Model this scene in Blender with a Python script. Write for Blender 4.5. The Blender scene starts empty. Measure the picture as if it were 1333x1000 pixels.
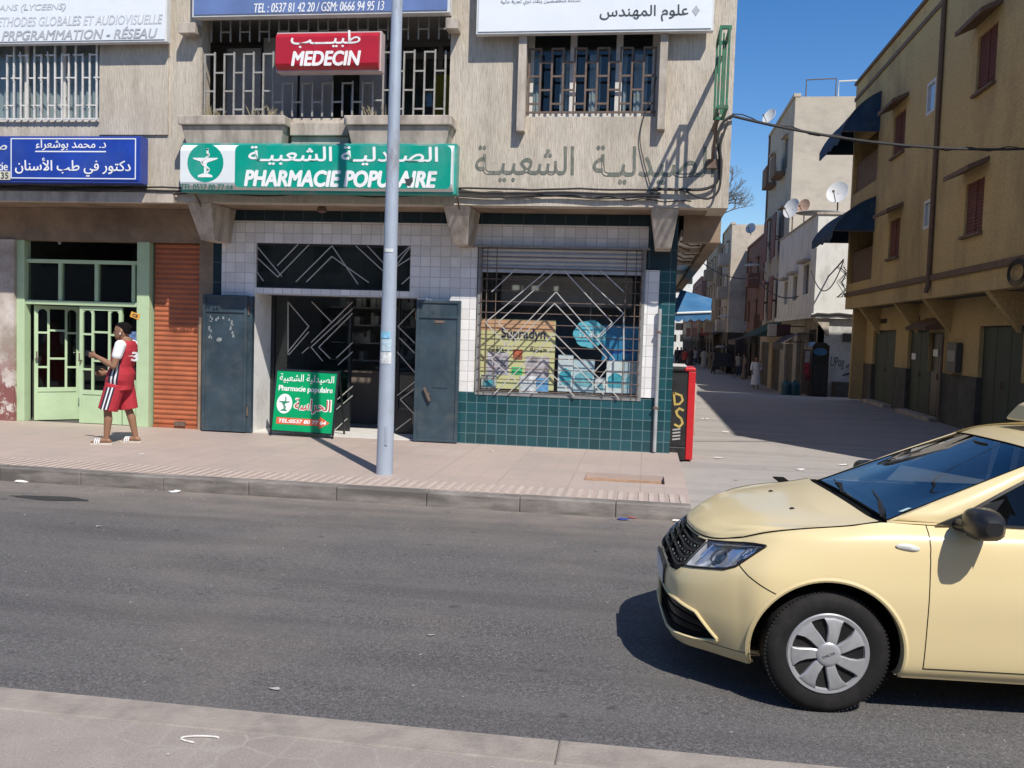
import bpy, bmesh, math, random
import numpy as np
from mathutils import Vector, Matrix
random.seed(7)
S = bpy.context.scene
COL = S.collection
R_ = math.radians

# ------------------------------------------------------------------ camera
CH = 1.86
YAW, PITCH, ROLL, FPX = R_(8.249), R_(3.301), R_(1.808), 1190.0
_f = Vector((-math.sin(YAW)*math.cos(PITCH), math.cos(YAW)*math.cos(PITCH), -math.sin(PITCH)))
_r0 = Vector((math.cos(YAW), math.sin(YAW), 0)); _u0 = _r0.cross(_f)
_r = math.cos(ROLL)*_r0 + math.sin(ROLL)*_u0
_u = -math.sin(ROLL)*_r0 + math.cos(ROLL)*_u0
cam = bpy.data.cameras.new('camera'); co = bpy.data.objects.new('camera', cam); COL.objects.link(co)
cam.sensor_width = 36; cam.lens = FPX/1333*36; cam.clip_start = .05; cam.clip_end = 2000
m = Matrix.Identity(4)
for i, v in enumerate((_r, _u, -_f)):
    m[0][i], m[1][i], m[2][i] = v
m[2][3] = CH
co.matrix_world = m
S.camera = co

# ------------------------------------------------------------------ daylight
SUNV = Vector((.45, -.68, 1.0)).normalized()          # towards the sun
w = bpy.data.worlds.new('World'); S.world = w; w.use_nodes = True
nt = w.node_tree
sky = nt.nodes.new('ShaderNodeTexSky'); sky.sky_type = 'NISHITA'; sky.sun_disc = False
sky.sun_elevation = math.asin(SUNV.z); sky.sun_rotation = math.atan2(SUNV.x, SUNV.y)
sky.air_density = 1.0; sky.dust_density = .25; sky.ozone_density = 2.2
bg = nt.nodes['Background']; bg.inputs[1].default_value = .115
hs = nt.nodes.new('ShaderNodeHueSaturation'); hs.inputs['Saturation'].default_value = 1.36; hs.inputs['Hue'].default_value = .508; hs.inputs['Value'].default_value = 1.06
nt.links.new(sky.outputs[0], hs.inputs['Color']); nt.links.new(hs.outputs[0], bg.inputs[0])
sl = bpy.data.lights.new('sun', 'SUN'); sl.energy = 5.0; sl.angle = R_(.53); sl.color = (1, .945, .86)
so = bpy.data.objects.new('sun', sl); COL.objects.link(so)
so.rotation_euler = (-SUNV).to_track_quat('-Z', 'Y').to_euler(); so.location = (20, -30, 40)
S.view_settings.view_transform = 'Standard'; S.view_settings.look = 'None'
S.view_settings.exposure = .15; S.view_settings.gamma = 1

# ------------------------------------------------------------------ pixel -> real plane
def ray(px, py): return _r*((px-666.5)/FPX) - _u*((py-500)/FPX) + _f
def onY(px, py, Y):
    d = ray(px, py); t = Y/d.y; return Vector((d.x*t, Y, CH+d.z*t))
def onX(px, py, X):
    d = ray(px, py); t = X/d.x; return Vector((X, d.y*t, CH+d.z*t))
def onZ(px, py, z):
    d = ray(px, py); t = (z-CH)/d.z; return Vector((d.x*t, d.y*t, z))

# ------------------------------------------------------------------ mesh helpers
class MB:
    def __init__(s): s.v = []; s.f = []; s.sm = []
    def add(s, vs, fs, smooth=False):
        o = len(s.v); s.v += [tuple(p) for p in vs]
        for f in fs: s.f.append(tuple(i+o for i in f)); s.sm.append(smooth)
        return s
    def box(s, x0, x1, y0, y1, z0, z1):
        if x0 > x1: x0, x1 = x1, x0
        if y0 > y1: y0, y1 = y1, y0
        if z0 > z1: z0, z1 = z1, z0
        return s.add([(x0,y0,z0),(x1,y0,z0),(x1,y1,z0),(x0,y1,z0),(x0,y0,z1),(x1,y0,z1),(x1,y1,z1),(x0,y1,z1)],
              [(0,3,2,1),(4,5,6,7),(0,1,5,4),(1,2,6,5),(2,3,7,6),(3,0,4,7)])
    def hexa(s, c):   # 8 corners: bottom 4 ccw, top 4 ccw
        return s.add(c, [(0,3,2,1),(4,5,6,7),(0,1,5,4),(1,2,6,5),(2,3,7,6),(3,0,4,7)])
    def prism(s, pts, vec):   # planar polygon pts extruded by vec
        n = len(pts); vec = Vector(vec); a = [Vector(p) for p in pts]
        nrm = Vector((0,0,0))
        for i in range(n): nrm += a[i].cross(a[(i+1) % n])
        if nrm.dot(vec) > 0: a.reverse()
        return s.add(a+[p+vec for p in a], [tuple(range(n)), tuple(range(2*n-1, n-1, -1))] +
              [(i, i+n, (i+1) % n+n, (i+1) % n) for i in range(n)])
    def bar(s, p, q, w, d=None, up=None):
        p = Vector(p); q = Vector(q); d = d or w; t = (q-p).normalized()
        up = Vector(up) if up else (Vector((0,0,1)) if abs(t.z) < .9 else Vector((0,1,0)))
        a = t.cross(up).normalized()*(w/2); b = t.cross(a).normalized()*(d/2)
        return s.hexa([p-a-b, p+a-b, p+a+b, p-a+b, q-a-b, q+a-b, q+a+b, q-a+b])
    def tube(s, pts, r, n=8, caps=True):
        pts = [Vector(p) for p in pts]; rs = r if isinstance(r, (list, tuple)) else [r]*len(pts)
        vs = []; fs = []; prev = None
        for i, p in enumerate(pts):
            t = (pts[min(i+1, len(pts)-1)]-pts[max(i-1, 0)]).normalized()
            if prev is None:
                a = t.orthogonal().normalized()
            else:
                a = (prev - t*prev.dot(t)).normalized()
            prev = a; b = t.cross(a)
            for k in range(n):
                an = 2*math.pi*k/n; vs.append(p+(a*math.cos(an)+b*math.sin(an))*rs[i])
        for i in range(len(pts)-1):
            for k in range(n):
                k2 = (k+1) % n; fs.append((i*n+k, i*n+k2, (i+1)*n+k2, (i+1)*n+k))
        if caps: fs.append(tuple(range(n-1, -1, -1))); fs.append(tuple((len(pts)-1)*n+k for k in range(n)))
        return s.add(vs, fs, True)
    def rings(s, rs, cap=True, closed=True, smooth=True):   # list of equal-length rings
        n = len(rs[0]); vs = [p for r in rs for p in r]; fs = []
        for i in range(len(rs)-1):
            for k in range(n if closed else n-1):
                k2 = (k+1) % n; fs.append((i*n+k, i*n+k2, (i+1)*n+k2, (i+1)*n+k))
        if cap: fs.append(tuple(range(n-1, -1, -1))); fs.append(tuple((len(rs)-1)*n+k for k in range(n)))
        return s.add(vs, fs, smooth)
    def loft(s, secs, n=16):   # secs: (centre, rx, ry, [tilt axis vectors a,b])
        rs = []
        for c in secs:
            p = Vector(c[0]); a = Vector(c[3]) if len(c) > 3 else Vector((1,0,0)); b = Vector(c[4]) if len(c) > 4 else Vector((0,1,0))
            rs.append([p+a*(c[1]*math.cos(2*math.pi*k/n))+b*(c[2]*math.sin(2*math.pi*k/n)) for k in range(n)])
        return s.rings(rs)
    def lathe(s, prof, c, axis='Z', n=24):   # prof: (r, h)
        rs = []
        for r, h in prof:
            ring = []
            for k in range(n):
                x, y = r*math.cos(2*math.pi*k/n), r*math.sin(2*math.pi*k/n)
                q = {'Z': (x, y, h), 'Y': (x, h, -y), 'X': (h, x, y)}[axis]
                ring.append(Vector(c)+Vector(q))
            rs.append(ring)
        return s.rings(rs)
    def grid(s, P, smooth=True, flip=False):   # 2-D list of points
        r, c = len(P), len(P[0]); vs = [p for row in P for p in row]
        fs = []
        for i in range(r-1):
            for j in range(c-1):
                q = (i*c+j, i*c+j+1, (i+1)*c+j+1, (i+1)*c+j)
                fs.append(q[::-1] if flip else q)
        return s.add(vs, fs, smooth)
    def xf(s, M, start=0):
        for i in range(start, len(s.v)): s.v[i] = tuple(M @ Vector(s.v[i]))
        return s
    def build(s, name, mat, parent=None, label=None, bevel=0, angle=None):
        me = bpy.data.meshes.new(name)
        a = np.array(s.v); lo = a.min(0); hi = a.max(0)
        org = np.array([(lo[0]+hi[0])/2, (lo[1]+hi[1])/2, lo[2]])
        me.from_pydata((a-org).tolist(), [], s.f); me.validate(); me.update()
        if any(s.sm) and len(me.polygons) == len(s.sm): me.polygons.foreach_set('use_smooth', s.sm)
        if any(s.sm): me.set_sharp_from_angle(angle=R_(angle or 40))
        o = bpy.data.objects.new(name, me); COL.objects.link(o); o.location = org
        if mat: me.materials.append(mat)
        if bevel:
            b = o.modifiers.new('bevel', 'BEVEL'); b.width = bevel; b.segments = 2; b.limit_method = 'ANGLE'; b.angle_limit = R_(35)
        if parent: attach(o, parent)
        if label: o['label'] = label
        return o

def world(o):
    M = Matrix.Translation(o.location) @ o.rotation_euler.to_matrix().to_4x4()
    if o.parent: M = world(o.parent) @ o.matrix_parent_inverse @ M
    return M
def attach(o, parent):
    o.parent = parent; o.matrix_parent_inverse = world(parent).inverted()
def tag(o, label, cat, group=None):
    o['label'] = label; o['category'] = cat
    if group: o['group'] = group
    return o
def thing(name, label, cat, loc, group=None):
    o = bpy.data.objects.new(name, None); COL.objects.link(o); o.location = loc; o.empty_display_size = .2
    return tag(o, label, cat, group)
def structure(o, kind='structure'):
    o['kind'] = kind; return o
def kids(o): return [c for c in bpy.data.objects if c.parent == o]
def copy_tree(o, parent=None):
    c = o.copy(); COL.objects.link(c)
    if parent: c.parent = parent; c.matrix_parent_inverse = o.matrix_parent_inverse.copy()
    for ch in kids(o): copy_tree(ch, c)
    return c
def evaluated(o):   # bake modifiers into a plain mesh
    dg = bpy.context.evaluated_depsgraph_get(); dg.update()
    me = bpy.data.meshes.new_from_object(o.evaluated_get(dg)); return me
def bake(o):
    me = evaluated(o); old = o.data; o.modifiers.clear(); o.data = me
    me.name = o.name
    return o

# ------------------------------------------------------------------ materials
def _mat(name):
    m = bpy.data.materials.new(name); m.use_nodes = True
    n = m.node_tree; return m, n, n.nodes['Principled BSDF']
def lk(n, a, b): n.links.new(a, b)
def c4(c): return (c[0], c[1], c[2], 1)
def coords(n, scale=(1,1,1), world_=True):
    if world_:
        g = n.nodes.new('ShaderNodeNewGeometry'); src = g.outputs['Position']
    else:
        g = n.nodes.new('ShaderNodeTexCoord'); src = g.outputs['Object']
    mp = n.nodes.new('ShaderNodeMapping'); mp.inputs['Scale'].default_value = scale
    lk(n, src, mp.inputs['Vector']); return mp.outputs['Vector']
def noise(n, vec, scale, detail=6, rough=.6):
    t = n.nodes.new('ShaderNodeTexNoise'); t.inputs['Scale'].default_value = scale
    t.inputs['Detail'].default_value = detail; t.inputs['Roughness'].default_value = rough
    lk(n, vec, t.inputs['Vector']); return t.outputs['Fac']
def ramp(n, fac, stops):
    r = n.nodes.new('ShaderNodeValToRGB'); e = r.color_ramp.elements
    while len(e) < len(stops): e.new(.5)
    for el, (p, c) in zip(e, stops):
        el.position = p; el.color = c4(c) if isinstance(c, (tuple, list)) else (c, c, c, 1)
    lk(n, fac, r.inputs['Fac']); return r.outputs['Color']
def mix(n, fac, a, b, mode='MIX'):
    x = n.nodes.new('ShaderNodeMix'); x.data_type = 'RGBA'; x.blend_type = mode
    for sock, val in ((x.inputs[0], fac), (x.inputs[6], a), (x.inputs[7], b)):
        if isinstance(val, bpy.types.NodeSocket): lk(n, val, sock)
        elif isinstance(val, (int, float)): sock.default_value = val if sock == x.inputs[0] else (val, val, val, 1)
        else: sock.default_value = c4(val)
    return x.outputs[2]
def bump(n, b, height, strength=.3, dist=.01):
    x = n.nodes.new('ShaderNodeBump'); x.inputs['Strength'].default_value = strength; x.inputs['Distance'].default_value = dist
    lk(n, height, x.inputs['Height']); lk(n, x.outputs['Normal'], b.inputs['Normal'])
_cache = {}
def pbr(name, col, rough=.7, metal=0, var=.12, scale=6, stretch=(1,1,1), bmp=0, bscale=60, bdist=.004, dirt=None, dscale=1.2, dstretch=(1,1,1), dlo=.5, dhi=.7, damt=.8, coat=0, spec=.5, world_=True):
    if name in _cache: return _cache[name]
    m, n, b = _mat(name)
    v = coords(n, stretch, world_)
    f = noise(n, v, scale)
    lo = tuple(c*(1-var) for c in col); hi = tuple(min(1, c*(1+var)) for c in col)
    c = ramp(n, f, [(.3, lo), (.7, hi)])
    if dirt:
        vd = coords(n, dstretch, world_)
        g = noise(n, vd, dscale, 8, .65)
        k = ramp(n, g, [(dlo, 0.0), (dhi, 1.0)])
        mm = n.nodes.new('ShaderNodeMath'); mm.operation = 'MULTIPLY'; mm.inputs[1].default_value = damt
        lk(n, k, mm.inputs[0]); c = mix(n, mm.outputs[0], c, dirt)
    lk(n, c, b.inputs['Base Color'])
    b.inputs['Roughness'].default_value = rough; b.inputs['Metallic'].default_value = metal
    b.inputs['Specular IOR Level'].default_value = spec
    if coat: b.inputs['Coat Weight'].default_value = coat; b.inputs['Coat Roughness'].default_value = .11
    if bmp: bump(n, b, noise(n, v, bscale, 4), bmp, bdist)
    _cache[name] = m; return m
def tiles(name, col, grout, size, mort=.035, rough=.25, axes='XZ', var=.08, dirt=None, dlo=.55, dhi=.75, off=(0,0), bmp=.4, dscale=1.5, size2=None):
    m, n, b = _mat(name)
    g = n.nodes.new('ShaderNodeNewGeometry'); sp = n.nodes.new('ShaderNodeSeparateXYZ'); lk(n, g.outputs['Position'], sp.inputs[0])
    cb = n.nodes.new('ShaderNodeCombineXYZ')
    for i, a in enumerate(axes):
        ad = n.nodes.new('ShaderNodeMath'); ad.operation = 'ADD'; ad.inputs[1].default_value = off[i]
        lk(n, sp.outputs[a], ad.inputs[0]); lk(n, ad.outputs[0], cb.inputs[i])
    t = n.nodes.new('ShaderNodeTexBrick'); t.offset = 0; t.squash = 1
    t.inputs['Scale'].default_value = 1; t.inputs['Brick Width'].default_value = size; t.inputs['Row Height'].default_value = size2 or size
    t.inputs['Mortar Size'].default_value = mort*size; t.inputs['Mortar Smooth'].default_value = .2; t.inputs['Bias'].default_value = 0
    t.inputs['Color1'].default_value = c4([c*(1-var) for c in col]); t.inputs['Color2'].default_value = c4([min(1, c*(1+var)) for c in col])
    t.inputs['Mortar'].default_value = c4(grout)
    lk(n, cb.outputs[0], t.inputs['Vector'])
    c = t.outputs['Color']
    if dirt:
        k = ramp(n, noise(n, coords(n), dscale, 9, .68), [(dlo, 0.0), (dhi, .75)])
        c = mix(n, k, c, dirt)
    fine = ramp(n, noise(n, coords(n), 45, 3), [(.3, .93), (.7, 1.0)])
    c = mix(n, 1.0, c, fine, 'MULTIPLY')
    lk(n, c, b.inputs['Base Color']); b.inputs['Roughness'].default_value = rough
    inv = n.nodes.new('ShaderNodeMath'); inv.operation = 'SUBTRACT'; inv.inputs[0].default_value = 1; lk(n, t.outputs['Fac'], inv.inputs[1])
    bump(n, b, inv.outputs[0], bmp, .004)
    return m
def glass(name, tint=(.75,.8,.8), rough=0.0, ior=1.5, boost=0.0):
    m, n, b = _mat(name); out = n.nodes['Material Output']
    n.nodes.remove(b)
    tr = n.nodes.new('ShaderNodeBsdfTransparent'); tr.inputs[0].default_value = c4(tint)
    gl = n.nodes.new('ShaderNodeBsdfGlossy'); gl.inputs['Roughness'].default_value = rough
    fr = n.nodes.new('ShaderNodeFresnel'); gm = n.nodes.new('ShaderNodeNewGeometry')      # thin pane: same reflectance from both sides
    mr = n.nodes.new('ShaderNodeMapRange'); mr.inputs[3].default_value = ior; mr.inputs[4].default_value = 1/ior
    lk(n, gm.outputs['Backfacing'], mr.inputs[0]); lk(n, mr.outputs[0], fr.inputs[0])
    ad = n.nodes.new('ShaderNodeMath'); ad.operation = 'ADD'; ad.use_clamp = True; ad.inputs[1].default_value = boost
    lk(n, fr.outputs[0], ad.inputs[0])
    mx = n.nodes.new('ShaderNodeMixShader'); lk(n, ad.outputs[0], mx.inputs[0]); lk(n, tr.outputs[0], mx.inputs[1]); lk(n, gl.outputs[0], mx.inputs[2])
    lk(n, mx.outputs[0], out.inputs[0]); return m

# ------------------------------------------------------------------ lettering
_AR = {}
def _ar():
    L = ['ا:2:FE8D','ب:4:FE8F','ة:2:FE93','ت:4:FE95','ث:4:FE99','ج:4:FE9D','ح:4:FEA1','خ:4:FEA5','د:2:FEA9','ذ:2:FEAB','ر:2:FEAD','ز:2:FEAF','س:4:FEB1','ش:4:FEB5',
         'ص:4:FEB9','ض:4:FEBD','ط:4:FEC1','ظ:4:FEC5','ع:4:FEC9','غ:4:FECD','ف:4:FED1','ق:4:FED5','ك:4:FED9','ل:4:FEDD','م:4:FEE1','ن:4:FEE5','ه:4:FEE9','و:2:FEED','ى:2:FEEF','ي:4:FEF1','أ:2:FE83']
    for e in L:
        ch, k, b = e.split(':'); _AR[ch] = (int(k), int(b, 16))
_ar()
def arabic(s):   # joined letter forms in visual (left to right) order
    out = []
    for i, ch in enumerate(s):
        if ch == '\u0640': out.append(ch); continue
        if ch not in _AR: out.append(ch); continue
        k, b = _AR[ch]
        p = s[i-1] if i else ' '; q = s[i+1] if i+1 < len(s) else ' '
        jp = p == '\u0640' or (p in _AR and _AR[p][0] == 4)
        jn = (q in _AR or q == '\u0640') and k == 4
        if ch == 'ل' and q in 'اأ':
            out.append(chr((0xFEFC if q == 'ا' else 0xFEF8) if jp else (0xFEFB if q == 'ا' else 0xFEF7))); continue
        if ch in 'اأ' and p == 'ل': continue
        form = (3 if jn else 1) if jp else (2 if jn else 0)
        out.append(chr(b+form))
    return ''.join(reversed(out))
def letters(body, box, frame, mat, parent, depth=.004, bold=0.0, shear=0.0, name='lettering', space=1.0, embed=.002, label=None):
    """box = (a0,a1,b0,b1) in the frame (origin, right, up, out); the text is fitted to it"""
    cu = bpy.data.curves.new('t', 'FONT'); cu.body = body; cu.size = 1; cu.shear = shear; cu.extrude = .5; cu.space_character = space; cu.resolution_u = 4
    to = bpy.data.objects.new('t', cu); COL.objects.link(to)
    me = evaluated(to); n = len(me.vertices); a = np.empty(n*3); me.vertices.foreach_get('co', a); a = a.reshape(-1, 3)
    lo = a.min(0); hi = a.max(0); o, r, u, out = [np.array(v, float) for v in frame]
    s = (a-lo)/(hi-lo)
    # every glyph at its own hair-thin depth step, so that joined strokes never share a plane
    par = list(range(n))
    def find(i):
        while par[i] != i: par[i] = par[par[i]]; i = par[i]
        return i
    for e in me.edges:
        p, q = find(e.vertices[0]), find(e.vertices[1])
        if p != q: par[p] = q
    roots = {}; isl = np.array([roots.setdefault(find(i), len(roots)) for i in range(n)])
    A = box[0]+(box[1]-box[0])*s[:, 0]; B = box[2]+(box[3]-box[2])*s[:, 1]; D = -embed+(depth+embed)*s[:, 2]+np.where(s[:, 2] > .5, (isl % 7)*.00017, 0)
    P = o+A[:, None]*r+B[:, None]*u+D[:, None]*out
    ex = bold*(box[1]-box[0])/(hi[0]-lo[0])*.8      # bold: the same glyphs again, shifted a stroke's breadth
    offs = [(0, 0)]+([(ex*math.cos(R_(q)), ex*math.sin(R_(q))) for q in (range(0, 360, 45) if bold > .02 else range(0, 360, 90))] if bold else [])
    fc = [tuple(p.vertices) for p in me.polygons]; V = []; Fc = []
    for k, (da, db) in enumerate(offs):
        V.append(P+da*r+db*u+((s[:, 2] > .5)*k*.00013)[:, None]*out); Fc += [tuple(i+k*n for i in f) for f in fc]
    V = np.vstack(V); org = V.mean(0); bpy.data.objects.remove(to)
    me = bpy.data.meshes.new(name); me.from_pydata((V-org).tolist(), [], Fc); me.update()
    ob = bpy.data.objects.new(name, me); COL.objects.link(ob); ob.location = org
    me.materials.clear(); me.materials.append(mat)
    if np.dot(np.cross(r, u), out) < 0: me.flip_normals()
    attach(ob, parent)
    if label: ob['label'] = label
    return ob
def fpt(frame, a, b, d=0): return Vector(frame[0])+Vector(frame[1])*a+Vector(frame[2])*b+Vector(frame[3])*d
def flat(mb, frame, pts, depth, d0=0.0):   # a flat polygon lying on a frame
    return mb.prism([fpt(frame, a, b, d0) for a, b in pts], Vector(frame[3])*depth)
def disc(a, b, ra, rb, n=28): return [(a+ra*math.cos(2*math.pi*k/n), b+rb*math.sin(2*math.pi*k/n)) for k in range(n)]
def ribbon(mb, frame, pts, wd, depth, d0=0.0):
    pts = [Vector((a, b, 0)) for a, b in pts]
    for i in range(len(pts)-1):
        t = (pts[i+1]-pts[i]).normalized(); nn = Vector((-t.y, t.x, 0)); e = t*wd*.3
        w0 = (wd[i] if isinstance(wd, list) else wd)/2; 
        q = [pts[i]-e-nn*w0, pts[i+1]+e-nn*w0, pts[i+1]+e+nn*w0, pts[i]-e+nn*w0]
        flat(mb, frame, [(p.x, p.y) for p in q], depth+.0003*(i % 2), d0)
    return mb
# ------------------------------------------------------------------ setting
KERB_Y, YU, YG = 9.27, 12.65, 13.5
def ground_z(y):
    t = min(1, max(0, (y-28)/22)); return -.8*t*t*(3-2*t)
def asphalt(name, col, dust, patch):
    m, n, b = _mat(name)
    v = coords(n)
    fine = noise(n, v, 75, 4, .8)
    c = ramp(n, fine, [(.30, [x*.45 for x in col]), (.5, col), (.70, [x*1.75 for x in col])])
    c = mix(n, 1.0, c, ramp(n, noise(n, v, 32, 3, .6), [(.33, .72), (.55, 1.0), (.72, 1.25)]), 'MULTIPLY')
    vs = n.nodes.new('ShaderNodeTexVoronoi'); vs.inputs['Scale'].default_value = 120; lk(n, v, vs.inputs['Vector'])
    vb = n.nodes.new('ShaderNodeRGBToBW'); lk(n, vs.outputs['Color'], vb.inputs[0])
    c = mix(n, 1.0, c, ramp(n, vb.outputs[0], [(.2, .74), (.5, 1.15), (.8, 1.75)]), 'MULTIPLY')
    streak = noise(n, coords(n, (.35, 2.2, 1)), 1.6, 6, .6)
    c = mix(n, ramp(n, streak, [(.35, 0.0), (.7, .55)]), c, patch)
    big = noise(n, v, .5, 7, .6)
    c = mix(n, ramp(n, big, [(.5, 0.0), (.75, .5)]), c, dust)
    sp = n.nodes.new('ShaderNodeSeparateXYZ'); g = n.nodes.new('ShaderNodeNewGeometry'); lk(n, g.outputs['Position'], sp.inputs[0])
    mr = n.nodes.new('ShaderNodeMapRange'); mr.inputs[1].default_value = 7.6; mr.inputs[2].default_value = 9.3
    lk(n, sp.outputs['Y'], mr.inputs[0])
    mul = n.nodes.new('ShaderNodeMath'); mul.operation = 'MULTIPLY'; lk(n, mr.outputs[0], mul.inputs[0]); lk(n, ramp(n, noise(n, v, 2.2, 7, .7), [(.3, .25), (.62, 1.0)]), mul.inputs[1])
    c = mix(n, mul.outputs[0], c, dust)
    tyr = noise(n, coords(n, (.12, 1.1, 1)), 2.3, 5, .55)
    c = mix(n, ramp(n, tyr, [(.46, 0.0), (.68, .38)]), c, [x*.6 for x in col])
    spot = noise(n, v, 7, 2, .4)
    c = mix(n, ramp(n, spot, [(.70, 0.0), (.76, .55)]), c, [x*.35 for x in col])
    vo = n.nodes.new('ShaderNodeTexVoronoi'); vo.inputs['Scale'].default_value = 4.5; lk(n, v, vo.inputs['Vector'])
    c = mix(n, ramp(n, vo.outputs['Distance'], [(.03, .7), (.05, 0.0)]), c, (.42, .40, .37))
    lk(n, c, b.inputs['Base Color']); b.inputs['Roughness'].default_value = .88
    bump(n, b, fine, .8, .008)
    return m
M_road = asphalt('asphalt', (.088, .083, .081), (.225, .19, .160), (.135, .128, .123))
M_street = asphalt('street_paving', (.255, .24, .225), (.36, .33, .30), (.31, .29, .27))
M_ground = pbr('ground_dust', (.22, .20, .17), .95, var=.2, scale=1.5)

def sheet(name, pts, mat, nx=1):
    return structure(MB().add(pts, [tuple(range(len(pts)))]).build(name, mat))
# terrain: one sheet to the horizon, following the dip of the side street
g = MB(); ys = [-60, 0, 28]+[28+2*i for i in range(1, 12)]+[60, 90, 150, 400, 1500]
g.grid([[(x, y, ground_z(y)-.03) for x in (-900, -30, 0, 8, 30, 900)] for y in ys], True)
structure(g.build('ground', M_ground))
sheet('road', [(-40, 3.5, 0), (40, 3.5, 0), (40, 9.6, 0), (-40, 9.6, 0)], M_road)
g = MB(); ys = [9.6, 14, 20, 28]+[28+2*i for i in range(1, 12)]+[60, 90, 140]
g.grid([[(x, y, ground_z(y)) for x in (.55, 3, 6, 16)] for y in ys], True)
structure(g.build('side_street', M_street))
g = MB(); g.grid([[(x, y, 0) for x in (-40, .55)] for y in (9.6, 60)], True)

# pavement in front of the shops, with kerb and a ribbed band
def paving():
    m, n, b = _mat('pavement_tiles')
    g = n.nodes.new('ShaderNodeNewGeometry'); sp = n.nodes.new('ShaderNodeSeparateXYZ'); lk(n, g.outputs['Position'], sp.inputs[0])
    t = n.nodes.new('ShaderNodeTexBrick'); t.offset = 0; lk(n, g.outputs['Position'], t.inputs['Vector'])
    t.inputs['Scale'].default_value = 1; t.inputs['Brick Width'].default_value = .8; t.inputs['Row Height'].default_value = .8
    t.inputs['Mortar Size'].default_value = .008; t.inputs['Bias'].default_value = 0
    t.inputs['Color1'].default_value = (.445, .355, .305, 1); t.inputs['Color2'].default_value = (.475, .38, .325, 1); t.inputs['Mortar'].default_value = (.37, .30, .255, 1)
    t2 = n.nodes.new('ShaderNodeTexBrick'); t2.offset = 0; lk(n, g.outputs['Position'], t2.inputs['Vector'])
    t2.inputs['Scale'].default_value = 1; t2.inputs['Brick Width'].default_value = .2667; t2.inputs['Row Height'].default_value = .4; t2.inputs['Mortar Size'].default_value = .006
    t2.inputs['Color1'].default_value = t2.inputs['Color2'].default_value = (1, 1, 1, 1); t2.inputs['Mortar'].default_value = (.87, .86, .85, 1)
    c = mix(n, 1.0, t.outputs['Color'], t2.outputs['Color'], 'MULTIPLY')
    v = coords(n)
    c = mix(n, ramp(n, noise(n, v, 1.1, 8, .65), [(.40, 0.0), (.68, .85)]), c, (.375, .315, .28))
    c = mix(n, ramp(n, noise(n, v, .45, 6, .6), [(.55, 0.0), (.75, .5)]), c, (.54, .47, .43))
    c = mix(n, ramp(n, noise(n, v, 5, 7, .7), [(.62, 0.0), (.8, .6)]), c, (.34, .28, .24))
    c = mix(n, 1.0, c, ramp(n, noise(n, v, 70, 3), [(.3, .88), (.7, 1.0)]), 'MULTIPLY')
    lk(n, c, b.inputs['Base Color']); b.inputs['Roughness'].default_value = .6
    bump(n, b, t2.outputs['Fac'], -.4, .003)
    return m
M_pave = paving()
M_kerb = pbr('kerb_stone', (.27, .24, .215), .85, var=.2, scale=4, bmp=.4, bscale=50, dirt=(.10, .09, .08), dscale=1.6, dstretch=(.6, 1, 3), dlo=.36, dhi=.58, damt=.92)
M_ribs = pbr('ribbed_tiles', (.455, .38, .33), .7, var=.10, scale=5, dirt=(.42, .36, .30), dscale=2)
XE = .52           # street end of the pavement
pit = (onZ(783, 609, .15), onZ(876, 629, .15))
px0, px1, py0, py1 = -.66, .28, 10.62, 11.25
g = MB()
g.box(-40, px0, 9.96, 13.62, -.05, .15); g.box(px0, px1, py1, 13.62, -.05, .15); g.box(px0, px1, 9.96, py0, -.05, .15); g.box(px1, XE, 9.96, 13.62, -.05, .15)
structure(g.build('pavement', M_pave))
g = MB(); g.box(px0, px1, py0, py1, -.04, .085)
structure(g.build('bare_earth', pbr('earth', (.34, .21, .13), .95, var=.25, scale=9, bmp=.8, bscale=30, bdist=.02)))
g = MB(); x = -16.0
while x < XE-.03:
    g.box(x, x+.052, 9.47, 9.955, .146, .157); x += .108
structure(g.build('tactile_paving', M_ribs, bevel=.003))
g = MB(); g.box(-40, XE, 9.465, 9.958, -.05, .146)
structure(g.build('paving_bed', M_pave))
g = MB(); x = -16.0
for k in range(17):
    x1 = min(x+.985, XE); g.box(x, x1-.003, KERB_Y+.004*math.sin(k*2.1), 9.462, -.05, .152+.004*math.sin(k*1.7)); x += .985
    if x > XE: break
structure(g.build('kerb', M_kerb, bevel=.014))
# near pavement under the photographer
def pavers():
    m, n, b = _mat('concrete_pavers'); v = coords(n, (1, 1, 1))
    vo = n.nodes.new('ShaderNodeTexVoronoi'); vo.feature = 'DISTANCE_TO_EDGE'; vo.inputs['Scale'].default_value = 5.2; vo.inputs['Randomness'].default_value = .55; lk(n, v, vo.inputs['Vector'])
    joint = ramp(n, vo.outputs['Distance'], [(.0, 1.0), (.06, 0.0)])
    c = ramp(n, noise(n, v, 3, 8, .65), [(.3, (.29, .25, .22)), (.7, (.36, .315, .275))])
    k = mix(n, ramp(n, noise(n, v, .9, 4), [(.42, 0.0), (.62, 1.0)]), 0.0, joint)
    c = mix(n, k, c, (.37, .33, .29))
    c = mix(n, 1.0, c, ramp(n, noise(n, v, 120, 3), [(.3, .7), (.7, 1.0)]), 'MULTIPLY')
    lk(n, c, b.inputs['Base Color']); b.inputs['Roughness'].default_value = .9
    bump(n, b, vo.outputs['Distance'], .25, .01)
    return m
g = MB(); g.box(-40, 40, -8, 3.60, -.05, .115); structure(g.build('near_pavement', pavers()))
g = MB(); x = -9.3
M_nk = pbr('near_kerb_stone', (.255, .222, .192), .92, var=.25, scale=7, bmp=.7, bscale=60, bdist=.008, dirt=(.33, .285, .245), dscale=3, dlo=.42, dhi=.66)
for k in range(7):
    g.box(x, x+2.9996, 3.60, 3.825+.002*math.sin(k*3), -.05, .119+.001*(k % 2)); x += 3.0
structure(g.build('near_kerb', M_nk, bevel=.012))

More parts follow.
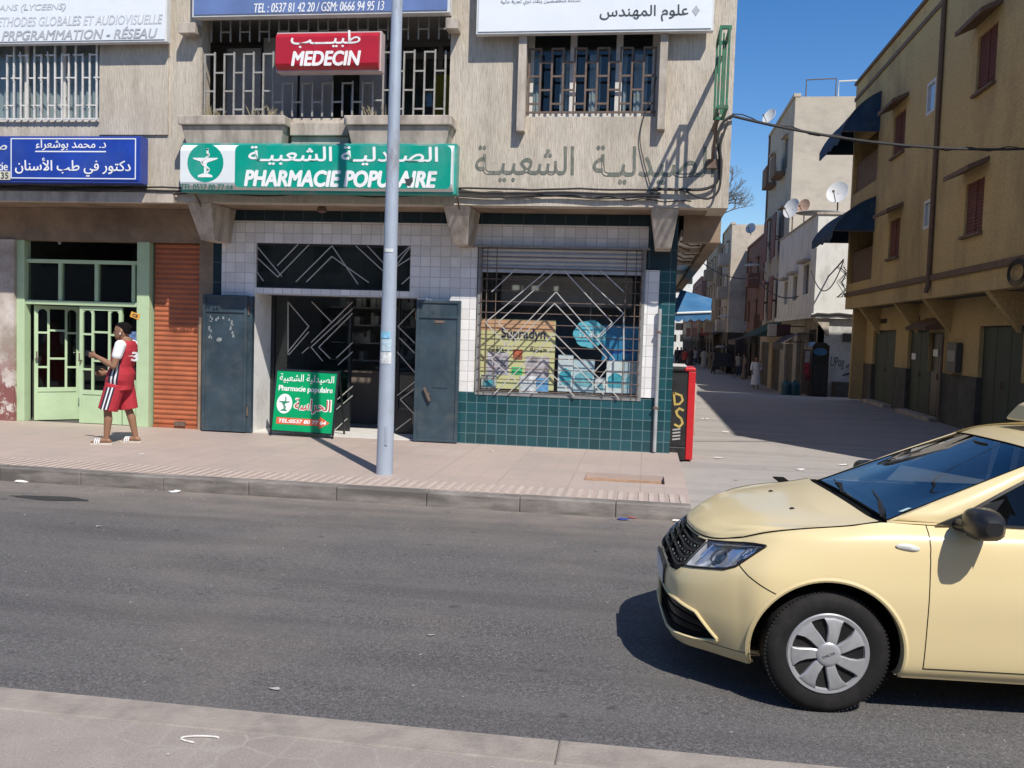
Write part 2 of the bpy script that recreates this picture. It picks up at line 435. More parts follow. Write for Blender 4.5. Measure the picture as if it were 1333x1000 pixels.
# ------------------------------------------------------------------ corner building
def crepi(name, a, b_, dark, amt=.6, bs=.8):
    m, n, b = _mat(name)
    v = coords(n, (11, 11, .9)); f = noise(n, v, 7.5, 6, .72)
    c = ramp(n, f, [(.36, b_), (.52, a), (.75, [min(1, x*1.12) for x in a])])
    st = noise(n, coords(n, (1.6, 1.6, .35)), 2.0, 9, .7)
    k = ramp(n, st, [(.42, 0.0), (.70, amt)])
    c = mix(n, k, c, dark)
    c = mix(n, ramp(n, noise(n, coords(n), .8, 5), [(.5, 0.0), (.72, .35)]), c, [x*.78 for x in a])
    lk(n, c, b.inputs['Base Color']); b.inputs['Roughness'].default_value = .95; b.inputs['Specular IOR Level'].default_value = .2
    bump(n, b, f, bs, .02)
    return m
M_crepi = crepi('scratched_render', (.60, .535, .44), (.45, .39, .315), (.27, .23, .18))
M_conc = pbr('grey_concrete', (.48, .42, .35), .9, var=.14, scale=7, bmp=.3, bscale=40, dirt=(.17, .145, .12), dscale=1.8, dstretch=(2, 2, .5), dlo=.44, dhi=.66, damt=.8)
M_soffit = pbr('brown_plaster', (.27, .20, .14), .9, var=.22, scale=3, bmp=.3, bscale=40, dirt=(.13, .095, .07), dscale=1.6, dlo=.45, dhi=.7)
M_white_t = tiles('white_wall_tiles', (.78, .77, .75), (.50, .48, .46), .155, .035, .2, var=.10, dirt=(.50, .46, .42), dlo=.52, dhi=.78)
M_teal_t = tiles('teal_wall_tiles', (.014, .068, .082), (.10, .17, .18), .155, .042, .15, var=.22, dirt=(.14, .12, .10), dlo=.66, dhi=.9)
M_dteal = tiles('dark_teal_tiles', (.012, .03, .038), (.05, .07, .075), .31, .03, .22, var=.2)
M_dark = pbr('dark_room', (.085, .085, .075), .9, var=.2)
M_room = pbr('room_wall', (.40, .39, .375), .9, var=.1)
M_iron_w = pbr('white_iron', (.62, .60, .56), .6, var=.15, scale=20, dirt=(.28, .18, .11), dscale=9, dlo=.55, dhi=.75)
M_iron_g = pbr('grey_iron', (.31, .30, .275), .6, var=.18, scale=18, dirt=(.20, .14, .10), dscale=8, dlo=.52, dhi=.72)
M_iron_b = pbr('rusty_iron', (.13, .095, .075), .75, var=.3, scale=16, dirt=(.16, .08, .04), dscale=9, dlo=.5, dhi=.7)
M_glass = glass('window_glass', (.72, .76, .76))
M_wframe = pbr('old_white_frame', (.60, .58, .54), .6, var=.1, scale=9)
M_curtain = pbr('white_curtain', (.72, .72, .72), .9, var=.06, scale=4, stretch=(6, 6, .6))

ZB = onY(600, 267, YU).z          # lower edge of the overhanging storey
XR = onY(954, 133, YU).x          # street corner of the overhang
bld = thing('corner_building', 'beige corner building with scratched render, overhanging upper storey and tiled pharmacy shopfront', 'building', (-5.5, 17, .15))

def wall_panels(mb, x0, x1, z0, z1, y0, y1, holes):
    xs = sorted({x0, x1}|{h[0] for h in holes}|{h[1] for h in holes})
    xs = [x for x in xs if x0 <= x <= x1]
    for a, b in zip(xs, xs[1:]):
        zs = [z0]
        for h in sorted(holes, key=lambda h: h[2]):
            if h[0] < (a+b)/2 < h[1]: zs += [h[2], h[3]]
        zs.append(z1)
        for i in range(0, len(zs), 2):
            if zs[i+1]-zs[i] > .01: mb.box(a, b, y0, y1, zs[i], zs[i+1])
def rect(px0, px1, pyt, pyb, Y):
    a = onY(px0, (pyt+pyb)/2, Y); b = onY(px1, (pyt+pyb)/2, Y); c = onY((px0+px1)/2, pyt, Y); d = onY((px0+px1)/2, pyb, Y)
    return (a.x, b.x, d.z, c.z)
ZT = 9.6
hA = (-11.0, rect(0, 131, 60, 158, YU)[1], rect(40, 131, 60, 158, YU)[2], 6.05)
hB = rect(263, 586, 10, 154, YU); hB = (hB[0], hB[1], hB[2], 6.35)
hC = rect(686, 856, 30, 152, YU)
g = MB(); wall_panels(g, -13, XR, ZB, ZT, YU, YU+.25, [hA, hB, hC])
g.box(XR-.25, XR, YU+.25, 29, ZB, ZT)                          # street side of the upper storey
for b_ in (rect(131, 220, 62, 176, YU),): g.box(b_[0]-.0, b_[1], YU-.03, YU, b_[2], 6.3)
g.build('upper_wall', M_crepi, bld)
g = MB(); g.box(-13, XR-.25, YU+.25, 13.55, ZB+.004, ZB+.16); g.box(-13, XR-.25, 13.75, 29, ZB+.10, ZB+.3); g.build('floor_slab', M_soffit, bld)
g = MB(); g.box(-13, XR-.25, 29, 29.2, .1, ZT); g.box(-13, XR, YU, 29.2, ZT, ZT+.2); g.box(-13.2, -13, YU, 29.2, 0, ZT); g.build('back_wall', M_crepi, bld)
# rooms behind the upper windows
g = MB()
g.box(-13, XR-.25, 14.6, 14.7, ZB+.3, ZT)
for x in (-8.55, -2.6): g.box(x, x+.15, YU+.25, 14.6, ZB+.3, ZT)
g.box(-13, XR-.25, YU+.25, 14.6, 6.45, 6.6)
g.build('inner_walls', M_room, bld)

# upper windows -----------------------------------------------------
def lattice(mb, x0, x1, z0, z1, y, step, w, pitch, top=None, jag=.12):
    n = max(2, round((x1-x0)/step)); st = (x1-x0)/n
    for i in range(n+1):
        zt = z1-(jag if i % 2 else 0) if top is None else top(i, n)
        mb.box(x0+i*st-w/2, x0+i*st+w/2, y-w/2, y+w/2, z0, zt)
        if i < n:
            zn = z1-(jag if (i+1) % 2 else 0) if top is None else top(i+1, n)
            zm = min(zt, zn)
            hs = [zm-w*.5-pitch*(k+(.5 if i % 2 else 0)) for k in range(12)]
            for h in hs:
                if z0+.03 <= h <= zm: mb.box(x0+i*st+w/2, x0+(i+1)*st-w/2, y-w/2+.002, y+w/2-.002, h-w/2, h+w/2)
wA = MB(); x0, x1, z0, z1 = hA
for xa in (x1-.05, x1-.66, x1-1.27): wA.box(xa-.03, xa+.03, YU+.10, YU+.16, z0, z1)
wA.box(-11, x1, YU+.101, YU+.161, z0, z0+.06)
wn = wA.build('window', M_wframe, bld)
g = MB(); g.box(-11, x1, YU+.125, YU+.131, z0+.06, z1); g.build('pane', M_glass, wn)
g = MB(); P = [[(x0+(x1-x0)*i/160, YU+.20+.02*math.sin(i*1.1), z) for i in range(161)] for z in (z0, z1)]; g.grid(P); g.build('curtain', M_curtain, wn)
g = MB(); g.box(-11, x1, YU-.06, YU-.03, z0+.01, z0+.035)
st = .111
for i in range(14):
    xa = x1-.03-i*st; g.box(xa-.011, xa+.011, YU-.061, YU-.039, z0, z1-.32+(.0 if i % 3 else .3))
    for k, zz in enumerate((.22, .62, .95)):
        if (i+k) % 2 == 0: g.box(xa-st+.011, xa-.011, YU-.057, YU-.043, z0+zz-.01, z0+zz+.01)
        if (i+k) % 4 == 1: g.box(xa-.045, xa+.045, YU-.064, YU-.036, z0+zz-.008, z0+zz+.008); g.box(xa-.009, xa+.009, YU-.07, YU-.066, z0+zz-.05, z0+zz+.05)
g.build('grille', M_iron_w, wn)

x0, x1, z0, z1 = hB     # loggia with grey grille over planters
lg = MB(); xs = [x0+.25, x0+1.15, x0+1.95, x0+2.45, x0+3.1, x1-.2]
for a in xs: lg.box(a-.04, a+.04, 14.45, 14.58, z0-.4, z1)
lg.box(x0, x1, 14.46, 14.57, z0+1.35, z0+1.45)
wn = lg.build('window', pbr('loggia_frame', (.30, .31, .31), .6), bld)
g = MB(); g.box(x0, x1, 14.5, 14.506, z0-.4, z1); g.build('pane', M_glass, wn)
g = MB()
for a, b in ((x0+.08, x0+.62), (x0+.66, x0+1.2), (x0+1.24, x0+1.75), (x1-1.5, x1-1.1)): g.box(a, b, YU+.62, YU+.65, z0-.3, z0+1.25+.1*math.sin(a*5))
g.build('shutter_panel', pbr('grey_panels', (.27, .26, .25), .8, var=.25, scale=2), wn)
g = MB(); g.box(x1-.62, x1-.3, 14.3, 14.34, z0-.3, z1-.5); g.build('curtain', pbr('olive_cloth', (.30, .28, .05), .9, var=.2, stretch=(5, 5, .5)), wn)
g = MB(); g.box(x0+1.95, x0+2.5, 14.38, 14.44, z0-.4, z0+1.3); g.build('door_leaf', pbr('blue_door', (.03, .06, .10), .5), wn)
g = MB(); mid = (onY(378, 120, YU-.1).x, onY(445, 120, YU-.1).x)
def gtop(i, n):
    f = i/n; return z1-.62-(.42 if .32 < f < .72 else 0)-(.0 if (i//1) % 2 else .02)
lattice(g, x0+.06, x1-.06, z0+.02, z1, YU-.02, .148, .022, .52, gtop)
lattice(g, x0+.06, x1-.06, z1-.42, z1+.1, YU+.16, .148, .020, .5)
g.build('grille', M_iron_g, wn)

x0, x1, z0, z1 = hC
wc = MB()
for a in (x0+.03, x0+.62, x0+1.25, x1-.03): wc.box(a-.045, a+.045, YU+.16, YU+.22, z0, z1)
wc.box(x0, x1, YU+.161, YU+.221, z0, z0+.08)
wn = wc.build('window', M_wframe, bld)
g = MB(); g.box(x0, x1, YU+.185, YU+.19, z0+.08, z1); g.build('pane', M_glass, wn)
g = MB()
for a, b in ((x0+.02, x0+.16), (x0+.44, x0+.60), (x0+.85, x0+1.0), (x0+1.24, x0+1.36), (x0+1.46, x0+1.64)):
    P = [[(a+(b-a)*i/12, YU+.240+.012*math.sin(i*1.4), z) for i in range(13)] for z in (z0, z1-.35)]; g.grid(P)
g.build('curtain', M_curtain, wn)
g = MB(); lattice(g, x0+.03, x1-.03, z0+.02, z1-.32, YU+.02, .150, .026, .37, None, .0)
g.box(x0, x1, YU+.004, YU+.034, z0+.05, z0+.075); g.build('grille', M_iron_b, wn)
for (pa, pb) in ((674, 684), (858, 868)):      # two render fins beside the window
    r = rect(pa, pb, 40, 170 if pa < 700 else 168, YU-.14); g = MB(); g.box(r[0], r[1], YU-.14, YU-.001, r[2], r[3]+.5); g.build('fin', M_conc, bld)

# planter ledge under the loggia
def trough(pa, pb, lo):
    r = rect(pa, pb, 151, 184, 12.32); g = MB()
    g.box(r[0], r[1], 12.26, YU, r[3]-.13, r[3]-.001)            # rim
    g.hexa([(r[0]+.1, 12.36, r[2]-.1), (r[1]-.1, 12.36, r[2]-.1), (r[1]-.1, YU-.001, r[2]-.1), (r[0]+.1, YU-.001, r[2]-.1),
            (r[0]+.03, 12.30, r[3]-.131), (r[1]-.03, 12.30, r[3]-.131), (r[1]-.03, YU-.001, r[3]-.131), (r[0]+.03, YU-.001, r[3]-.131)])
    return g.build('planter', M_conc, bld, bevel=.012), r
p1, r1 = trough(234, 372, 0); p2, r2 = trough(449, 588, 0)
g = MB(); g.box(r1[1]+.002, r2[0]-.002, 12.46, YU, r1[3]-.24, r1[3]-.06); g.box(r1[1]+.002, r2[0]-.002, 12.52, YU, r1[2]-.12, r1[3]-.243); g.build('planter_link', M_conc, bld, bevel=.01)
for (xa, xb) in ((hB[0]-.25, hB[0]+.0), (hB[1]-.03, hB[1]+.14)):       # lintel stubs under the grey sign
    z = onY(420, 36, 12.5).z; g = MB(); g.box(xa, xb, 12.42, YU, z-.07, z+.08); g.build('lintel_stub', M_conc, bld, bevel=.01)

# brackets under the overhang
for pc in (258, 594, 866):
    c = onY(pc, 265, YU).x; g = MB(); zt = ZB-.002; zb = ZB-.52
    g.hexa([(c-.11, 12.95, zb), (c+.11, 12.95, zb), (c+.11, YG-.002, zb), (c-.11, YG-.002, zb), (c-.19, YU+.02, zt), (c+.19, YU+.02, zt), (c+.19, YG-.002, zt), (c-.19, YG-.002, zt)])
    g.build('bracket', M_conc, bld, bevel=.008)
# lower ledge strip beneath the left part of the storey
g = MB(); a = onY(228, 255, YU); g.box(-13, a.x, YU-.06, YU-.001, ZB-.03, ZB+.13); g.build('ledge', M_conc, bld, bevel=.01)

# street-side overhang end and its white underside
g = MB(); zs = onY(935, 316, YG).z
g.box(.47, XR-.02, YG, YG+.2, zs, ZB+.0); g.box(XR-.2, XR-.02, YG+.2, 29, zs, ZB+.1); g.build('side_beam', M_soffit, bld)
g = MB(); g.box(.44, XR-.2, YG+.2, 29, zs+.10, zs+.2)
g.build('side_soffit', pbr('pale_soffit', (.72, .70, .66), .9, var=.2, scale=2), bld)
for k in range(5):
    g = MB(); y = 14.3+k*.8; g.tube([(.46, y, zs+.09), (.62, y+.25, zs+.05), (.78, y+.55, zs+.085)], .014, 5); g.build('rusty_rod', M_iron_b, bld)
for k in range(3):
    y = 15.4+k*2.6; g = MB(); g.box(.44, XR-.2, y, y+.14, zs+.02, zs+.099); g.build('soffit_rib', M_conc, bld)

# ground floor walls --------------------------------------------------
def seg(pa, pb, pt, pb2, Y=YG): return rect(pa, pb, pt, pb2, Y)
XC = .40
dr = (onY(331, 470, YG).x, -3.44)     # pharmacy door opening
tr = rect(333, 534, 318, 377, YG)
wi = rect(621, 838, 324, 518, YG)
zl = onY(420, 385, YG).z
zw = onY(430, 289, YG).z
g = MB()
wall_panels(g, -6.58, wi[0]-.02, zl, zw, YG, YG+.25, [(tr[0], tr[1], tr[2], tr[3])])
g.box(dr[1], wi[0]-.02, YG, YG+.25, .93, zl)
g.box(wi[0]-.02+.0, wi[1]+.02, YG+.001, YG+.25, wi[3], zw)
a = onY(859, 352, YG); g.box(wi[1], a.x, YG, YG+.25, .95, a.z)
g.box(-6.58, dr[0]-.14, YG, YG+.25, .15, zl)
g.build('white_tiled_wall', M_white_t, bld)
g = MB(); g.box(dr[1], XC, YG-.02, YG+.25, .12, .93); g.box(a.x, XC, YG, YG+.25, .93, a.z+.02); g.build('teal_tiled_base', M_teal_t, bld)
g = MB(); g.box(-6.72, -6.58, YG-.001, YG+.25, .15, 3.3); g.build('teal_tile_strip', M_dteal, bld)
g = MB(); g.box(-6.72, XC, YG-.003, YG+.25, zw, ZB); g.box(wi[1]+.02, XC, YG, YG+.25, a.z+.02, zw); g.build('dark_tiled_band', M_dteal, bld)
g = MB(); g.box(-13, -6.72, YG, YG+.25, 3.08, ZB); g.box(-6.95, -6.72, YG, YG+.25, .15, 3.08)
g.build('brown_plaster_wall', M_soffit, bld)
g = MB(); g.box(.15, XC, YG+.25, 29, .05, ZB+.1); g.build('street_wall', pbr('street_plaster', (.34, .30, .25), .9, var=.2, scale=2, dirt=(.15, .13, .11)), bld)
# peeling pier at the left edge
def peeling():
    m, n, b = _mat('peeling_paint'); v = coords(n)
    c = ramp(n, noise(n, v, 2.2, 9, .7), [(.35, (.32, .27, .22)), (.5, (.46, .40, .35)), (.65, (.58, .53, .48))])
    g = n.nodes.new('ShaderNodeNewGeometry'); sp = n.nodes.new('ShaderNodeSeparateXYZ'); lk(n, g.outputs['Position'], sp.inputs[0])
    mr = n.nodes.new('ShaderNodeMapRange'); mr.inputs[1].default_value = 1.5; mr.inputs[2].default_value = .7; lk(n, sp.outputs['Z'], mr.inputs[0])
    k = n.nodes.new('ShaderNodeMath'); k.operation = 'MULTIPLY'; lk(n, mr.outputs[0], k.inputs[0]); lk(n, ramp(n, noise(n, v, 3.5, 8, .75), [(.46, 0.0), (.5, 1.0)]), k.inputs[1])
    c = mix(n, k.outputs[0], c, (.22, .085, .075)); lk(n, c, b.inputs['Base Color']); b.inputs['Roughness'].default_value = .85
    return m
g = MB(); g.box(-13, -10.10, YG-.04, YG+.25, .1, 3.08); g.build('peeling_pier', peeling(), bld)

# green shopfront -------------------------------------------------------
M_green = pbr('mint_paint', (.43, .56, .345), .45, var=.07, scale=4, dirt=(.30, .40, .24), dscale=5, dlo=.6, dhi=.8)
YS = 13.62
def fx(p, y=430): return onY(p, y, YS).x
def fz(p, x=100): return onY(x, p, YS).z
sf = MB()
xl, xr = -10.10, onY(189, 430, YG).x; zt1 = 3.08
sf.box(xl, fx(37), YS-.1, YS+.06, .15, zt1); sf.box(fx(183), xr+.06, YS-.12, YS+.06, .15, zt1)
zr1 = fz(341); zr2 = fz(395)
sf.box(fx(37), fx(183), YS-.05, YS+.05, zr1-.03, zr1+.03); sf.box(fx(37), fx(183), YS-.07, YS+.05, zr2-.035, zr2+.035)
for p in (80, 127, 175): sf.box(fx(p)-.03, fx(p)+.03, YS-.045, YS+.045, zr2+.035, zr1-.03)
shop = sf.build('shopfront_frame', M_green, bld, bevel=.006)
g = MB(); g.box(fx(37), fx(183), YS, YS+.006, zr2+.035, zr1-.03); g.build('pane', M_glass, shop)
def leaf(x0, x1, z0, z1, split, name):
    g = MB(); w_ = .055; y0, y1 = YS-.03, YS+.02
    g.box(x0, x0+w_, y0, y1, z0, z1); g.box(x1-w_, x1, y0, y1, z0, z1); g.box(x0+w_, x1-w_, y0, y1, z1-w_, z1)
    zs_ = z0+(z1-z0)*split; g.box(x0+w_, x1-w_, y0, y1, zs_-.04, zs_+.03); g.box(x0+w_, x1-w_, y0+.012, y1-.006, z0, zs_-.04)
    wd = x1-x0-2*w_; a_ = x0+w_+wd*.27; b_ = x1-w_-wd*.27
    for xx in (a_, b_): g.box(xx-.018, xx+.018, y0+.006, y1-.006, zs_+.03, z1-w_)
    h = z1-w_-zs_-.03
    for f_ in (.37, .73): g.box(a_+.018, b_-.018, y0+.008, y1-.008, zs_+.03+h*f_-.016, zs_+.03+h*f_+.016)
    for (u0, u1) in ((x0+w_, a_-.018), (b_+.018, x1-w_)):
        for f_ in (.26, .70): g.box(u0, u1, y0+.008, y1-.008, zs_+.03+h*f_-.016, zs_+.03+h*f_+.016)
        c_ = (u0+u1)/2; r_ = (u1-u0)/2; zt_ = z1-w_; pts = [(u0, zt_), (u0, zt_-r_)]+[(c_-r_*math.cos(math.pi*k/8), zt_-r_+r_*math.sin(math.pi*k/8)) for k in range(9)]+[(u1, zt_)]
        # arched top corners of the side lights
        for q in (pts[0:7]+[(c_, zt_)], [(c_, zt_)]+pts[6:]):
            q = [(qx, q_z) for i, (qx, q_z) in enumerate(q)]
            g.prism([(qx, y0+.009, qz) for qx, qz in q], (0, y1-y0-.018, 0))
    o = g.build(name, M_green, bld); 
    p = MB(); p.box(x0+w_, x1-w_, YS-.004, YS, zs_+.03, z1-w_); p.build('pane', M_glass, o)
    h_ = MB(); xh = x1-.03 if name == 'door_leaf' else x0+.03; h_.tube([(xh, y0-.05, z0+1.0), (xh, y0-.05, z0+1.13)], .011, 6); h_.box(xh-.02, xh+.02, y0-.05, y0-.001, z0+1.0, z0+1.02); h_.build('handle', M_iron_b, o)
    return o
l1 = leaf(fx(42), fx(42)+.68, .16, zr2-.05, .27, 'door')
l1.rotation_euler.z = R_(42)
l1.location.y = YS+.25; l1.location.x = fx(42)+.27
l2 = leaf(fx(105), fx(160), .16, zr2-.05, .27, 'door')
g = MB(); g.box(fx(160)+.02, fx(183), YS-.02, YS+.02, .16, zr2-1.2); g.build('side_panel', M_green, bld)
g = MB(); g.box(fx(160)+.02, fx(183), YS, YS+.006, zr2-1.2, zr2-.035); g.build('pane', M_glass, shop)
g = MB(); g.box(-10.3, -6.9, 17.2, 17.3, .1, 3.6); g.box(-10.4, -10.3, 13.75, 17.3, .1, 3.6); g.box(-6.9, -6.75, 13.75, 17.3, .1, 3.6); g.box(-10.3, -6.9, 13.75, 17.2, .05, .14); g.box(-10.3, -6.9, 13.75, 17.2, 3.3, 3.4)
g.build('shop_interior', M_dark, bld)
# orange roller shutter
M_orange = pbr('orange_shutter', (.37, .105, .042), .6, var=.2, scale=3, dirt=(.22, .08, .04), dscale=2.5, dstretch=(1, 1, 5), dlo=.48, dhi=.72, damt=.7)
x0, x1 = onY(192, 430, YG).x+.06, -6.95
g = MB(); zz = .2; rows = []
while zz < 3.08:
    for k, d in enumerate((0, .009, .013, .011, .003)):
        rows.append([(x0, YS-.01-d, zz+.078*k/5), (x1, YS-.01-d, zz+.078*k/5)])
    zz += .078
g.grid(rows, False, flip=False); g.box(x0, x1, YS-.04, YS+.02, .15, .2)
sh = g.build('roller_shutter', M_orange, bld)
g = MB(); g.box((x0+x1)/2-.02, (x0+x1)/2+.16, YS-.07, YS-.041, .19, .26); g.build('lock_box', M_iron_b, sh)

# pharmacy entrance -------------------------------------------------------
M_bluedoor = pbr('blue_grey_steel', (.040, .066, .085), .42, metal=.1, var=.25, scale=2.5, dirt=(.09, .105, .11), dscale=3, dlo=.5, dhi=.72, damt=.8, bmp=.15, bscale=8)
def steel_leaf(pa, pb, pt, pb2, yaw, hinge, name='steel_door', ):
    r = rect(pa, pb, pt, pb2, 13.40); x0, x1, z0, z1 = r[0], r[1], max(r[2], .165), r[3]
    g = MB(); g.box(x0, x1, 13.37, 13.42, z0, z1)
    rim = .045
    for q in ((x0, x0+rim, z0, z1), (x1-rim, x1, z0, z1)): g.box(q[0], q[1], 13.35, 13.369, q[2], q[3])
    for zz_ in (z0, z1-rim, z1-.27): g.box(x0+rim, x1-rim, 13.352, 13.369, zz_, zz_+rim*.8)
    o = g.build(name, M_bluedoor, bld, bevel=.004)
    for zz_ in (z0+.25, z1-.3):
        h = MB(); xh = x1+.012 if hinge > 0 else x0-.012; h.tube([(xh, 13.39, zz_), (xh, 13.39, zz_+.14)], .014, 8); h.build('hinge', M_iron_b, o)
    return o, (x0, x1, z0, z1)
d1, q1 = steel_leaf(265, 322, 384, 561, 0, 1)
g = MB()
for (a_, b_, c_, d_) in ((.10, .16, 1.42, 1.78), (.10, .50, 1.72, 1.78), (.44, .50, 1.45, 1.74), (.22, .30, 1.40, 1.44)):
    P = []
    for k in range(7): P.append((q1[0]+a_+(b_-a_)*random.random(), q1[2]+c_+(d_-c_)*random.random()))
    for k, (x, z) in enumerate(P): s_ = random.uniform(.4, 1); g.prism([(x-.022*s_, 13.3685-.0004*k, z-.02), (x+.02*s_, 13.3685-.0004*k, z-.03*s_), (x+.012, 13.3685-.0004*k, z+.03*s_), (x-.012*s_, 13.3685-.0004*k, z+.02)], (0, -.001, 0))
g.build('torn_poster', pbr('torn_paper', (.22, .25, .26), .8, var=.3), d1)
d2, q2 = steel_leaf(541, 598, 391, 576, 0, -1)
g = MB(); c = (q2[0]+q2[1])/2
g.box(c-.06, c+.10, 13.362, 13.3685, q2[3]-.34, q2[3]-.30); g.build('letter_slot', M_iron_b, d2)
g = MB(); g.bar((c-.18, 13.33, .98), (c-.09, 13.33, .78), .035); g.box(c-.16, c-.10, 13.33, 13.369, .86, .9); g.build('handle', M_iron_b, d2)
g = MB(); g.box(c-.07, c+.16, 13.362, 13.3688, .98, 1.24); g.build('patch_plate', M_bluedoor, d2)
# folded second leaf seen edge-on beside the left door
r = rect(322, 329, 386, 561, 13.45); g = MB(); g.box(r[0], r[1], 13.40, 13.50, .16, r[3]); g.build('folded_leaf', M_bluedoor, bld)
# recess: white jamb, glazed door screen with diagonal rods
YD = 14.15
M_plas = pbr('white_plaster', (.74, .73, .71), .8, var=.05, scale=3, dirt=(.5, .47, .43), dscale=2)
for xa, xb in ((dr[0]-.14, dr[0]), (dr[1], dr[1]+.2)): g = MB(); g.box(xa, xb, YG-.004 if xa < -5 else YG+.25, YD+.1, .15, zl+.02); g.build('door_jamb', M_plas, bld)
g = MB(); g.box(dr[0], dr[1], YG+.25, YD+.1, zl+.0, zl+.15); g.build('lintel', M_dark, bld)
g = MB(); g.box(dr[0], dr[1], YG, YD+.6, .1, .17); g.build('threshold', pbr('marble_step', (.62, .60, .56), .5, var=.1), bld)
def dx(p): return onY(p, 470, YD).x
def dz(p): return onY(440, p, YD).z
M_alu = pbr('silver_rods', (.62, .60, .56), .35, metal=.4, var=.1)
M_blackpaint = pbr('black_frame', (.018, .020, .022), .4, var=.2)
g = MB()
for a_, b_ in ((dr[0], dr[0]+.06), (dx(457)-.04, dx(457)), (dx(517), dx(517)+.04), (dr[1]-.05, dr[1])): g.box(a_, b_, YD-.03, YD+.03, .17, zl)
g.box(dr[0]+.06, dx(457)-.04, YD-.029, YD+.029, .17, .62); g.box(dx(517)+.04, dr[1]-.05, YD-.029, YD+.029, .17, .55)
scr = g.build('door_screen', M_blackpaint, bld)
g = MB(); g.box(dr[0]+.06, dx(457)-.04, YD, YD+.006, .62, zl); g.box(dx(517)+.04, dr[1]-.05, YD, YD+.006, .55, zl); g.build('pane', M_glass, scr)
RODS = [((375,393),(402,425)),((402,425),(375,458)),((375,393),(375,462)),((402,432),(376,462)),((393,460),(402,452)),((406,393),(432,420)),((432,420),(459,393)),((459,402),(405,452)),((405,452),(420,470)),((459,393),(405,446)),((415,452),(430,467)),((415,452),(459,408)),((438,466),(459,446)),((440,475),(459,458)),((437,522),(459,503)),((437,534),(459,515)),((436,560),(452,545)),((361,562),(380,546)),
        ((518,425),(540,402)),((518,425),(540,447)),((517,458),(540,485)),((520,440),(540,460)),((517,515),(540,497)),((521,520),(540,506)),((521,520),(540,540)),((515,560),(535,545))]
g = MB()
for k, (a_, b_) in enumerate(RODS):
    A = onY(*a_, YD-.05); B = onY(*b_, YD-.05); A.y += .0012*(k % 5); B.y = A.y; g.bar(A, B, .016, .014)
g.build('diagonal_rods', M_alu, scr)
# pharmacy inside
g = MB(); g.box(-6.7, .15, 18.5, 18.6, .1, 3.6); g.box(-6.75, -6.7, 14.25, 18.5, .1, 3.6); g.box(-6.7, .15, 13.75, 18.5, .05, .14); g.box(-6.7, .15, 14.3, 18.5, 3.3, 3.4)
g.build('pharmacy_interior', pbr('pharmacy_walls', (.42, .42, .41), .9), bld)
g = MB()
for k in range(7): g.box(-5.9, -3.0, 16.6, 17.0, .55+.33*k, .575+.33*k)
for k in range(90):
    x = -5.85+2.8*random.random(); lv = random.randrange(6); hh = .08+.17*random.random(); g.box(x, x+.05+.09*random.random(), 16.62+.01*random.random(), 16.95, .576+.33*lv, .576+.33*lv+hh)
tag(g.build('medicine_shelves', pbr('medicine_boxes', (.58, .60, .60), .6, var=.6, scale=3)), 'dim shelves of medicine boxes inside the open pharmacy door', 'shelves')
g = MB(); g.box(-5.2, -3.9, 15.6, 16.1, .15, 1.05); g.box(-5.26, -3.84, 15.54, 16.16, 1.05, 1.09); tag(g.build('counter', pbr('counter_wood', (.16, .13, .11), .5)), 'pharmacy counter in the dark behind the open door', 'counter')

# transom with diagonal rods
tn = MB(); x0, x1, z0, z1 = tr
tn.box(x0, x1, YG+.05, YG+.09, z0, z0+.03); tn.box(x0, x1, YG+.05, YG+.09, z1-.03, z1); tn.box(x0, x0+.03, YG+.05, YG+.09, z0+.03, z1-.03); tn.box(x1-.03, x1, YG+.05, YG+.09, z0+.03, z1-.03)
tw = tn.build('window', M_blackpaint, bld)
g = MB(); g.box(x0+.03, x1-.03, YG+.065, YG+.071, z0+.03, z1-.03); g.build('pane', M_glass, tw)
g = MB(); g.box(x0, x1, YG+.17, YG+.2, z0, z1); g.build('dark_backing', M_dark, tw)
TR = [((333,319),(367,360)),((333,334),(361,360)),((361,346),(388,318)),((361,361),(402,319)),((385,367),(432,320)),((399,367),(432,334)),((432,320),(466,370)),((432,334),(480,368)),((463,320),(502,356)),((478,320),(504,348)),((333,352),(343,366)),((512,350),(534,336)),((505,360),(534,322)),((523,370),(534,360)),((504,348),(534,320))]
g = MB()
for k, (a_, b_) in enumerate(TR):
    A = onY(*a_, YG+.02); B = onY(*b_, YG+.02); A.y += .0012*(k % 5); B.y = A.y; g.bar(A, B, .016, .012)
g.build('diagonal_rods', M_alu, tw)
# canopy lamp under the soffit
g = MB(); p = onY(416, 274, 12.9); g.lathe([(.05, 0), (.07, -.03), (.07, -.07), (.03, -.09)], (p.x, 13.0, ZB-.0), 'Z', 16); g.build('ceiling_lamp', M_iron_b, bld)

# display window -------------------------------------------------------
x0, x1, z0, z1 = wi
zc = onY(730, 352, YG).z
dw = MB(); dw.box(x0-.0, x0+.05, YG-.03, YG+.1, z0, z1); dw.box(x1-.05, x1, YG-.03, YG+.1, z0, z1); dw.box(x0+.05, x1-.05, YG-.03, YG+.1, z0, z0+.05); dw.box(x0-.05, x1+.05, YG-.09, YG+.1, z1-.0, z1+.03)
M_grey_alu = pbr('grey_aluminium', (.46, .46, .45), .45, metal=.3, var=.1)
dwo = dw.build('window', pbr('dull_frame', (.22, .22, .215), .5, var=.15), bld)
g = MB(); zz = zc; rows = []
while zz < z1-.01:
    for k, d in enumerate((0, .014, .02, .014)): rows.append([(x0+.05, YG+.02-d, zz+.065*k/4), (x1-.05, YG+.02-d, zz+.065*k/4)])
    zz += .065
g.grid(rows, False); g.box(x0+.05, x1-.05, YG-.02, YG+.04, zc-.05, zc); g.build('roller_shutter', M_grey_alu, dwo)
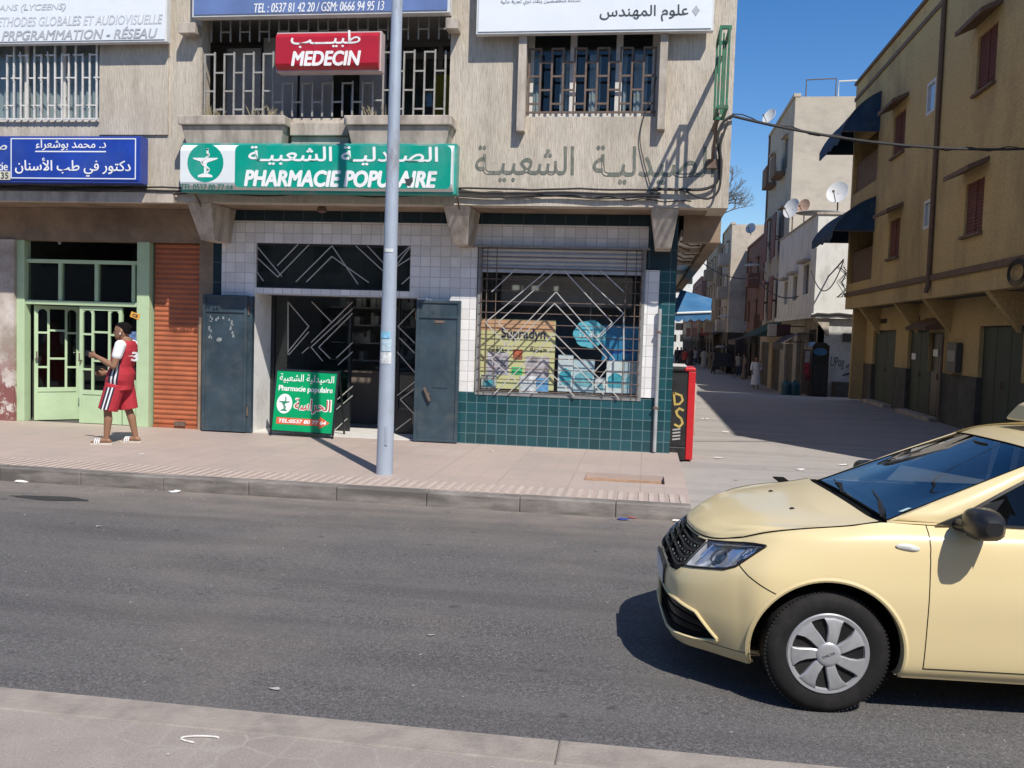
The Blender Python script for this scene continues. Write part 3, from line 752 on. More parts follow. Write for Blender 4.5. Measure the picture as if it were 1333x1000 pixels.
g = MB(); g.add([(x0+.05, YG+.09, z0+.05), (x1-.05, YG+.09, z0+.05), (x1-.05, YG+.09, zc-.05), (x0+.05, YG+.09, zc-.05)], [(0, 1, 2, 3)]); g.build('pane', glass('display_glass', (.93, .95, .95)), dwo)
DW = [((730,352),(645,420)),((745,345),(665,405)),((797,411),(730,352)),((745,345),(815,411)),((640,411),(665,350)),((640,411),(693,463)),((655,411),(700,455)),((797,411),(760,452)),((815,411),(772,455)),
      ((725,380),(640,475)),((724,395),(646,475)),((725,380),(808,470)),((724,395),(795,470)),((640,462),(672,492)),((723,432),(638,512)),((723,448),(655,512)),((723,432),(806,516)),((723,448),(785,514)),((720,485),(690,512)),((720,485),(748,514)),((795,470),(770,495)),((808,470),(785,500)),((697,330),(640,378)),((715,334),(730,352)),((665,350),(640,374)),((790,340),(815,372))]
DW = [((632,420),(713,352)),((648,420),(724,352)),((797,420),(734,352)),((812,408),(752,352)),((632,420),(662,452)),((648,420),(672,443)),((797,420),(776,440)),((812,408),(782,438)),
      ((724,380),(640,468)),((722,395),(650,468)),((724,380),(800,468)),((722,395),(790,466)),((640,468),(672,496)),((722,434),(644,512)),((722,449),(662,512)),((722,434),(805,518)),((722,449),(786,514)),((718,487),(692,512)),((718,487),(748,516)),((800,468),(776,498)),((812,412),(812,468)),((640,380),(672,350)),((812,380),(782,352)),((790,466),(772,486))]
g = MB()
for k, (a_, b_) in enumerate(DW):
    A = onY(*a_, YG-.07); B = onY(*b_, YG-.07); A.y += .0012*(k % 6); B.y = A.y; g.bar(A, B, .019, .014)
g.build('diagonal_rods', M_alu, dwo)
g = MB(); k = 0
while z0+.08+k*.165 < z1:
    zz = z0+.08+k*.165; g.box(x0+.03, x1-.03, YG-.055, YG-.047, zz-.006, zz+.006); k += 1
for xx in (x0+.06, x0+.14, x0+.28, x1-.28, x1-.14, x1-.06): g.box(xx-.006, xx+.006, YG-.047, YG-.039, z0+.02, z1)
g.build('grille', M_iron_b, dwo)
g = MB(); g.box(x0-.1, x1+.1, 14.9, 14.95, .5, 3.2); g.build('display_back', pbr('display_back', (.12, .13, .14), .8), dwo)
g = MB(); g.box(x0, x1, YG+.12, 14.9, z0-.02, z0+.03); g.build('display_shelf', M_wframe, dwo)
g = MB(); g.box(x0+.2, x1-.2, 14.5, 14.54, zc-.5, zc-.03); g.build('backboard', M_room, dwo)
# drainpipe at the corner
g = MB(); p = onY(856, 480, YG-.07); g.tube([(p.x, YG-.07, .17), (p.x, YG-.07, 2.25)], .028, 10); pp = g.build('drainpipe', pbr('grey_pipe', (.34, .35, .35), .5, var=.15), bld)
for zz in (.8, 1.9): g = MB(); g.box(p.x-.04, p.x+.04, YG-.1, YG-.02, zz, zz+.03); g.build('clip', M_iron_b, pp)
# painted wall lettering
M_wallpaint = pbr('faded_dark_paint', (.135, .15, .125), .95, var=.25, scale=20, stretch=(4, 4, .7), dirt=(.36, .31, .25), dscale=8, dstretch=(6, 6, 1), dlo=.52, dhi=.66, damt=.7)
FW = ((0, YU, 0), (1, 0, 0), (0, 0, 1), (0, -1, 0))
def pb(px0, px1, pt, pb_, Y):
    r = rect(px0, px1, pt, pb_, Y); return r
letters(arabic('الصيدليـة'), pb(772, 930, 190, 240, YU), FW, M_wallpaint, bld, .003, .012, name='painted_lettering', embed=.012)
letters(arabic('الشعبيـة'), pb(619, 747, 190, 237, YU), FW, M_wallpaint, bld, .003, .012, name='painted_lettering', embed=.012)
# buildings across the road, behind the photographer: they shade the place and mirror in its glass
M_opp = crepi('opposite_render', (.42, .37, .31), (.32, .28, .23), (.24, .21, .17), .4, .4)
for (a, b, y, h, lab, mt_) in ((-30, -11.5, -9, 7.5, 'long beige building across the road behind the photographer', M_opp), (-11, 1.5, -10.5, 9.0, 'tall beige building across the road straight behind the photographer', M_conc), (2.2, 9.5, -9.5, 6.0, 'low grey building across the road behind the taxi', M_opp), (11, 34, -11, 8.0, 'beige building across the road at the far right behind the photographer', M_conc)):
    ob = thing('opposite_building', lab, 'building', ((a+b)/2, y-4, 0)); hs_ = []; g = MB(); n = int((b-a)/3)
    for k in range(n):
        for f in range(int((h-3)/3)+1): hs_.append((a+(b-a)*(k+.3)/n, a+(b-a)*(k+.7)/n, 1.0+3*f if f else .1, 2.6+3*f))
    wall_panels(g, a, b, 0, h, y-.3, y, hs_); g.box(a, b, y-8, y-.6, 0, h-.2); g.build('wall', mt_, ob)
    for (p, q, r_, s_) in hs_: g = MB(); g.box(p, q, y-.2, y-.15, r_, s_); g.build('window', M_dark, ob)
# ------------------------------------------------------------------ signs on the building
M_signwhite = pbr('sign_white', (.74, .77, .80), .35, var=.04, scale=2, dirt=(.55, .55, .54), dscale=2, dlo=.6, dhi=.85)
M_signblue = pbr('sign_blue', (.014, .05, .33), .35, var=.2, scale=2, dirt=(.05, .09, .30), dscale=1.6, dlo=.5, dhi=.8)
M_signgrey = pbr('sign_grey_blue', (.13, .19, .38), .35, var=.15, scale=2)
M_signred = pbr('sign_red', (.42, .012, .025), .35, var=.15, scale=3, dirt=(.45, .12, .13), dscale=2.5, dlo=.55, dhi=.85)
M_signgreen = pbr('sign_green', (.0, .30, .215), .35, var=.1, scale=3, dirt=(.10, .34, .27), dscale=2.2, dstretch=(1, 1, .5), dlo=.5, dhi=.8)
M_greylet = pbr('grey_lettering', (.42, .43, .45), .5, var=.06)
M_whitelet = pbr('white_lettering', (.80, .80, .78), .5, var=.04)
M_darklet = pbr('dark_lettering', (.05, .06, .06), .5)
M_frame_w = pbr('sign_rim', (.62, .63, .62), .45, var=.1)

def signbox(name, label, r, Y, depth, mat, rim=.03, curve=0.0, rimmat=None, group=None):
    x0, x1, z0, z1 = r
    t = thing(name, label, 'sign', ((x0+x1)/2, Y+depth, z0), group)
    g = MB(); g.box(x0, x1, Y+.012+curve, Y+depth, z0, z1); g.build('casing', rimmat or M_frame_w, t, bevel=.004)
    g = MB(); n = 14; pf = []
    for k in range(n+1):
        f = k/n; e = max(0, abs(f-.5)*2-.72)/.28; pf.append((Y+.0+curve*(e*e), z0+rim+(z1-z0-2*rim)*f))
    rows = [[(x0+rim, y, z), (x1-rim, y, z)] for y, z in pf]
    g.grid(rows, False); b = len(g.v)
    yb = Y+.013+curve
    g.add([(x0+rim, y, z) for y, z in pf]+[(x0+rim, yb, pf[-1][1]), (x0+rim, yb, pf[0][1])], [tuple(range(n+3))])
    g.add([(x1-rim, y, z) for y, z in pf]+[(x1-rim, yb, pf[-1][1]), (x1-rim, yb, pf[0][1])], [tuple(range(n+2, -1, -1))])
    g.add([(x0+rim, pf[-1][0], pf[-1][1]), (x1-rim, pf[-1][0], pf[-1][1]), (x1-rim, yb, pf[-1][1]), (x0+rim, yb, pf[-1][1])], [(0, 1, 2, 3)])
    g.add([(x0+rim, pf[0][0], pf[0][1]), (x1-rim, pf[0][0], pf[0][1]), (x1-rim, yb, pf[0][1]), (x0+rim, yb, pf[0][1])], [(3, 2, 1, 0)])
    g.build('panel', mat, t)
    for xx in (x0+.25, x1-.25):
        g = MB(); g.box(xx-.02, xx+.02, Y+depth, YU-.001, z1-.12, z1-.08); g.build('fixing', M_iron_b, t)
    return t
def fr(Y): return ((0, Y, 0), (1, 0, 0), (0, 0, 1), (0, -1, 0))
def emblem(t, F, cx, cz, rx, rz, mat, s=1.0, d=.004, white=None):
    """bowl with a snake around its stem"""
    g = MB()
    flat(g, F, [(cx-.72*rx, cz+.25*rz), (cx+.72*rx, cz+.25*rz), (cx+.62*rx, cz+.17*rz), (cx+.14*rx, cz+.02*rz), (cx+.07*rx, cz-.05*rz), (cx+.06*rx, cz-.56*rz), (cx-.06*rx, cz-.56*rz), (cx-.07*rx, cz-.05*rz), (cx-.14*rx, cz+.02*rz), (cx-.62*rx, cz+.17*rz)], d)
    flat(g, F, [(cx-.4*rx, cz-.76*rz), (cx+.4*rx, cz-.76*rz), (cx+.4*rx, cz-.66*rz), (cx+.14*rx, cz-.565*rz), (cx-.14*rx, cz-.565*rz), (cx-.4*rx, cz-.66*rz)], d)
    pts = []
    for k in range(40):
        f = k/39; z = -.5+1.2*f
        x = .20*math.sin(f*9.5+.6)*(1-.1*f)
        if f > .8: x = x*.6+(f-.8)*.9; z = .46+.24*math.sin((f-.8)/.2*2.4)
        pts.append((cx+x*rx, cz+z*rz))
    ribbon(g, F, pts, .085*rx*1.2, d+.002)
    g.build('emblem', mat, t)

# top left white sign
r = rect(-140, 217, -70, 55, 12.42)
s1 = signbox('wall_sign', 'white sign with grey italic lettering hung above the barred window at top left', (r[0], r[1], onY(140, 55, 12.42).z, onY(140, -70, 12.42).z), 12.42, .12, M_signwhite)
F = fr(12.42)
M_palelet = pbr('faded_lettering', (.55, .57, .60), .5, var=.08)
letters('ROMANS (LYCEENS)', pb(-28, 86, 6, 16, 12.42), F, M_palelet, s1, .004, .02, .25)
letters('METHODES GLOBALES ET AUDIOVISUELLE', pb(-12, 212, 21, 33, 12.42), F, M_palelet, s1, .004, .02, .25)
letters('PRPGRAMMATION - RÉSEAU', pb(3, 205, 36, 51, 12.42), F, M_greylet, s1, .004, .025, .25)
# grey-blue sign over the loggia
r = rect(250, 586, -70, 19, 12.40)
s2 = signbox('wall_sign', 'grey-blue sign with a white telephone line above the loggia grille', r, 12.40, .16, M_signgrey)
letters('TEL : 0537 81 42 20 / GSM: 0666 94 95 13', pb(331, 500, 3, 15, 12.40), fr(12.40), M_whitelet, s2, .004, .015, .2)
# white sign over the right window
r = rect(621, 931, -70, 42, 12.42)
s3 = signbox('wall_sign', 'white sign with dark Arabic lettering above the rusty window grille', r, 12.42, .12, M_signwhite)
F = fr(12.42)
letters(arabic('علوم المهندس'), pb(781, 896, 7, 28, 12.42), F, M_darklet, s3, .004, .012)
letters(arabic('أساتذة متخصصين ولقاء ذوي تجربة عالية'), pb(652, 756, -3, 6, 12.42), F, M_greylet, s3, .004, .008)
g = MB(); c = onY(906, 14, 12.42); flat(g, F, [(c.x-.05, c.z), (c.x, c.z-.07), (c.x+.05, c.z), (c.x, c.z+.07)], .004); g.build('bullet', M_greylet, s3)
# blue dentist sign
Yb = 12.36; r = rect(-150, 183, 177, 237, Yb)
s4 = signbox('wall_sign', 'blue sign with white Arabic lettering below the left barred window', r, Yb, .2, M_signblue, rim=.035, rimmat=pbr('blue_rim', (.03, .06, .3), .4))
F = fr(Yb)
letters(arabic('د. محمد بوشعراء'), pb(47, 138, 182, 196, Yb), F, M_whitelet, s4, .004, .008)
letters(arabic('دكتور في طب الأسنان'), pb(20, 170, 206, 230, Yb), F, M_whitelet, s4, .004, .012)
letters('Dentistie', pb(-34, 10, 211, 222, Yb), F, M_whitelet, s4, .004, .012)
g = MB(); q = pb(46, 138, 196.6, 198.2, Yb); flat(g, F, [(q[0], q[2]), (q[1], q[2]), (q[1], q[3]), (q[0], q[3])], .003)
q = pb(14, 177, 180, 233, Yb)
for (a, b_, c, d) in ((q[0], q[1], q[2], q[2]+.015), (q[0], q[1], q[3]-.015, q[3]), (q[0], q[0]+.015, q[2]+.015, q[3]-.015), (q[1]-.015, q[1], q[2]+.015, q[3]-.015)): flat(g, F, [(a, c), (b_, c), (b_, d), (a, d)], .003)
g.build('outline', M_signwhite, s4)
g = MB(); q = pb(-60, 13.5, 223, 234, Yb); flat(g, F, [(q[0], q[2]), (q[1], q[2]), (q[1], q[3]), (q[0], q[3])], .003); g.build('number_strip', pbr('cream_strip', (.6, .58, .45), .5), s4)
letters('80 36 35', pb(-26, 11, 224.5, 232.5, Yb), fr(Yb-.003), M_darklet, s4, .004, .012)
letters(arabic('ص'), pb(-12, 9, 189, 199, Yb), F, M_whitelet, s4, .004, .012)
# red doctor sign
Yr = 12.25; r = rect(357, 494, 39, 91, Yr)
s5 = signbox('wall_sign', 'small red light box reading MEDECIN in front of the loggia grille', r, Yr, .26, M_signred, rim=.02, curve=.07, rimmat=pbr('pale_rim', (.5, .40, .40), .4))
F = fr(Yr)
letters(arabic('طبيـــب'), pb(379, 469, 40, 62, Yr), F, M_whitelet, s5, .004, .012)
letters('MEDECIN', pb(380, 469, 67, 85, Yr), F, M_whitelet, s5, .004, .05, .18)
# green pharmacy sign
Yp = 12.22; r = rect(232, 592, 185, 250, Yp)
s6 = signbox('pharmacy_sign', 'long green and white pharmacy light box reading PHARMACIE POPULAIRE', r, Yp, .3, pbr('sign_milk_white', (.70, .74, .73), .3, var=.05), rim=.03, curve=.08, rimmat=pbr('teal_rim', (.03, .30, .25), .4, dirt=(.3, .33, .3), dscale=4))
F = fr(Yp)
q = pb(306, 587, 189.5, 245, Yp); rr = .07; pts = []
for cx, cz, a0 in ((q[1]-rr, q[3]-rr, 0), (q[0]+rr, q[3]-rr, 90), (q[0]+rr, q[2]+rr, 180), (q[1]-rr, q[2]+rr, 270)):
    pts += [(cx+rr*math.cos(R_(a0+15*k)), cz+rr*math.sin(R_(a0+15*k))) for k in range(7)]
g = MB(); flat(g, F, pts, .004); g.build('green_field', M_signgreen, s6)
F2 = fr(Yp-.004)
letters(arabic('الصيدليـة الشعبيـة'), pb(324, 570, 191, 215, Yp), F2, M_whitelet, s6, .004, .016)
letters('PHARMACIE POPULAIRE', pb(319, 568, 223, 243, Yp), F2, M_whitelet, s6, .004, .058, .18)
letters('TEL.0537 80 77 64', pb(235, 303, 240, 248, Yp), F, pbr('dark_green_lettering', (.03, .15, .12), .5), s6, .004, .012)
c = onY(267.5, 212, Yp); e = onY(291, 212, Yp); f_ = onY(267, 187, Yp); rx = e.x-c.x; rz = f_.z-c.z
g = MB(); flat(g, F, disc(c.x, c.z, rx, rz), .004); g.build('roundel', M_signgreen, s6)
emblem(s6, F2, c.x, c.z, rx, rz, M_whitelet)
for xx in (r[0]+.1, r[1]-.02):
    g = MB(); g.bar((xx, Yp+.28, r[2]+.02), (xx, YU+.3, ZB-.25), .022); g.build('strut', M_iron_b, s6)
# torn patch on the pharmacy sign
g = MB(); c = onY(532, 236, Yp-.006); flat(g, fr(Yp-.0045), [(c.x-.055, c.z+.03), (c.x-.03, c.z-.06), (c.x+.02, c.z-.07), (c.x+.06, c.z+.0), (c.x+.055, c.z+.06), (c.x+.01, c.z+.035)], .006); g.build('torn_hole', M_darklet, s6)

# dry weeds in the planters
M_weed = pbr('dry_weed', (.24, .20, .12), .9, var=.3, scale=30)
def weeds(pxa, pxb, n, h, label):
    g = MB(); a = onY(pxa, 150, 12.45); b = onY(pxb, 150, 12.45)
    for k in range(n):
        x = a.x+(b.x-a.x)*random.random(); y = 12.40+.15*random.random(); hh = h*(.4+.6*random.random()); lx = (random.random()-.5)*.14
        g.add([(x-.006, y, a.z-.05), (x+.006, y, a.z-.05), (x+lx+.003, y+.02, a.z+hh*.7), (x+lx*1.6, y+.03, a.z+hh)], [(0, 1, 2), (0, 2, 3)])
        if k % 3 == 0: g.add([(x+lx, y, a.z+hh*.6), (x+lx+.03, y-.01, a.z+hh*.7), (x+lx+.01, y, a.z+hh*.78)], [(0, 1, 2)])
    tag(g.build('dry_weeds', M_weed), label, 'weeds', 'dry weeds in the planters')
weeds(262, 292, 20, .16, 'dry weeds at the left end of the planter under the loggia')
weeds(320, 360, 24, .17, 'dry weeds in the planter just left of the red sign')
weeds(478, 492, 9, .16, 'dry weed tuft in the right planter left of the lamp post')
weeds(499, 508, 7, .26, 'tall dry weed close behind the lamp post')

# cables along the ledge and over the corner
M_cable = pbr('black_cable', (.03, .028, .026), .7, var=.3)
def sag(a, b, s, n=24):
    a = Vector(a); b = Vector(b); return [a.lerp(b, k/n)-Vector((0, 0, s*4*(k/n)*(1-k/n))) for k in range(n+1)]
def ledge_cable(y0, y1, Y, rr, wob, seed, label, x0=0, x1=860):
    rnd = random.Random(seed); pts = []
    for k in range(45):
        px = x0+(x1-x0)*k/44; p = onY(px, y0+(y1-y0)*k/44+wob*math.sin(k*.9+seed)+rnd.uniform(-.6, .6), Y); pts.append(p)
    g = MB(); g.tube(pts, rr, 6); tag(g.build('cable', M_cable), label, 'cable', 'cables along the ledge')
ledge_cable(243, 247, YU-.05, .013, .7, 1, 'topmost black cable running along the building ledge', -60)
ledge_cable(246, 252, YU-.07, .016, 1.0, 2, 'thick twisted black cable just under the topmost ledge cable', -60)
ledge_cable(250, 258, YU-.05, .010, 1.4, 3, 'thin loose black cable lowest along the ledge', -60)
ledge_cable(248, 263, YU-.04, .009, 1.2, 4, 'thin cable sagging below the painted lettering by the corner bracket', 590, 900)
def pcable(name, label, pts, rr, Y=None, group='cables over the street corner'):
    P = [onY(p[0], p[1], p[2] if len(p) > 2 else Y) for p in pts]
    # smooth with Catmull-Rom
    out = []
    for i in range(len(P)-1):
        p0, p1, p2, p3 = P[max(i-1, 0)], P[i], P[i+1], P[min(i+2, len(P)-1)]
        for k in range(6):
            t = k/6; out.append(.5*((2*p1)+(p2-p0)*t+(2*p0-5*p1+4*p2-p3)*t*t+(3*p1-p0-3*p2+p3)*t**3))
    out.append(P[-1]); g = MB(); g.tube(out, rr, 7); return tag(g.build(name, M_cable), label, 'cable', group)
pcable('cable', 'thick black cable looping down the facade corner from the overhead line', [(850, 246), (885, 247), (918, 246), (934, 235), (937, 205), (934, 180), (941, 160), (953, 151)], .021, YU-.06)
pcable('cable', 'black cable hanging in a low loop at the facade corner', [(890, 248), (910, 257), (925, 258), (936, 246), (939, 215), (938, 188), (948, 158)], .016, YU-.10)
pcable('cable', 'thin cable hanging down from the rusty window to the ledge', [(855, 100), (850, 115), (846, 130), (838, 152), (833, 180), (838, 210), (846, 240)], .007, YU-.03)
A = onY(953, 151, YU-.06); B = onX(1420, 188, 6.38); g = MB()
pts = sag(A, B, .22); g.tube(pts, .019, 7); tag(g.build('cable', M_cable), 'thick overhead cable crossing the street to the yellow building', 'cable', 'cables over the street corner')
g = MB(); pts = [Vector(p)+Vector((0, .02, .03*math.sin(i*1.3))) for i, p in enumerate(sag(A+Vector((0, 0, .03)), B+Vector((0, 0, .05)), .26, 40))]; g.tube(pts, .008, 6); tag(g.build('cable', M_cable), 'thin cable twisted around the thick overhead cable', 'cable', 'cables over the street corner')

# projecting neon frame at the corner
xn = onY(938, 90, 11.45).x
zt_, zb_ = onY(938, 34, 11.45).z, onY(938, 142, 11.45).z
fr_ = thing('neon_frame', 'green projecting sign frame, empty, bolted to the facade corner', 'sign frame', (xn, YU, zb_))
M_gfr = pbr('green_frame_paint', (.025, .15, .075), .5, var=.3, scale=12, dirt=(.12, .08, .05), dscale=9, dlo=.5, dhi=.7)
g = MB()
for (ya, yb) in ((11.42, 11.46), (12.00, 12.04)):
    for xa in (xn-.03, xn+.075): g.box(xa, xa+.026, ya, yb, zb_+.04, zt_-.04)
    for za in (zt_-.04, zb_): g.box(xn-.03, xn+.11, ya, yb, za, za+.04)
for za in (zt_-.04, zb_):
    for xa in (xn-.03, xn+.075): g.box(xa, xa+.035, 11.46, 12.00, za, za+.04)
g.box(xn+.03, xn+.05, 11.70, 11.73, zb_+.0, zt_-.0)
g.build('frame', M_gfr, fr_)
for zz in (zt_-.2, zb_+.02):
    g = MB(); g.bar((xn+.03, 12.04, zz), (xn+.02, YU, zz), .05); g.build('arm', M_iron_b, fr_)
g = MB(); g.bar((xn+.03, 12.04, zb_+.1), (xn+.02, YU, zb_-.42), .035); g.build('brace', M_iron_b, fr_)
g = MB(); g.box(xn-.05, xn+.16, YU-.05, YU-.001, zb_-.5, zb_-.38); g.build('wall_plate', M_iron_b, fr_)

# A-board by the door
O = onY(354, 552, 13.28); O.z = .235; Q = onY(434, 553, 13.28)
wB = Q.x-O.x; hB_ = .92
upv = Vector((0.0, .16, .987)).normalized(); rt = Vector((1, -.06, -.008)).normalized(); upv = (upv-rt*upv.dot(rt)).normalized(); ov = rt.cross(upv)
ab = thing('sidewalk_sign', 'green stand-up pharmacy board on the threshold of the open door', 'sign', (O.x+wB/2, O.y, .15))
FA = (O, rt, upv, ov)
g = MB(); flat(g, FA, [(0, 0), (wB, 0), (wB, hB_), (0, hB_)], .012, -.012); g.build('board', pbr('board_green', (.0, .31, .11), .35, var=.06), ab)
g = MB()
for q in ((-.03, 0, -.02, hB_+.03), (wB, wB+.03, -.02, hB_+.03)): flat(g, FA, [(q[0], q[2]), (q[1], q[2]), (q[1], q[3]), (q[0], q[3])], .03, -.02)
flat(g, FA, [(0, -.02), (wB, -.02), (wB, 0), (0, 0)], .028, -.02); flat(g, FA, [(0, hB_), (wB, hB_), (wB, hB_+.03), (0, hB_+.03)], .028, -.02)
g.build('frame', M_blackpaint, ab)
for a_ in (-.015, wB+.015):
    g = MB(); p = fpt(FA, a_, -.02, 0); q = fpt(FA, a_, hB_, -.02); g.bar(p, (p.x, p.y-.012, .151), .026); g.build('leg', M_blackpaint, ab)
    g = MB(); g.bar(q-ov*.03, (q.x, q.y+.32, .172), .026); g.build('leg', M_blackpaint, ab)
letters(arabic('الصيدلية الشعبية'), (.05, wB-.04, hB_*.80, hB_*.955), FA, M_whitelet, ab, .003, .008)
letters('Pharmacie populaire', (.05, wB-.05, hB_*.64, hB_*.755), FA, M_whitelet, ab, .003, .03)
letters(arabic('الحراسة'), (wB*.335, wB-.05, hB_*.30, hB_*.55), FA, M_whitelet, ab, .002, .06)
letters(arabic('الحراسة'), (wB*.345, wB-.06, hB_*.31, hB_*.545), FA, pbr('red_lettering', (.45, .05, .04), .5), ab, .004, .008)
g = MB(); flat(g, FA, disc(wB*.17, hB_*.45, wB*.13, hB_*.165), .003); g.build('roundel', M_whitelet, ab)
emblem(ab, (O+ov*.003, rt, upv, ov), wB*.17, hB_*.45, wB*.13, hB_*.16, pbr('emblem_green', (.03, .22, .12), .5), d=.003)
g = MB(); flat(g, FA, [(wB*.06, hB_*.11), (wB*.78, hB_*.11), (wB*.78, hB_*.065), (wB*.95, hB_*.165), (wB*.78, hB_*.265), (wB*.78, hB_*.22), (wB*.06, hB_*.22)], .003); g.build('arrow', pbr('orange_arrow', (.62, .12, .05), .4), ab)
letters('TEL:0537 80 77 64', (wB*.10, wB*.89, hB_*.135, hB_*.195), (O+ov*.003, rt, upv, ov), M_whitelet, ab, .003, .035, .15)

# lamp post on the pavement
bp = onZ(500.5, 617, .15); tp = onY(517, 0, bp.y)
z8 = 7.4; lean = (tp.x-bp.x)/(tp.z-.15)
M_pole = pbr('blue_grey_pole', (.36, .41, .48), .5, metal=.1, var=.08, scale=3, dirt=(.22, .21, .20), dscale=5, dstretch=(1, 1, .4), dlo=.58, dhi=.75)
lp = thing('lamp_post', 'tall pale blue-grey metal post standing on the pavement before the pharmacy', 'lamp post', (bp.x, bp.y, .15))
g = MB(); g.tube([(bp.x+lean*z, bp.y, .15+z) for z in (0, .03, .5, 1.2, 2.5, 4, z8)], [.098, .098, .095, .090, .080, .070, .05], 24); g.build('pole', M_pole, lp)
g = MB(); g.box(bp.x+.02, bp.x+.05, bp.y-.102, bp.y-.0955, .5, .72); g.build('hatch', M_pole, lp)
def band(z0, z1, a0, a1, col, r):
    g = MB(); rows = []
    for z in (z0, z1):
        cx = bp.x+lean*(z-.15); rows.append([(cx+r*math.sin(R_(a)), bp.y-r*math.cos(R_(a)), z) for a in range(a0, a1+1, 8)])
    g.grid(rows); return g.build('sticker', pbr('sticker_%s' % len(_cache), col, .6, var=.35, scale=25), lp)
zs1 = onY(508, 432, bp.y).z; zs0 = onY(508, 455, bp.y).z; zs2 = onY(508, 470, bp.y).z
band(zs0+.13, zs1, -50, 30, (.22, .48, .66), .0925); band(zs0-.02, zs0+.12, -40, 46, (.42, .55, .62), .0925); band(zs2-.03, zs0-.03, -45, 50, (.58, .60, .60), .0930); band(2.72, 2.76, -35, 40, (.6, .62, .6), .0845)

# black and red street cabinet with graffiti
cx0, cx1 = onY(870, 540, 13.8).x, onY(894, 540, 13.8).x; cx2 = onY(903.5, 540, 13.8).x
zt_ = onY(885, 478, 13.8).z
M_cabb = pbr('black_cabinet', (.022, .021, .021), .45, var=.3, scale=6, dirt=(.10, .09, .08), dscale=4, dlo=.55, dhi=.75)
M_cabr = pbr('red_cabinet', (.52, .018, .022), .4, var=.12, scale=5)
cb = thing('street_cabinet', 'black and red metal cabinet with gold graffiti at the building corner', 'cabinet', ((cx0+cx2)/2, 14.1, .02))
g = MB(); g.box(cx0, cx1, 13.8, 14.5, .22, zt_-.06); g.build('body', M_cabb, cb, bevel=.01)
g = MB(); g.box(cx1, cx2, 13.78, 14.52, .03, zt_-.06); g.build('side_panel', M_cabr, cb, bevel=.012)
g = MB(); g.box(cx0-.01, cx1-.06, 13.77, 14.53, zt_-.06, zt_-.002); g.build('lid', M_cabb, cb, bevel=.015)
g = MB(); g.box(cx1-.06, cx2, 13.77, 14.53, zt_-.06, zt_); g.build('lid', M_cabr, cb, bevel=.02)
g = MB(); g.box(cx0-.01, cx1-.03, 13.76, 14.54, zt_, zt_+.03); g.build('top_cover', pbr('pale_cover', (.5, .48, .46), .6), cb, bevel=.012)
g = MB(); g.box(cx0+.0, cx1-.005, 13.75, 14.55, .02, .22); g.build('plinth', M_cabb, cb, bevel=.015)
g = MB(); g.box(cx2, cx2+.025, 13.85, 14.45, .4, zt_-.25); g.build('edge_strip', M_conc, cb)
FC = fr(13.8); M_gold = pbr('gold_graffiti', (.50, .36, .10), .5, var=.2, scale=20)
def cz(p): return onY(885, p, 13.8).z
def cxp(p): return onY(p, 540, 13.8).x
g = MB(); Dp = [(876, 512), (878, 527), (884, 526), (888, 521), (886, 515), (876, 512)]
ribbon(g, FC, [(cxp(a), cz(b)) for a, b in Dp], .03, .004); g.build('graffiti', M_gold, cb)
g = MB(); Sp = [(889, 534), (884, 532), (880, 536), (882, 541), (887, 545), (889, 551), (885, 556), (879, 553)]
ribbon(g, FC, [(cxp(a), cz(b)) for a, b in Sp], .032, .004); g.build('graffiti', M_gold, cb)
g = MB()
for k in range(4): ribbon(g, FC, [(cxp(877), cz(560+4.2*k)), (cxp(886), cz(558.6+4.2*k))], .022, .004)
g.build('graffiti_stripes', pbr('grey_graffiti', (.42, .40, .38), .5), cb)

# things in the display window
YP = 13.72
q = rect(623, 722, 416, 512, YP)
po = thing('advert_board', 'yellow advertising board with black lettering inside the pharmacy window', 'poster', ((q[0]+q[1])/2, YP, .95))
g = MB(); g.box(q[0], q[1], YP, YP+.03, .985, q[3]); g.build('board', pbr('yellow_board', (.62, .59, .30), .45, var=.05), po)
FP = fr(YP)
g = MB(); b_ = pb(625, 722, 417, 431, YP); flat(g, FP, [(b_[0], b_[2]), (b_[1], b_[2]), (b_[1], b_[3]), (b_[0], b_[3])], .003); g.build('orange_band', pbr('orange_band', (.62, .36, .20), .5), po)
letters('Supradyn', pb(653, 710, 428, 444, YP), fr(YP-.004), pbr('navy_lettering', (.02, .02, .08), .5), po, .004, .02, embed=.001)
letters(arabic('حيوية'), pb(690, 712, 451, 459, YP), FP, M_darklet, po, .004, .012)
letters(arabic('طاقة'), pb(640, 660, 451, 459, YP), FP, M_darklet, po, .004, .012)
for k, (a, b2, c, d, col) in enumerate(((634, 662, 459, 488, (.45, .42, .48)), (684, 715, 464, 492, (.40, .36, .38)), (668, 680, 455, 468, (.45, .12, .06)), (666, 680, 478, 488, (.05, .45, .16)), (676, 700, 490, 512, (.62, .66, .72)), (698, 714, 492, 510, (.12, .30, .52)))):
    g = MB(); b_ = pb(a, b2, c, d, YP); flat(g, FP, [(b_[0], b_[2]), (b_[1], b_[2]), (b_[1], b_[3]), (b_[0], b_[3])], .003+.0005*k); g.build('picture', pbr('poster_picture_%d' % k, col, .5, var=.6, scale=9), po)
YQ = 13.74
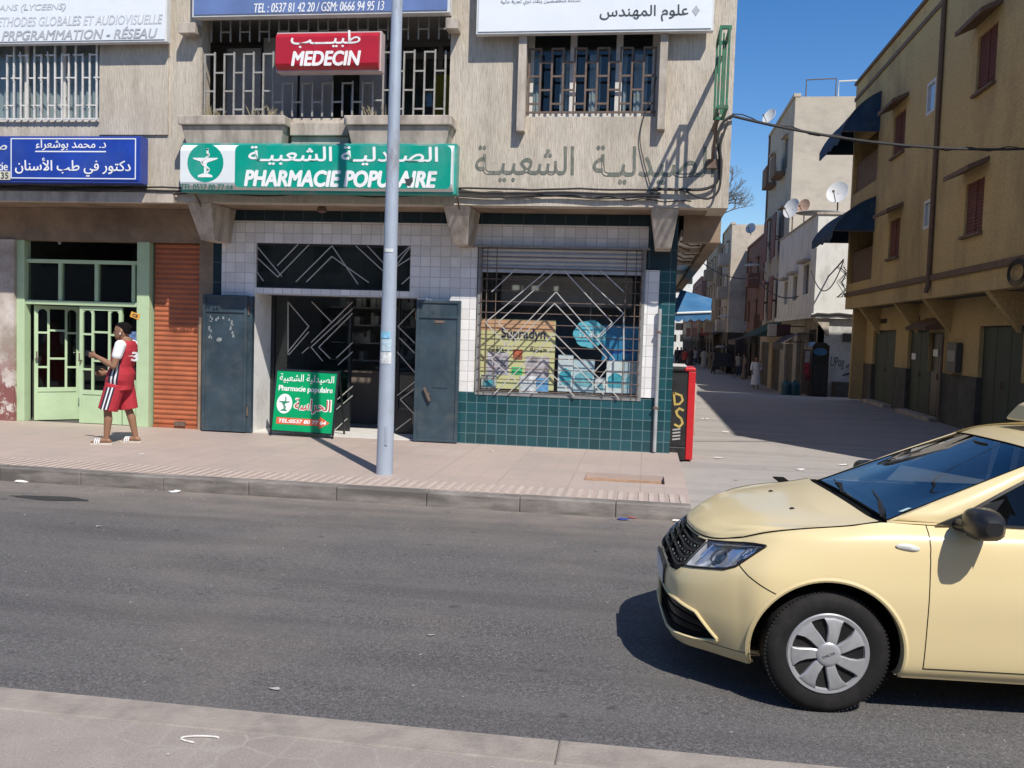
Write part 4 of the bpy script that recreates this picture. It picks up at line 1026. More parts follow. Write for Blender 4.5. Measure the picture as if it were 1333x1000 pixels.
# round blue cloud-shaped display
g = MB(); c = onY(768, 435, YQ); ex = onY(788, 435, YQ).x-c.x; pts = []
for k in range(60):
    a = 2*math.pi*k/60; rr = ex*(1+.10*abs(math.sin(a*3.5))); pts.append((c.x+rr*math.cos(a), c.z+rr*.85*math.sin(a)))
cl = thing('hanging_display', 'round turquoise cloud-shaped display hanging in the pharmacy window', 'display', (c.x, YQ, c.z-ex))
flat(g, fr(YQ), pts, .03); g.build('board', pbr('turquoise_board', (.12, .47, .58), .5, var=.08), cl)
letters(arabic('حفاضات'), (c.x-.15, c.x+.15, c.z-.06, c.z+.07), fr(YQ-.03), M_whitelet, cl, .004, .03)
g = MB(); g.tube([(c.x, YQ-.01, c.z+ex*.8), (c.x, YQ+.1, zc)], .003, 4); g.build('cord', M_wframe, cl)
b_ = rect(784, 832, 424, 470, 13.8); bo = thing('advert_board', 'blue advertising board behind the white boxes in the pharmacy window', 'poster', ((b_[0]+b_[1])/2, 13.8, b_[2]))
g = MB(); g.box(b_[0], b_[1], 13.8, 13.83, b_[2], b_[3]); g.build('board', pbr('blue_board', (.03, .20, .38), .5, var=.25, scale=3), bo)
letters(arabic('شامبو'), pb(795, 822, 452, 462, 13.8), fr(13.8), M_signblue, bo, .004, .02)
BX = [(726, 746, 462, 508, (.55, .62, .64), 'tall pale carton left of the turquoise packs in the window'), (746, 774, 468, 512, (.45, .58, .62), 'white and turquoise pack below the hanging cloud display'), (789, 812, 470, 516, (.62, .68, .68), 'tall white carton in the right of the window'), (774, 788, 492, 514, (.56, .60, .60), 'small white box between two cartons in the window'), (626, 646, 488, 514, (.38, .42, .42), 'low grey carton in the left corner of the pharmacy window'), (812, 832, 472, 514, (.40, .50, .54), 'pale carton in the right corner of the pharmacy window')]
for k, (a, b2, c, d, col, lab) in enumerate(BX):
    Yk = 13.63+.02*(k % 3); r = rect(a, b2, c, d, Yk)
    t = thing('carton', lab, 'box', ((r[0]+r[1])/2, Yk+.1, .98), 'boxes displayed in the pharmacy window')
    g = MB(); g.box(r[0], r[1]-.005, Yk, Yk+.07, .982, r[3]); g.build('box', pbr('carton_%d' % k, col, .5, var=.12, scale=8), t, bevel=.006)
    g = MB(); h = r[3]-.98; flat(g, fr(Yk), [(r[0]+.03, .98+h*.18), (r[1]-.03, .98+h*.18), (r[1]-.03, .98+h*.55), ((r[0]+r[1])/2, .98+h*.66), (r[0]+.03, .98+h*.5)], .003); g.build('print', pbr('print_%d' % (k % 2), ((.06, .34, .42), (.16, .40, .46))[k % 2], .5, var=.3, scale=14), t)
# small things around the left shop
g = MB(); p = onY(92.5, 317, 14.2); g.lathe([(.012, .10), (.016, .06), (.03, .05), (.034, 0), (.02, -.04), (.002, -.05)], (p.x, 13.9, p.z), 'Z', 14); tag(g.build('light_bulb', M_whitelet), 'white bulb hanging over the green shopfront', 'bulb')
g = MB(); F = fr(13.50); p = onY(176, 411, 13.5)
t = thing('price_tag', 'orange price tag hung in the green shop door', 'tag', (p.x, 13.5, p.z-.05))
ang = R_(-18); rt2 = Vector((math.cos(ang), 0, math.sin(ang))); up2 = Vector((-math.sin(ang), 0, math.cos(ang))); FT = ((p.x, 13.5, p.z), rt2, up2, (0, -1, 0))
flat(g, FT, [(-.08, -.045), (.08, -.045), (.08, .045), (-.08, .045)], .004); g.build('card', pbr('orange_card', (.68, .34, .06), .5), t)
letters('C5', (-.045, .045, -.022, .022), FT, M_darklet, t, .006, .03)
g = MB(); p = onY(172, 440, 13.56)
for k in range(3): g.loft([((p.x-.02+.05*k, 13.54, p.z+.10), .03, .02), ((p.x-.02+.05*k, 13.54, p.z+.02), .05, .03), ((p.x-.02+.05*k, 13.54, p.z-.10), .02, .015)], 10)
tag(g.build('hanging_goods', pbr('blue_goods', (.10, .16, .30), .5, var=.6, scale=20)), 'blue packets hanging in the green shop door behind the man', 'goods')
# ------------------------------------------------------------------ taxi
TH = R_(3.2)
CW = Matrix.Translation((.088, 5.447, 0)) @ Matrix(((math.cos(TH), math.sin(TH), 0, 0), (math.sin(TH), -math.cos(TH), 0, 0), (0, 0, 1, 0), (0, 0, 0, 1)))
CM = CW @ Matrix(((1, 0, 0, 0), (0, 1, 0, 0), (0, .014, .975, 0), (0, 0, 0, 1)))      # the body sits a touch low on its springs
M_paint = pbr('cream_taxi_paint', (.69, .565, .31), .30, var=.012, scale=2, coat=.5, spec=.35, dirt=(.50, .43, .30), dscale=1.3, dlo=.5, dhi=.9, damt=.15)
M_blk = pbr('black_plastic', (.012, .012, .013), .38, var=.15)
M_blkm = pbr('black_matt', (.007, .007, .007), .9, var=.2, spec=.1)
M_chrome = pbr('chrome', (.70, .72, .74), .12, metal=1, var=.03)
M_tyre = pbr('tyre_rubber', (.013, .0125, .0125), .8, var=.2, scale=8, spec=.25, dirt=(.04, .036, .032), dscale=6, dlo=.5, dhi=.85, world_=False)
M_cap = pbr('silver_hubcap', (.40, .405, .415), .36, metal=.4, var=.06, scale=12, dirt=(.2, .19, .18), dscale=7, dlo=.55, dhi=.85, world_=False)
M_lens = glass('headlight_lens', (.93, .95, .97))
M_windscreen = glass('windscreen_glass', (.60, .68, .64), boost=.10)
M_sideglass = glass('side_glass', (.34, .36, .36))
M_seat = pbr('grey_seat', (.035, .035, .038), .9, var=.2)

_n = np.array
RG = [  # feature lines from the front centre round the corner and along the side to the tail
 [(0.083,0,0.215),(0.086,0.22,0.215),(0.097,0.4,0.21),(0.16,0.51,0.2),(0.28,0.6,0.195),(0.41,0.7,0.19),(0.55,0.785,0.185),(0.82,0.8,0.18),(1.22,0.8,0.19),(1.9,0.795,0.19),(2.8,0.795,0.19),(3.5,0.79,0.2),(3.9,0.72,0.22),(4.05,0.55,0.24),(4.07,0,0.24)],
 [(0.063,0,0.265),(0.066,0.24,0.265),(0.08,0.42,0.262),(0.14,0.53,0.258),(0.265,0.63,0.255),(0.4,0.735,0.255),(0.535,0.815,0.26),(0.82,0.835,0.26),(1.22,0.835,0.265),(1.9,0.835,0.27),(2.8,0.835,0.27),(3.5,0.83,0.28),(3.92,0.75,0.28),(4.08,0.57,0.3),(4.1,0,0.3)],
 [(0.053,0,0.44),(0.058,0.25,0.44),(0.077,0.43,0.44),(0.13,0.545,0.44),(0.245,0.66,0.44),(0.385,0.765,0.44),(0.53,0.842,0.45),(0.82,0.86,0.46),(1.22,0.855,0.46),(1.9,0.855,0.47),(2.8,0.855,0.47),(3.5,0.85,0.47),(3.94,0.77,0.47),(4.1,0.58,0.48),(4.13,0,0.48)],
 [(0.068,0,0.585),(0.075,0.25,0.588),(0.102,0.42,0.603),(0.16,0.53,0.625),(0.255,0.64,0.648),(0.375,0.745,0.663),(0.53,0.832,0.675),(0.82,0.865,0.67),(1.22,0.862,0.67),(1.9,0.864,0.67),(2.8,0.866,0.68),(3.5,0.855,0.69),(3.92,0.775,0.69),(4.06,0.58,0.69),(4.09,0,0.69)],
 [(0.19,0,0.768),(0.205,0.2,0.768),(0.25,0.37,0.77),(0.315,0.49,0.782),(0.39,0.6,0.802),(0.475,0.695,0.832),(0.61,0.77,0.865),(0.82,0.818,0.875),(1.22,0.832,0.888),(1.9,0.835,0.9),(2.8,0.838,0.92),(3.5,0.815,0.94),(3.86,0.73,0.93),(3.97,0.55,0.93),(4.0,0,0.93)],
 [(0.195,0,0.778),(0.212,0.2,0.778),(0.258,0.365,0.78),(0.325,0.48,0.793),(0.42,0.59,0.828),(0.53,0.685,0.88),(0.69,0.735,0.918),(0.92,0.752,0.95),(1.12,0.757,0.978),(1.9,0.775,0.975),(2.8,0.775,0.995),(3.5,0.74,1.01),(3.8,0.66,1.01),(3.88,0.5,1.01),(3.9,0,1.01)]]
RGA = _n(RG, float)
def cr(P, x):
    n = P.shape[0]; i = np.clip(np.floor(x).astype(int), 0, n-2); f = (x-i)[:, None]
    g = lambda k: np.where((k < 0)[:, None], 2*P[0]-P[1], np.where((k > n-1)[:, None], 2*P[n-1]-P[n-2], P[np.clip(k, 0, n-1)]))
    a, b, c, d = g(i-1), g(i), g(i+1), g(i+2)
    return .5*(2*b+(c-a)*f+(2*a-5*b+4*c-d)*f**2+(3*b-a-3*c+d)*f**3)
def Sx(s, t):    # one point of the body skin
    rows = np.stack([cr(RGA[k], _n([t]))[0] for k in range(len(RG))]); p = cr(rows, _n([s]))[0]
    if t < 1e-6: p[1] = 0
    return p
def Sgrid(ss, ts):
    rows = np.stack([cr(RGA[k], ts) for k in range(len(RG))])
    out = np.empty((len(ss), len(ts), 3))
    for j in range(len(ts)): out[:, j] = cr(rows[:, j], ss)
    return out
def Sn(s, t, d):
    e = .02; p = Sx(s, t); a = Sx(min(s+e, 5), t)-Sx(max(s-e, 0), t); b = Sx(s, t+e)-Sx(s, max(t-e, 0.0))
    n = np.cross(a, b); n /= np.linalg.norm(n)+1e-9
    return p+n*d
ss = np.linspace(0, 5, 91); ts = np.concatenate([np.linspace(0, 9, 271), np.linspace(9.05, 14, 70)])
G = Sgrid(ss, ts); G[:, 0, 1] = 0; G[:, -1, 1] = 0
def inpoly(x, y, P):
    c = False; n = len(P)
    for i in range(n):
        x1, y1 = P[i]; x2, y2 = P[(i+1) % n]
        if (y1 > y) != (y2 > y) and x < (x2-x1)*(y-y1)/(y2-y1)+x1: c = not c
    return c
HL = ([(2.55,3.10),(3.2,3.08),(3.9,3.08),(4.5,3.10),(4.90,3.22),(5.5,3.76)], [(2.36,3.95),(3.15,3.98),(3.9,3.99),(4.5,3.96),(5.0,3.90),(5.5,3.80)])
GRI = ([(0,3.05),(.6,3.03),(1.2,2.97),(1.7,2.92),(2.1,2.95),(2.5,3.10)], [(0,4.0),(.6,4.0),(1.2,3.98),(1.7,3.97),(2.2,3.96),(2.28,3.94)])
INT = ([(0,.95),(.8,.95),(1.6,.96),(2.5,.98),(3.5,1.02),(4.3,1.18)], [(0,2.10),(.8,2.10),(1.6,2.08),(2.6,2.05),(3.6,1.88),(4.3,1.28)])
REG = [b+t[::-1] for b, t in (HL, GRI, INT)]
WC = [(.82, .31), (3.41, .31)]; AR = .372
def arch_hit(p): return any((p[0]-u)**2+(p[2]-z)**2 < AR*AR for u, z in WC) and abs(p[1]) > .6
taxi = thing('taxi', 'cream yellow hatchback taxi passing in the near lane, front wheel and bonnet in view', 'taxi', CM @ Vector((1.9, 0, 0)))
parts = {'body': MB(), 'bumper': MB(), 'door1': MB(), 'rear1': MB(), 'door-1': MB(), 'rear-1': MB()}
vid = {k: {} for k in parts}
def snapv(p):
    p = p.copy()
    for u, z in WC:
        d = math.hypot(p[0]-u, p[2]-z)
        if abs(p[1]) > .6 and AR-.022 < d < AR+.014:
            p[0] = u+(p[0]-u)*AR/d; p[2] = z+(p[2]-z)*AR/d
    return p
DU0, DU1, DU2 = 1.285, 2.27, 3.12
for side in (1, -1):
    for i in range(len(ss)-1):
        for j in range(len(ts)-1):
            c = (G[i, j]+G[i+1, j]+G[i, j+1]+G[i+1, j+1])/4; sc, tc = (ss[i]+ss[i+1])/2, (ts[j]+ts[j+1])/2
            if arch_hit(c): continue
            if tc < 6 and any(inpoly(tc, sc, r) for r in REG): continue
            nm = 'body'
            if DU0 < c[0] < DU1 and sc > .9: nm = 'door%d' % side
            elif DU1 < c[0] < DU2 and sc > .9: nm = 'rear%d' % side
            elif tc < 6.2 and sc < 3.1+max(0, .0) and (tc < 4.4 or sc < 3.1-(tc-4.4)*.75): nm = 'bumper'
            mb = parts[nm]; vd = vid[nm]; ids = []
            for a, b in ((i, j), (i, j+1), (i+1, j+1), (i+1, j)):
                key = (a, b, side if 0 < b < len(ts)-1 else 0)
                if key not in vd:
                    p = snapv(G[a, b]); vd[key] = len(mb.v); mb.v.append((p[0], p[1]*side, p[2]))
                ids.append(vd[key])
            mb.f.append(tuple(ids if side > 0 else ids[::-1])); mb.sm.append(True)
# floor pan
parts['body'].box(.35, 3.9, -.55, .55, .17, .2)
pobj = {k: v.xf(CM).build(k if k in ('body', 'bumper') else 'door', M_paint, taxi, angle=60) for k, v in parts.items()}
def car(mb, name, mat, parent=None, label=None, **k): return mb.xf(CM).build(name, mat, parent or taxi, label, **k)
def patch(reg, d, side=1, na=40, nb=14, shrink=0.0):
    bo, to = _n(reg[0]), _n(reg[1]); P = []
    for b in np.linspace(shrink, 1-shrink, nb):
        row = []
        for a in np.linspace(0, len(bo)-1, na):
            i = min(int(a), len(bo)-2); f = a-i
            q = (bo[i]*(1-f)+bo[i+1]*f)*(1-b)+(to[i]*(1-f)+to[i+1]*f)*b
            p = Sn(q[1], q[0], d); row.append((p[0], p[1]*side, p[2]))
        P.append(row)
    return P
def border(P, closed=True):
    a = P[0]+[r[-1] for r in P[1:]]+P[-1][::-1][1:]+[r[0] for r in P[::-1][1:-1]]
    return a+[a[0]]
# grille and lower intake: recessed black panels with bars
for reg, nm in ((GRI, 'grille'), (INT, 'lower_intake')):
    g = MB()
    for side in (1, -1):
        P0, P1 = patch(reg, .002, side), patch(reg, -.035, side)
        g.grid(P1, True, flip=side < 0)
        b0, b1 = border(P0), border(P1)
        g.grid([b0, b1], True, flip=side > 0)
    o = car(g, nm, M_blk)
    g = MB()
    for side in (1, -1):
        rowsN = (.2, .4, .6, .8) if nm == 'grille' else (.25, .5, .75)
        P = patch(reg, -.012, side, 40, 21)
        for f in rowsN: g.tube(P[int(f*20)], .011 if nm == 'grille' else .006, 6)
    car(g, 'bars', M_blk if nm == 'grille' else M_blkm, o)
    if nm == 'grille':
        g = MB()
        for side in (1, -1):
            P = patch(reg, .001, side, 41, 21)
            for f in (.3, .5, .7):
                for k in range(8, 36, 5): g.tube(P[int(f*20)][k:k+3], .0055, 6)
        car(g, 'chrome_inserts', M_chrome, o)
    if nm == 'lower_intake':
        g = MB()
        for side in (1, -1): g.tube(border(patch(reg, .003, side)), .009, 6)
        car(g, 'rim', M_paint, o)
# headlights
for side in (1, -1):
    g = MB(); P0, P1 = patch(HL, .0, side, 44, 14), patch(HL, -.05, side, 44, 14)
    g.grid(P1, True, flip=side < 0); g.grid([border(P0), border(P1)], True, flip=side > 0)
    hl = car(g, 'headlight', pbr('headlight_bowl', (.46, .48, .51), .35, metal=.3, var=.35, scale=14), label='clear headlight with grey reflector' if side > 0 else None)
    g = MB(); g.grid(patch(HL, .003, side, 44, 14), True, flip=side < 0); car(g, 'lens', M_lens, hl)
    g = MB(); g.tube(border(patch(HL, .003, side, 44, 14)), .006, 6); car(g, 'gasket', M_blk, hl)
    g = MB()
    def hp(a, b, d):
        bo, to = _n(HL[0]), _n(HL[1]); x = a*(len(bo)-1); i = min(int(x), len(bo)-2); f = x-i
        q = (bo[i]*(1-f)+bo[i+1]*f)*(1-b)+(to[i]*(1-f)+to[i+1]*f)*b; p = Sn(q[1], q[0], d); return Vector((p[0], p[1]*side, p[2]))
    for (a0, a1, b0, b1, dd) in ((.06, .30, .12, .86, -.03), (.40, .66, .12, .80, -.022), (.70, .86, .38, .84, -.018)):
        g.grid([[hp(a0+(a1-a0)*x/8, b0+(b1-b0)*y/8, dd-.016*(1-((x-4)/4)**2)*(1-((y-4)/4)**2)) for x in range(9)] for y in range(9)], True, flip=side < 0)
    car(g, 'reflector', pbr('reflector_silver', (.72, .74, .77), .30, metal=.85, var=.05), hl)
    g = MB(); ring = [hp(.33+.0*k, .5, -.02) for k in range(1)]
    c = hp(.33, .5, -.02); nrm = (hp(.33, .5, .02)-c).normalized(); a_ = nrm.orthogonal().normalized(); b_ = nrm.cross(a_)
    for rr, dd in ((.05, 0), ):
        g.tube([c+a_*rr*math.cos(k*.3142)+b_*rr*math.sin(k*.3142) for k in range(21)], .006, 6)
    g.rings([[c+nrm*(.006-.03*(r/.046)**2)+a_*r*math.cos(k*.3927)+b_*r*math.sin(k*.3927) for k in range(16)] for r in (.046, .03, .012)])
    car(g, 'projector', pbr('projector_lens', (.03, .035, .04), .06, coat=1), hl)
    g = MB(); g.tube([hp(.07+.86*k/14, .90-.02*math.sin(k), -.008) for k in range(15)], .006, 6); g.tube([hp(.10, .90-.5*k/8, -.012) for k in range(9)], .006, 6)
    for k in range(5): g.tube([hp(.74+.035*k, .28+.09*k, -.006), hp(.75+.035*k, .46+.08*k, -.006)], .005, 5)
    car(g, 'light_strip', M_chrome, hl)
# bonnet
def spl(rows, nr, nc):
    A = _n(rows, float); r = np.stack([cr(A[k], np.linspace(0, A.shape[1]-1, nc)) for k in range(A.shape[0])])
    return np.stack([cr(r[:, j], np.linspace(0, A.shape[0]-1, nr)) for j in range(nc)], 1)
HOOD = [[(0.193,0,0.779),(0.21,0.2,0.779),(0.256,0.365,0.781),(0.323,0.48,0.795),(0.418,0.59,0.831)],[(0.212,0,0.812),(0.232,0.2,0.812),(0.282,0.37,0.817),(0.372,0.5,0.838),(0.527,0.685,0.884)],[(0.33,0,0.872),(0.345,0.22,0.872),(0.39,0.4,0.875),(0.48,0.57,0.89),(0.688,0.735,0.921)],[(0.6,0,0.932),(0.6,0.25,0.931),(0.62,0.45,0.926),(0.69,0.62,0.924),(0.905,0.752,0.951)],[(1.045,0,0.987),(1.045,0.25,0.986),(1.045,0.48,0.983),(1.048,0.62,0.981),(1.062,0.757,0.982)]]
H = spl(HOOD, 60, 40)
def mirror(P): return [[(p[0], -p[1], p[2]) for p in r] for r in P]
g = MB(); full = [[(p[0], -p[1], p[2]) for p in r[::-1]]+[tuple(p) for p in r[1:]] for r in H]
g.grid(full, True); hood = car(g, 'hood', M_paint, angle=70)
g = MB()
for side in (1, -1):
    for (u_, v_) in ((.74, .30),):
        k = np.argmin((H[:, :, 0]-u_)**2+(H[:, :, 1]-v_)**2); p = H.reshape(-1, 3)[k]; g.loft([((p[0], p[1]*side, p[2]-.004), .016, .012), ((p[0], p[1]*side, p[2]+.006), .013, .010), ((p[0], p[1]*side, p[2]+.010), .004, .003)], 10)
car(g, 'washer_nozzle', M_blk, hood)
# shut lines
def seam(pts, r=.0032, d=-.0008, both=True, name='seam'):
    g = MB()
    for side in ((1, -1) if both else (1,)):
        q = []
        for a, b in zip(pts, pts[1:]):
            for k in range(12): f = k/12; q.append((a[0]+(b[0]-a[0])*f, a[1]+(b[1]-a[1])*f))
        q.append(pts[-1])
        g.tube([(lambda p: (p[0], p[1]*side, p[2]))(Sn(s, t, d)) for t, s in q], r, 5)
    return car(g, name, M_blkm)
def t_of_u(s, u):
    lo, hi = 5.0, 12.0
    for _ in range(40):
        m_ = (lo+hi)/2
        if Sx(s, m_)[0] < u: lo = m_
        else: hi = m_
    return lo
seam([(4.82, 3.33), (5.4, 3.0), (6.2, 2.62)])
for u_ in (DU0, DU1, DU2): seam([(t_of_u(s, u_), s) for s in np.linspace(.9, 5, 14)])
seam([(t_of_u(.9, u_), .9) for u_ in np.linspace(DU0, DU2, 10)])
seam([(3.55, 1.02), (4.2, 1.0), (5.1, .98), (5.75, 1.0)], .0028)
g = MB()
for side in (1, -1): g.tube([(p[0], p[1]*side, p[2]-.001) for p in H[:, -1]], .0035, 5)
g.tube([tuple(p) for p in full[0]], .004, 5)
car(g, 'hood_seam', M_blkm, hood)
# arch lips and wheel wells
side_s = G.reshape(-1, 3); side_s = side_s[(side_s[:, 1] > .6)]
def v_at(u, z):
    d = (side_s[:, 0]-u)**2+(side_s[:, 2]-z)**2; k = np.argsort(d)[:6]; w_ = 1/(d[k]+1e-6); return float((side_s[k, 1]*w_).sum()/w_.sum())
for u0, z0 in WC:
    for side in (1, -1):
        rows = [[], [], [], []]; 
        for k in range(49):
            a = math.pi*(-.125+1.25*k/48); 
            for q, (rr, dv) in enumerate(((AR+.020, .0005), (AR+.006, .006), (AR-.004, .002), (AR-.006, -.05))):
                u, z = u0-rr*math.cos(a), z0+rr*math.sin(a); z = max(z, .205)
                rows[q].append((u, side*(v_at(u0-(AR+.012)*math.cos(a), max(z0+(AR+.012)*math.sin(a), .19))+dv), z))
        g = MB(); g.grid(rows, True, flip=side < 0); car(g, 'wheel_arch', M_paint)
        g = MB(); r0 = rows[3]; r1 = [(p[0], side*.52, p[2]) for p in r0]
        g.grid([r0, r1], True, flip=side < 0); g.add([(u0, side*.52, z0)]+r1, [(0, k, k+1) for k in range(1, len(r1))]); car(g, 'wheel_well', M_blkm)
# wheels
def wheel(u0, side, steer=0):
    g = MB(); R0 = .308; w_ = .0925
    prof = [(.195, -w_+.012), (.215, -w_), (.262, -w_-.004), (.288, -w_+.008), (.302, -w_+.024), (R0, -w_+.045), (R0, w_-.045), (.302, w_-.024), (.288, w_-.008), (.262, w_+.004), (.215, w_), (.195, w_-.012)]
    vc = .842-w_
    T = CW @ Matrix.Translation((u0, side*vc, .306)) @ Matrix.Rotation(steer, 4, 'Z') @ (Matrix.Identity(4) if side > 0 else Matrix.Rotation(math.pi, 4, 'Z'))
    wt = MB(); wt.lathe(prof, (0, 0, 0), 'Y', 72)
    for k in range(90):
        a = 2*math.pi*k/90
        for y in (-.068, .068):
            p = Vector((math.cos(a)*.3005, y, math.sin(a)*.3005)); t = Vector((-math.sin(a), 0, math.cos(a)))
            wt.bar(p-t*.0055, p+t*.0055, .018, .006, (0, 1, 0))
    tyre = wt.xf(T).build('wheel', M_tyre, taxi, angle=50)
    g = MB(); g.lathe([(.199, .05), (.196, .078), (.10, .045), (.012, .04)], (0, 0, 0), 'Y', 40); g.xf(T).build('brake_backing', M_blkm, tyre)
    g = MB(); n = 7
    yf = .0905
    g.rings([[Vector((r*math.cos(2*math.pi*k/84), y, r*math.sin(2*math.pi*k/84))) for k in range(84)] for r, y in ((.205, yf-.012), (.205, yf-.002), (.199, yf+.004), (.182, yf+.001), (.174, yf-.014))], cap=False)
    def pol(r, a): return (r*math.cos(a), r*math.sin(a))
    for k in range(n):
        a0 = 2*math.pi*k/n+.42
        out = [pol(.050, a0-.44), pol(.080, a0-.30), pol(.115, a0-.20), pol(.150, a0-.14), pol(.183, a0-.13), pol(.183, a0+.14), pol(.183, a0+.40), pol(.150, a0+.33), pol(.110, a0+.31), pol(.080, a0+.36), pol(.050, a0+.45)]
        nn = len(out); A = [Vector((x, yf+.004-.0*i, z)) for i, (x, z) in enumerate(out)]; B = [p-Vector((0, .022, 0)) for p in A]
        cx = sum((p for p in A), Vector())/nn
        In = [cx+(p-cx)*.84+Vector((0, .005, 0)) for p in A]
        g.add(A+B, [(i, i+nn, (i+1) % nn+nn, (i+1) % nn) for i in range(nn)], False)
        g.add(A+In, [(i, (i+1) % nn, (i+1) % nn+nn, i+nn) for i in range(nn)]+[tuple(range(nn, 2*nn))], False)
    g.lathe([(.060, yf-.02), (.060, yf+.010), (.054, yf+.015), (.040, yf+.0165), (.001, yf+.017)], (0, 0, 0), 'Y', 40)
    cap = g.xf(T).build('rim', M_cap, tyre)
    if u0 < 1 and side > 0:
        o = T @ Vector((0, yf+.0172, 0)); rr = (T.to_3x3() @ Vector((-1, 0, 0))); uu = Vector((0, 0, 1))
        a = R_(24); r2 = T.to_3x3() @ Vector((1, 0, 0)); ax = (r2*math.cos(a)+uu*math.sin(a)); ay = (-r2*math.sin(a)+uu*math.cos(a)); on = T.to_3x3() @ Vector((0, 1, 0))
        letters('DACIA', (-.032, .032, -.006, .007), (o, ax, ay, on), pbr('dark_badge', (.12, .12, .13), .4), cap, .0008, .02)
    return tyre
wheel(.82, 1, R_(-2)); wheel(.82, -1, R_(-2)); wheel(3.41, 1); wheel(3.41, -1)
# greenhouse
WS = [[(1.118,0,0.985),(1.118,0.25,0.985),(1.116,0.46,0.983),(1.114,0.61,0.981),(1.116,0.7,0.98)],[(1.47,0,1.165),(1.475,0.23,1.1655),(1.488,0.43,1.16),(1.5,0.57,1.1555),(1.515,0.655,1.16)],[(1.88,0,1.365),(1.885,0.22,1.3635),(1.895,0.4,1.358),(1.91,0.53,1.3495),(1.93,0.602,1.34)]]
W = spl(WS, 30, 24)
def sym(P): return [[(p[0], -p[1], p[2]) for p in r[::-1]]+[tuple(p) for p in r[1:]] for r in P]
g = MB(); g.grid(sym(W), True); ws = car(g, 'windscreen', M_windscreen)
g = MB(); b = [(p[0]+.004, p[1], p[2]-.003) for p in sym(W)[0]]; g.tube(sym(W)[0], .008, 6)
for side in (1, -1): g.tube([(p[0], p[1]*side, p[2]) for p in W[:, -1]], .005, 6)
g.tube(sym(W)[-1], .006, 6); car(g, 'seal', M_blkm, ws)
g = MB(); k = W[-1]; g.grid(sym([[(p[0]-.11, p[1]*.995, p[2]-.052) for p in k], [(p[0], p[1], p[2]-.003) for p in k]]), True)
# black cowl between bonnet and glass
g = MB(); P = [[tuple(p) for p in H[-1][:, ]]]; cw = []
for k in range(40):
    a = H[-1][k]; f = k/39*23; i = min(int(f), 22); b = W[0][i]*(1-(f-i))+W[0][i+1]*(f-i); cw.append((a+_n([.004, 0, -.014]), b+_n([0, 0, -.006])))
g.grid(sym([[c[0] for c in cw], [(c[0]+c[1])/2+_n([0, 0, -.01]) for c in cw], [c[1] for c in cw]]), True); car(g, 'cowl', M_blkm)
g = MB()
def wsp(a, b, d=.012):
    r = b*29; c = abs(a)*23; i, j = min(int(r), 28), min(int(c), 22); p = W[i][j]*(1-(r-i))+W[i+1][j]*(r-i); q = W[i][j+1]*(1-(r-i))+W[i+1][j+1]*(r-i); p = p*(1-(c-j))+q*(c-j)
    return (p[0]-.6*d, p[1]*(1 if a >= 0 else -1), p[2]+d)
for (p0, p1, e0, e1) in ((-.15, .02, -.55, .05), (.80, .01, .12, .13)):
    g = MB()
    g.tube([wsp(p0, .0, .0), wsp(p0*.8+e0*.2, p1+.02, .03), wsp(e0*.5+p0*.5, (p1+e1)/2, .022)], [.011, .009, .006], 6)
    g.tube([wsp(p0+(e0-p0)*(.0+k/12), .015+(e1-.0)*k/12, .010) for k in range(13)], .006, 5)
    car(g, 'wiper', M_blk)
g = MB(); q = [wsp(.83, .10, .003), wsp(.92, .11, .003), wsp(.92, .17, .003), wsp(.83, .16, .003)]; g.add(q, [(0, 1, 2, 3)]); car(g, 'sticker', pbr('pale_sticker', (.45, .62, .58), .6), ws)
# pillars, roof, side windows
RAIL = [(1.90,.602,1.345),(2.10,.612,1.405),(2.5,.618,1.44),(3.0,.605,1.435),(3.4,.585,1.40),(3.62,.56,1.35)]
ROOF = [[(1.88,0,1.365),(1.885,0.22,1.3635),(1.895,0.4,1.358),(1.91,0.53,1.3495),(1.93,0.602,1.34)],[(2.07,0,1.417),(2.07,0.22,1.4155),(2.08,0.4,1.412),(2.1,0.54,1.4045),(2.13,0.612,1.397)],[(2.5,0,1.455),(2.5,0.22,1.45),(2.5,0.4,1.438),(2.5,0.545,1.415),(2.5,0.618,1.405)],[(3.0,0,1.45),(3.0,0.22,1.445),(3.0,0.4,1.432),(3.0,0.53,1.41),(3.0,0.605,1.4)],[(3.66,0,1.38),(3.66,0.22,1.378),(3.65,0.38,1.365),(3.63,0.5,1.345),(3.6,0.565,1.33)]]
g = MB(); g.grid(sym(spl(ROOF, 40, 24)), True); roof = car(g, 'roof', M_paint)
win_f = [(1.37,.755,.988),(1.60,.725,1.115),(1.84,.675,1.248),(2.04,.640,1.340)]       # front edge of the side window
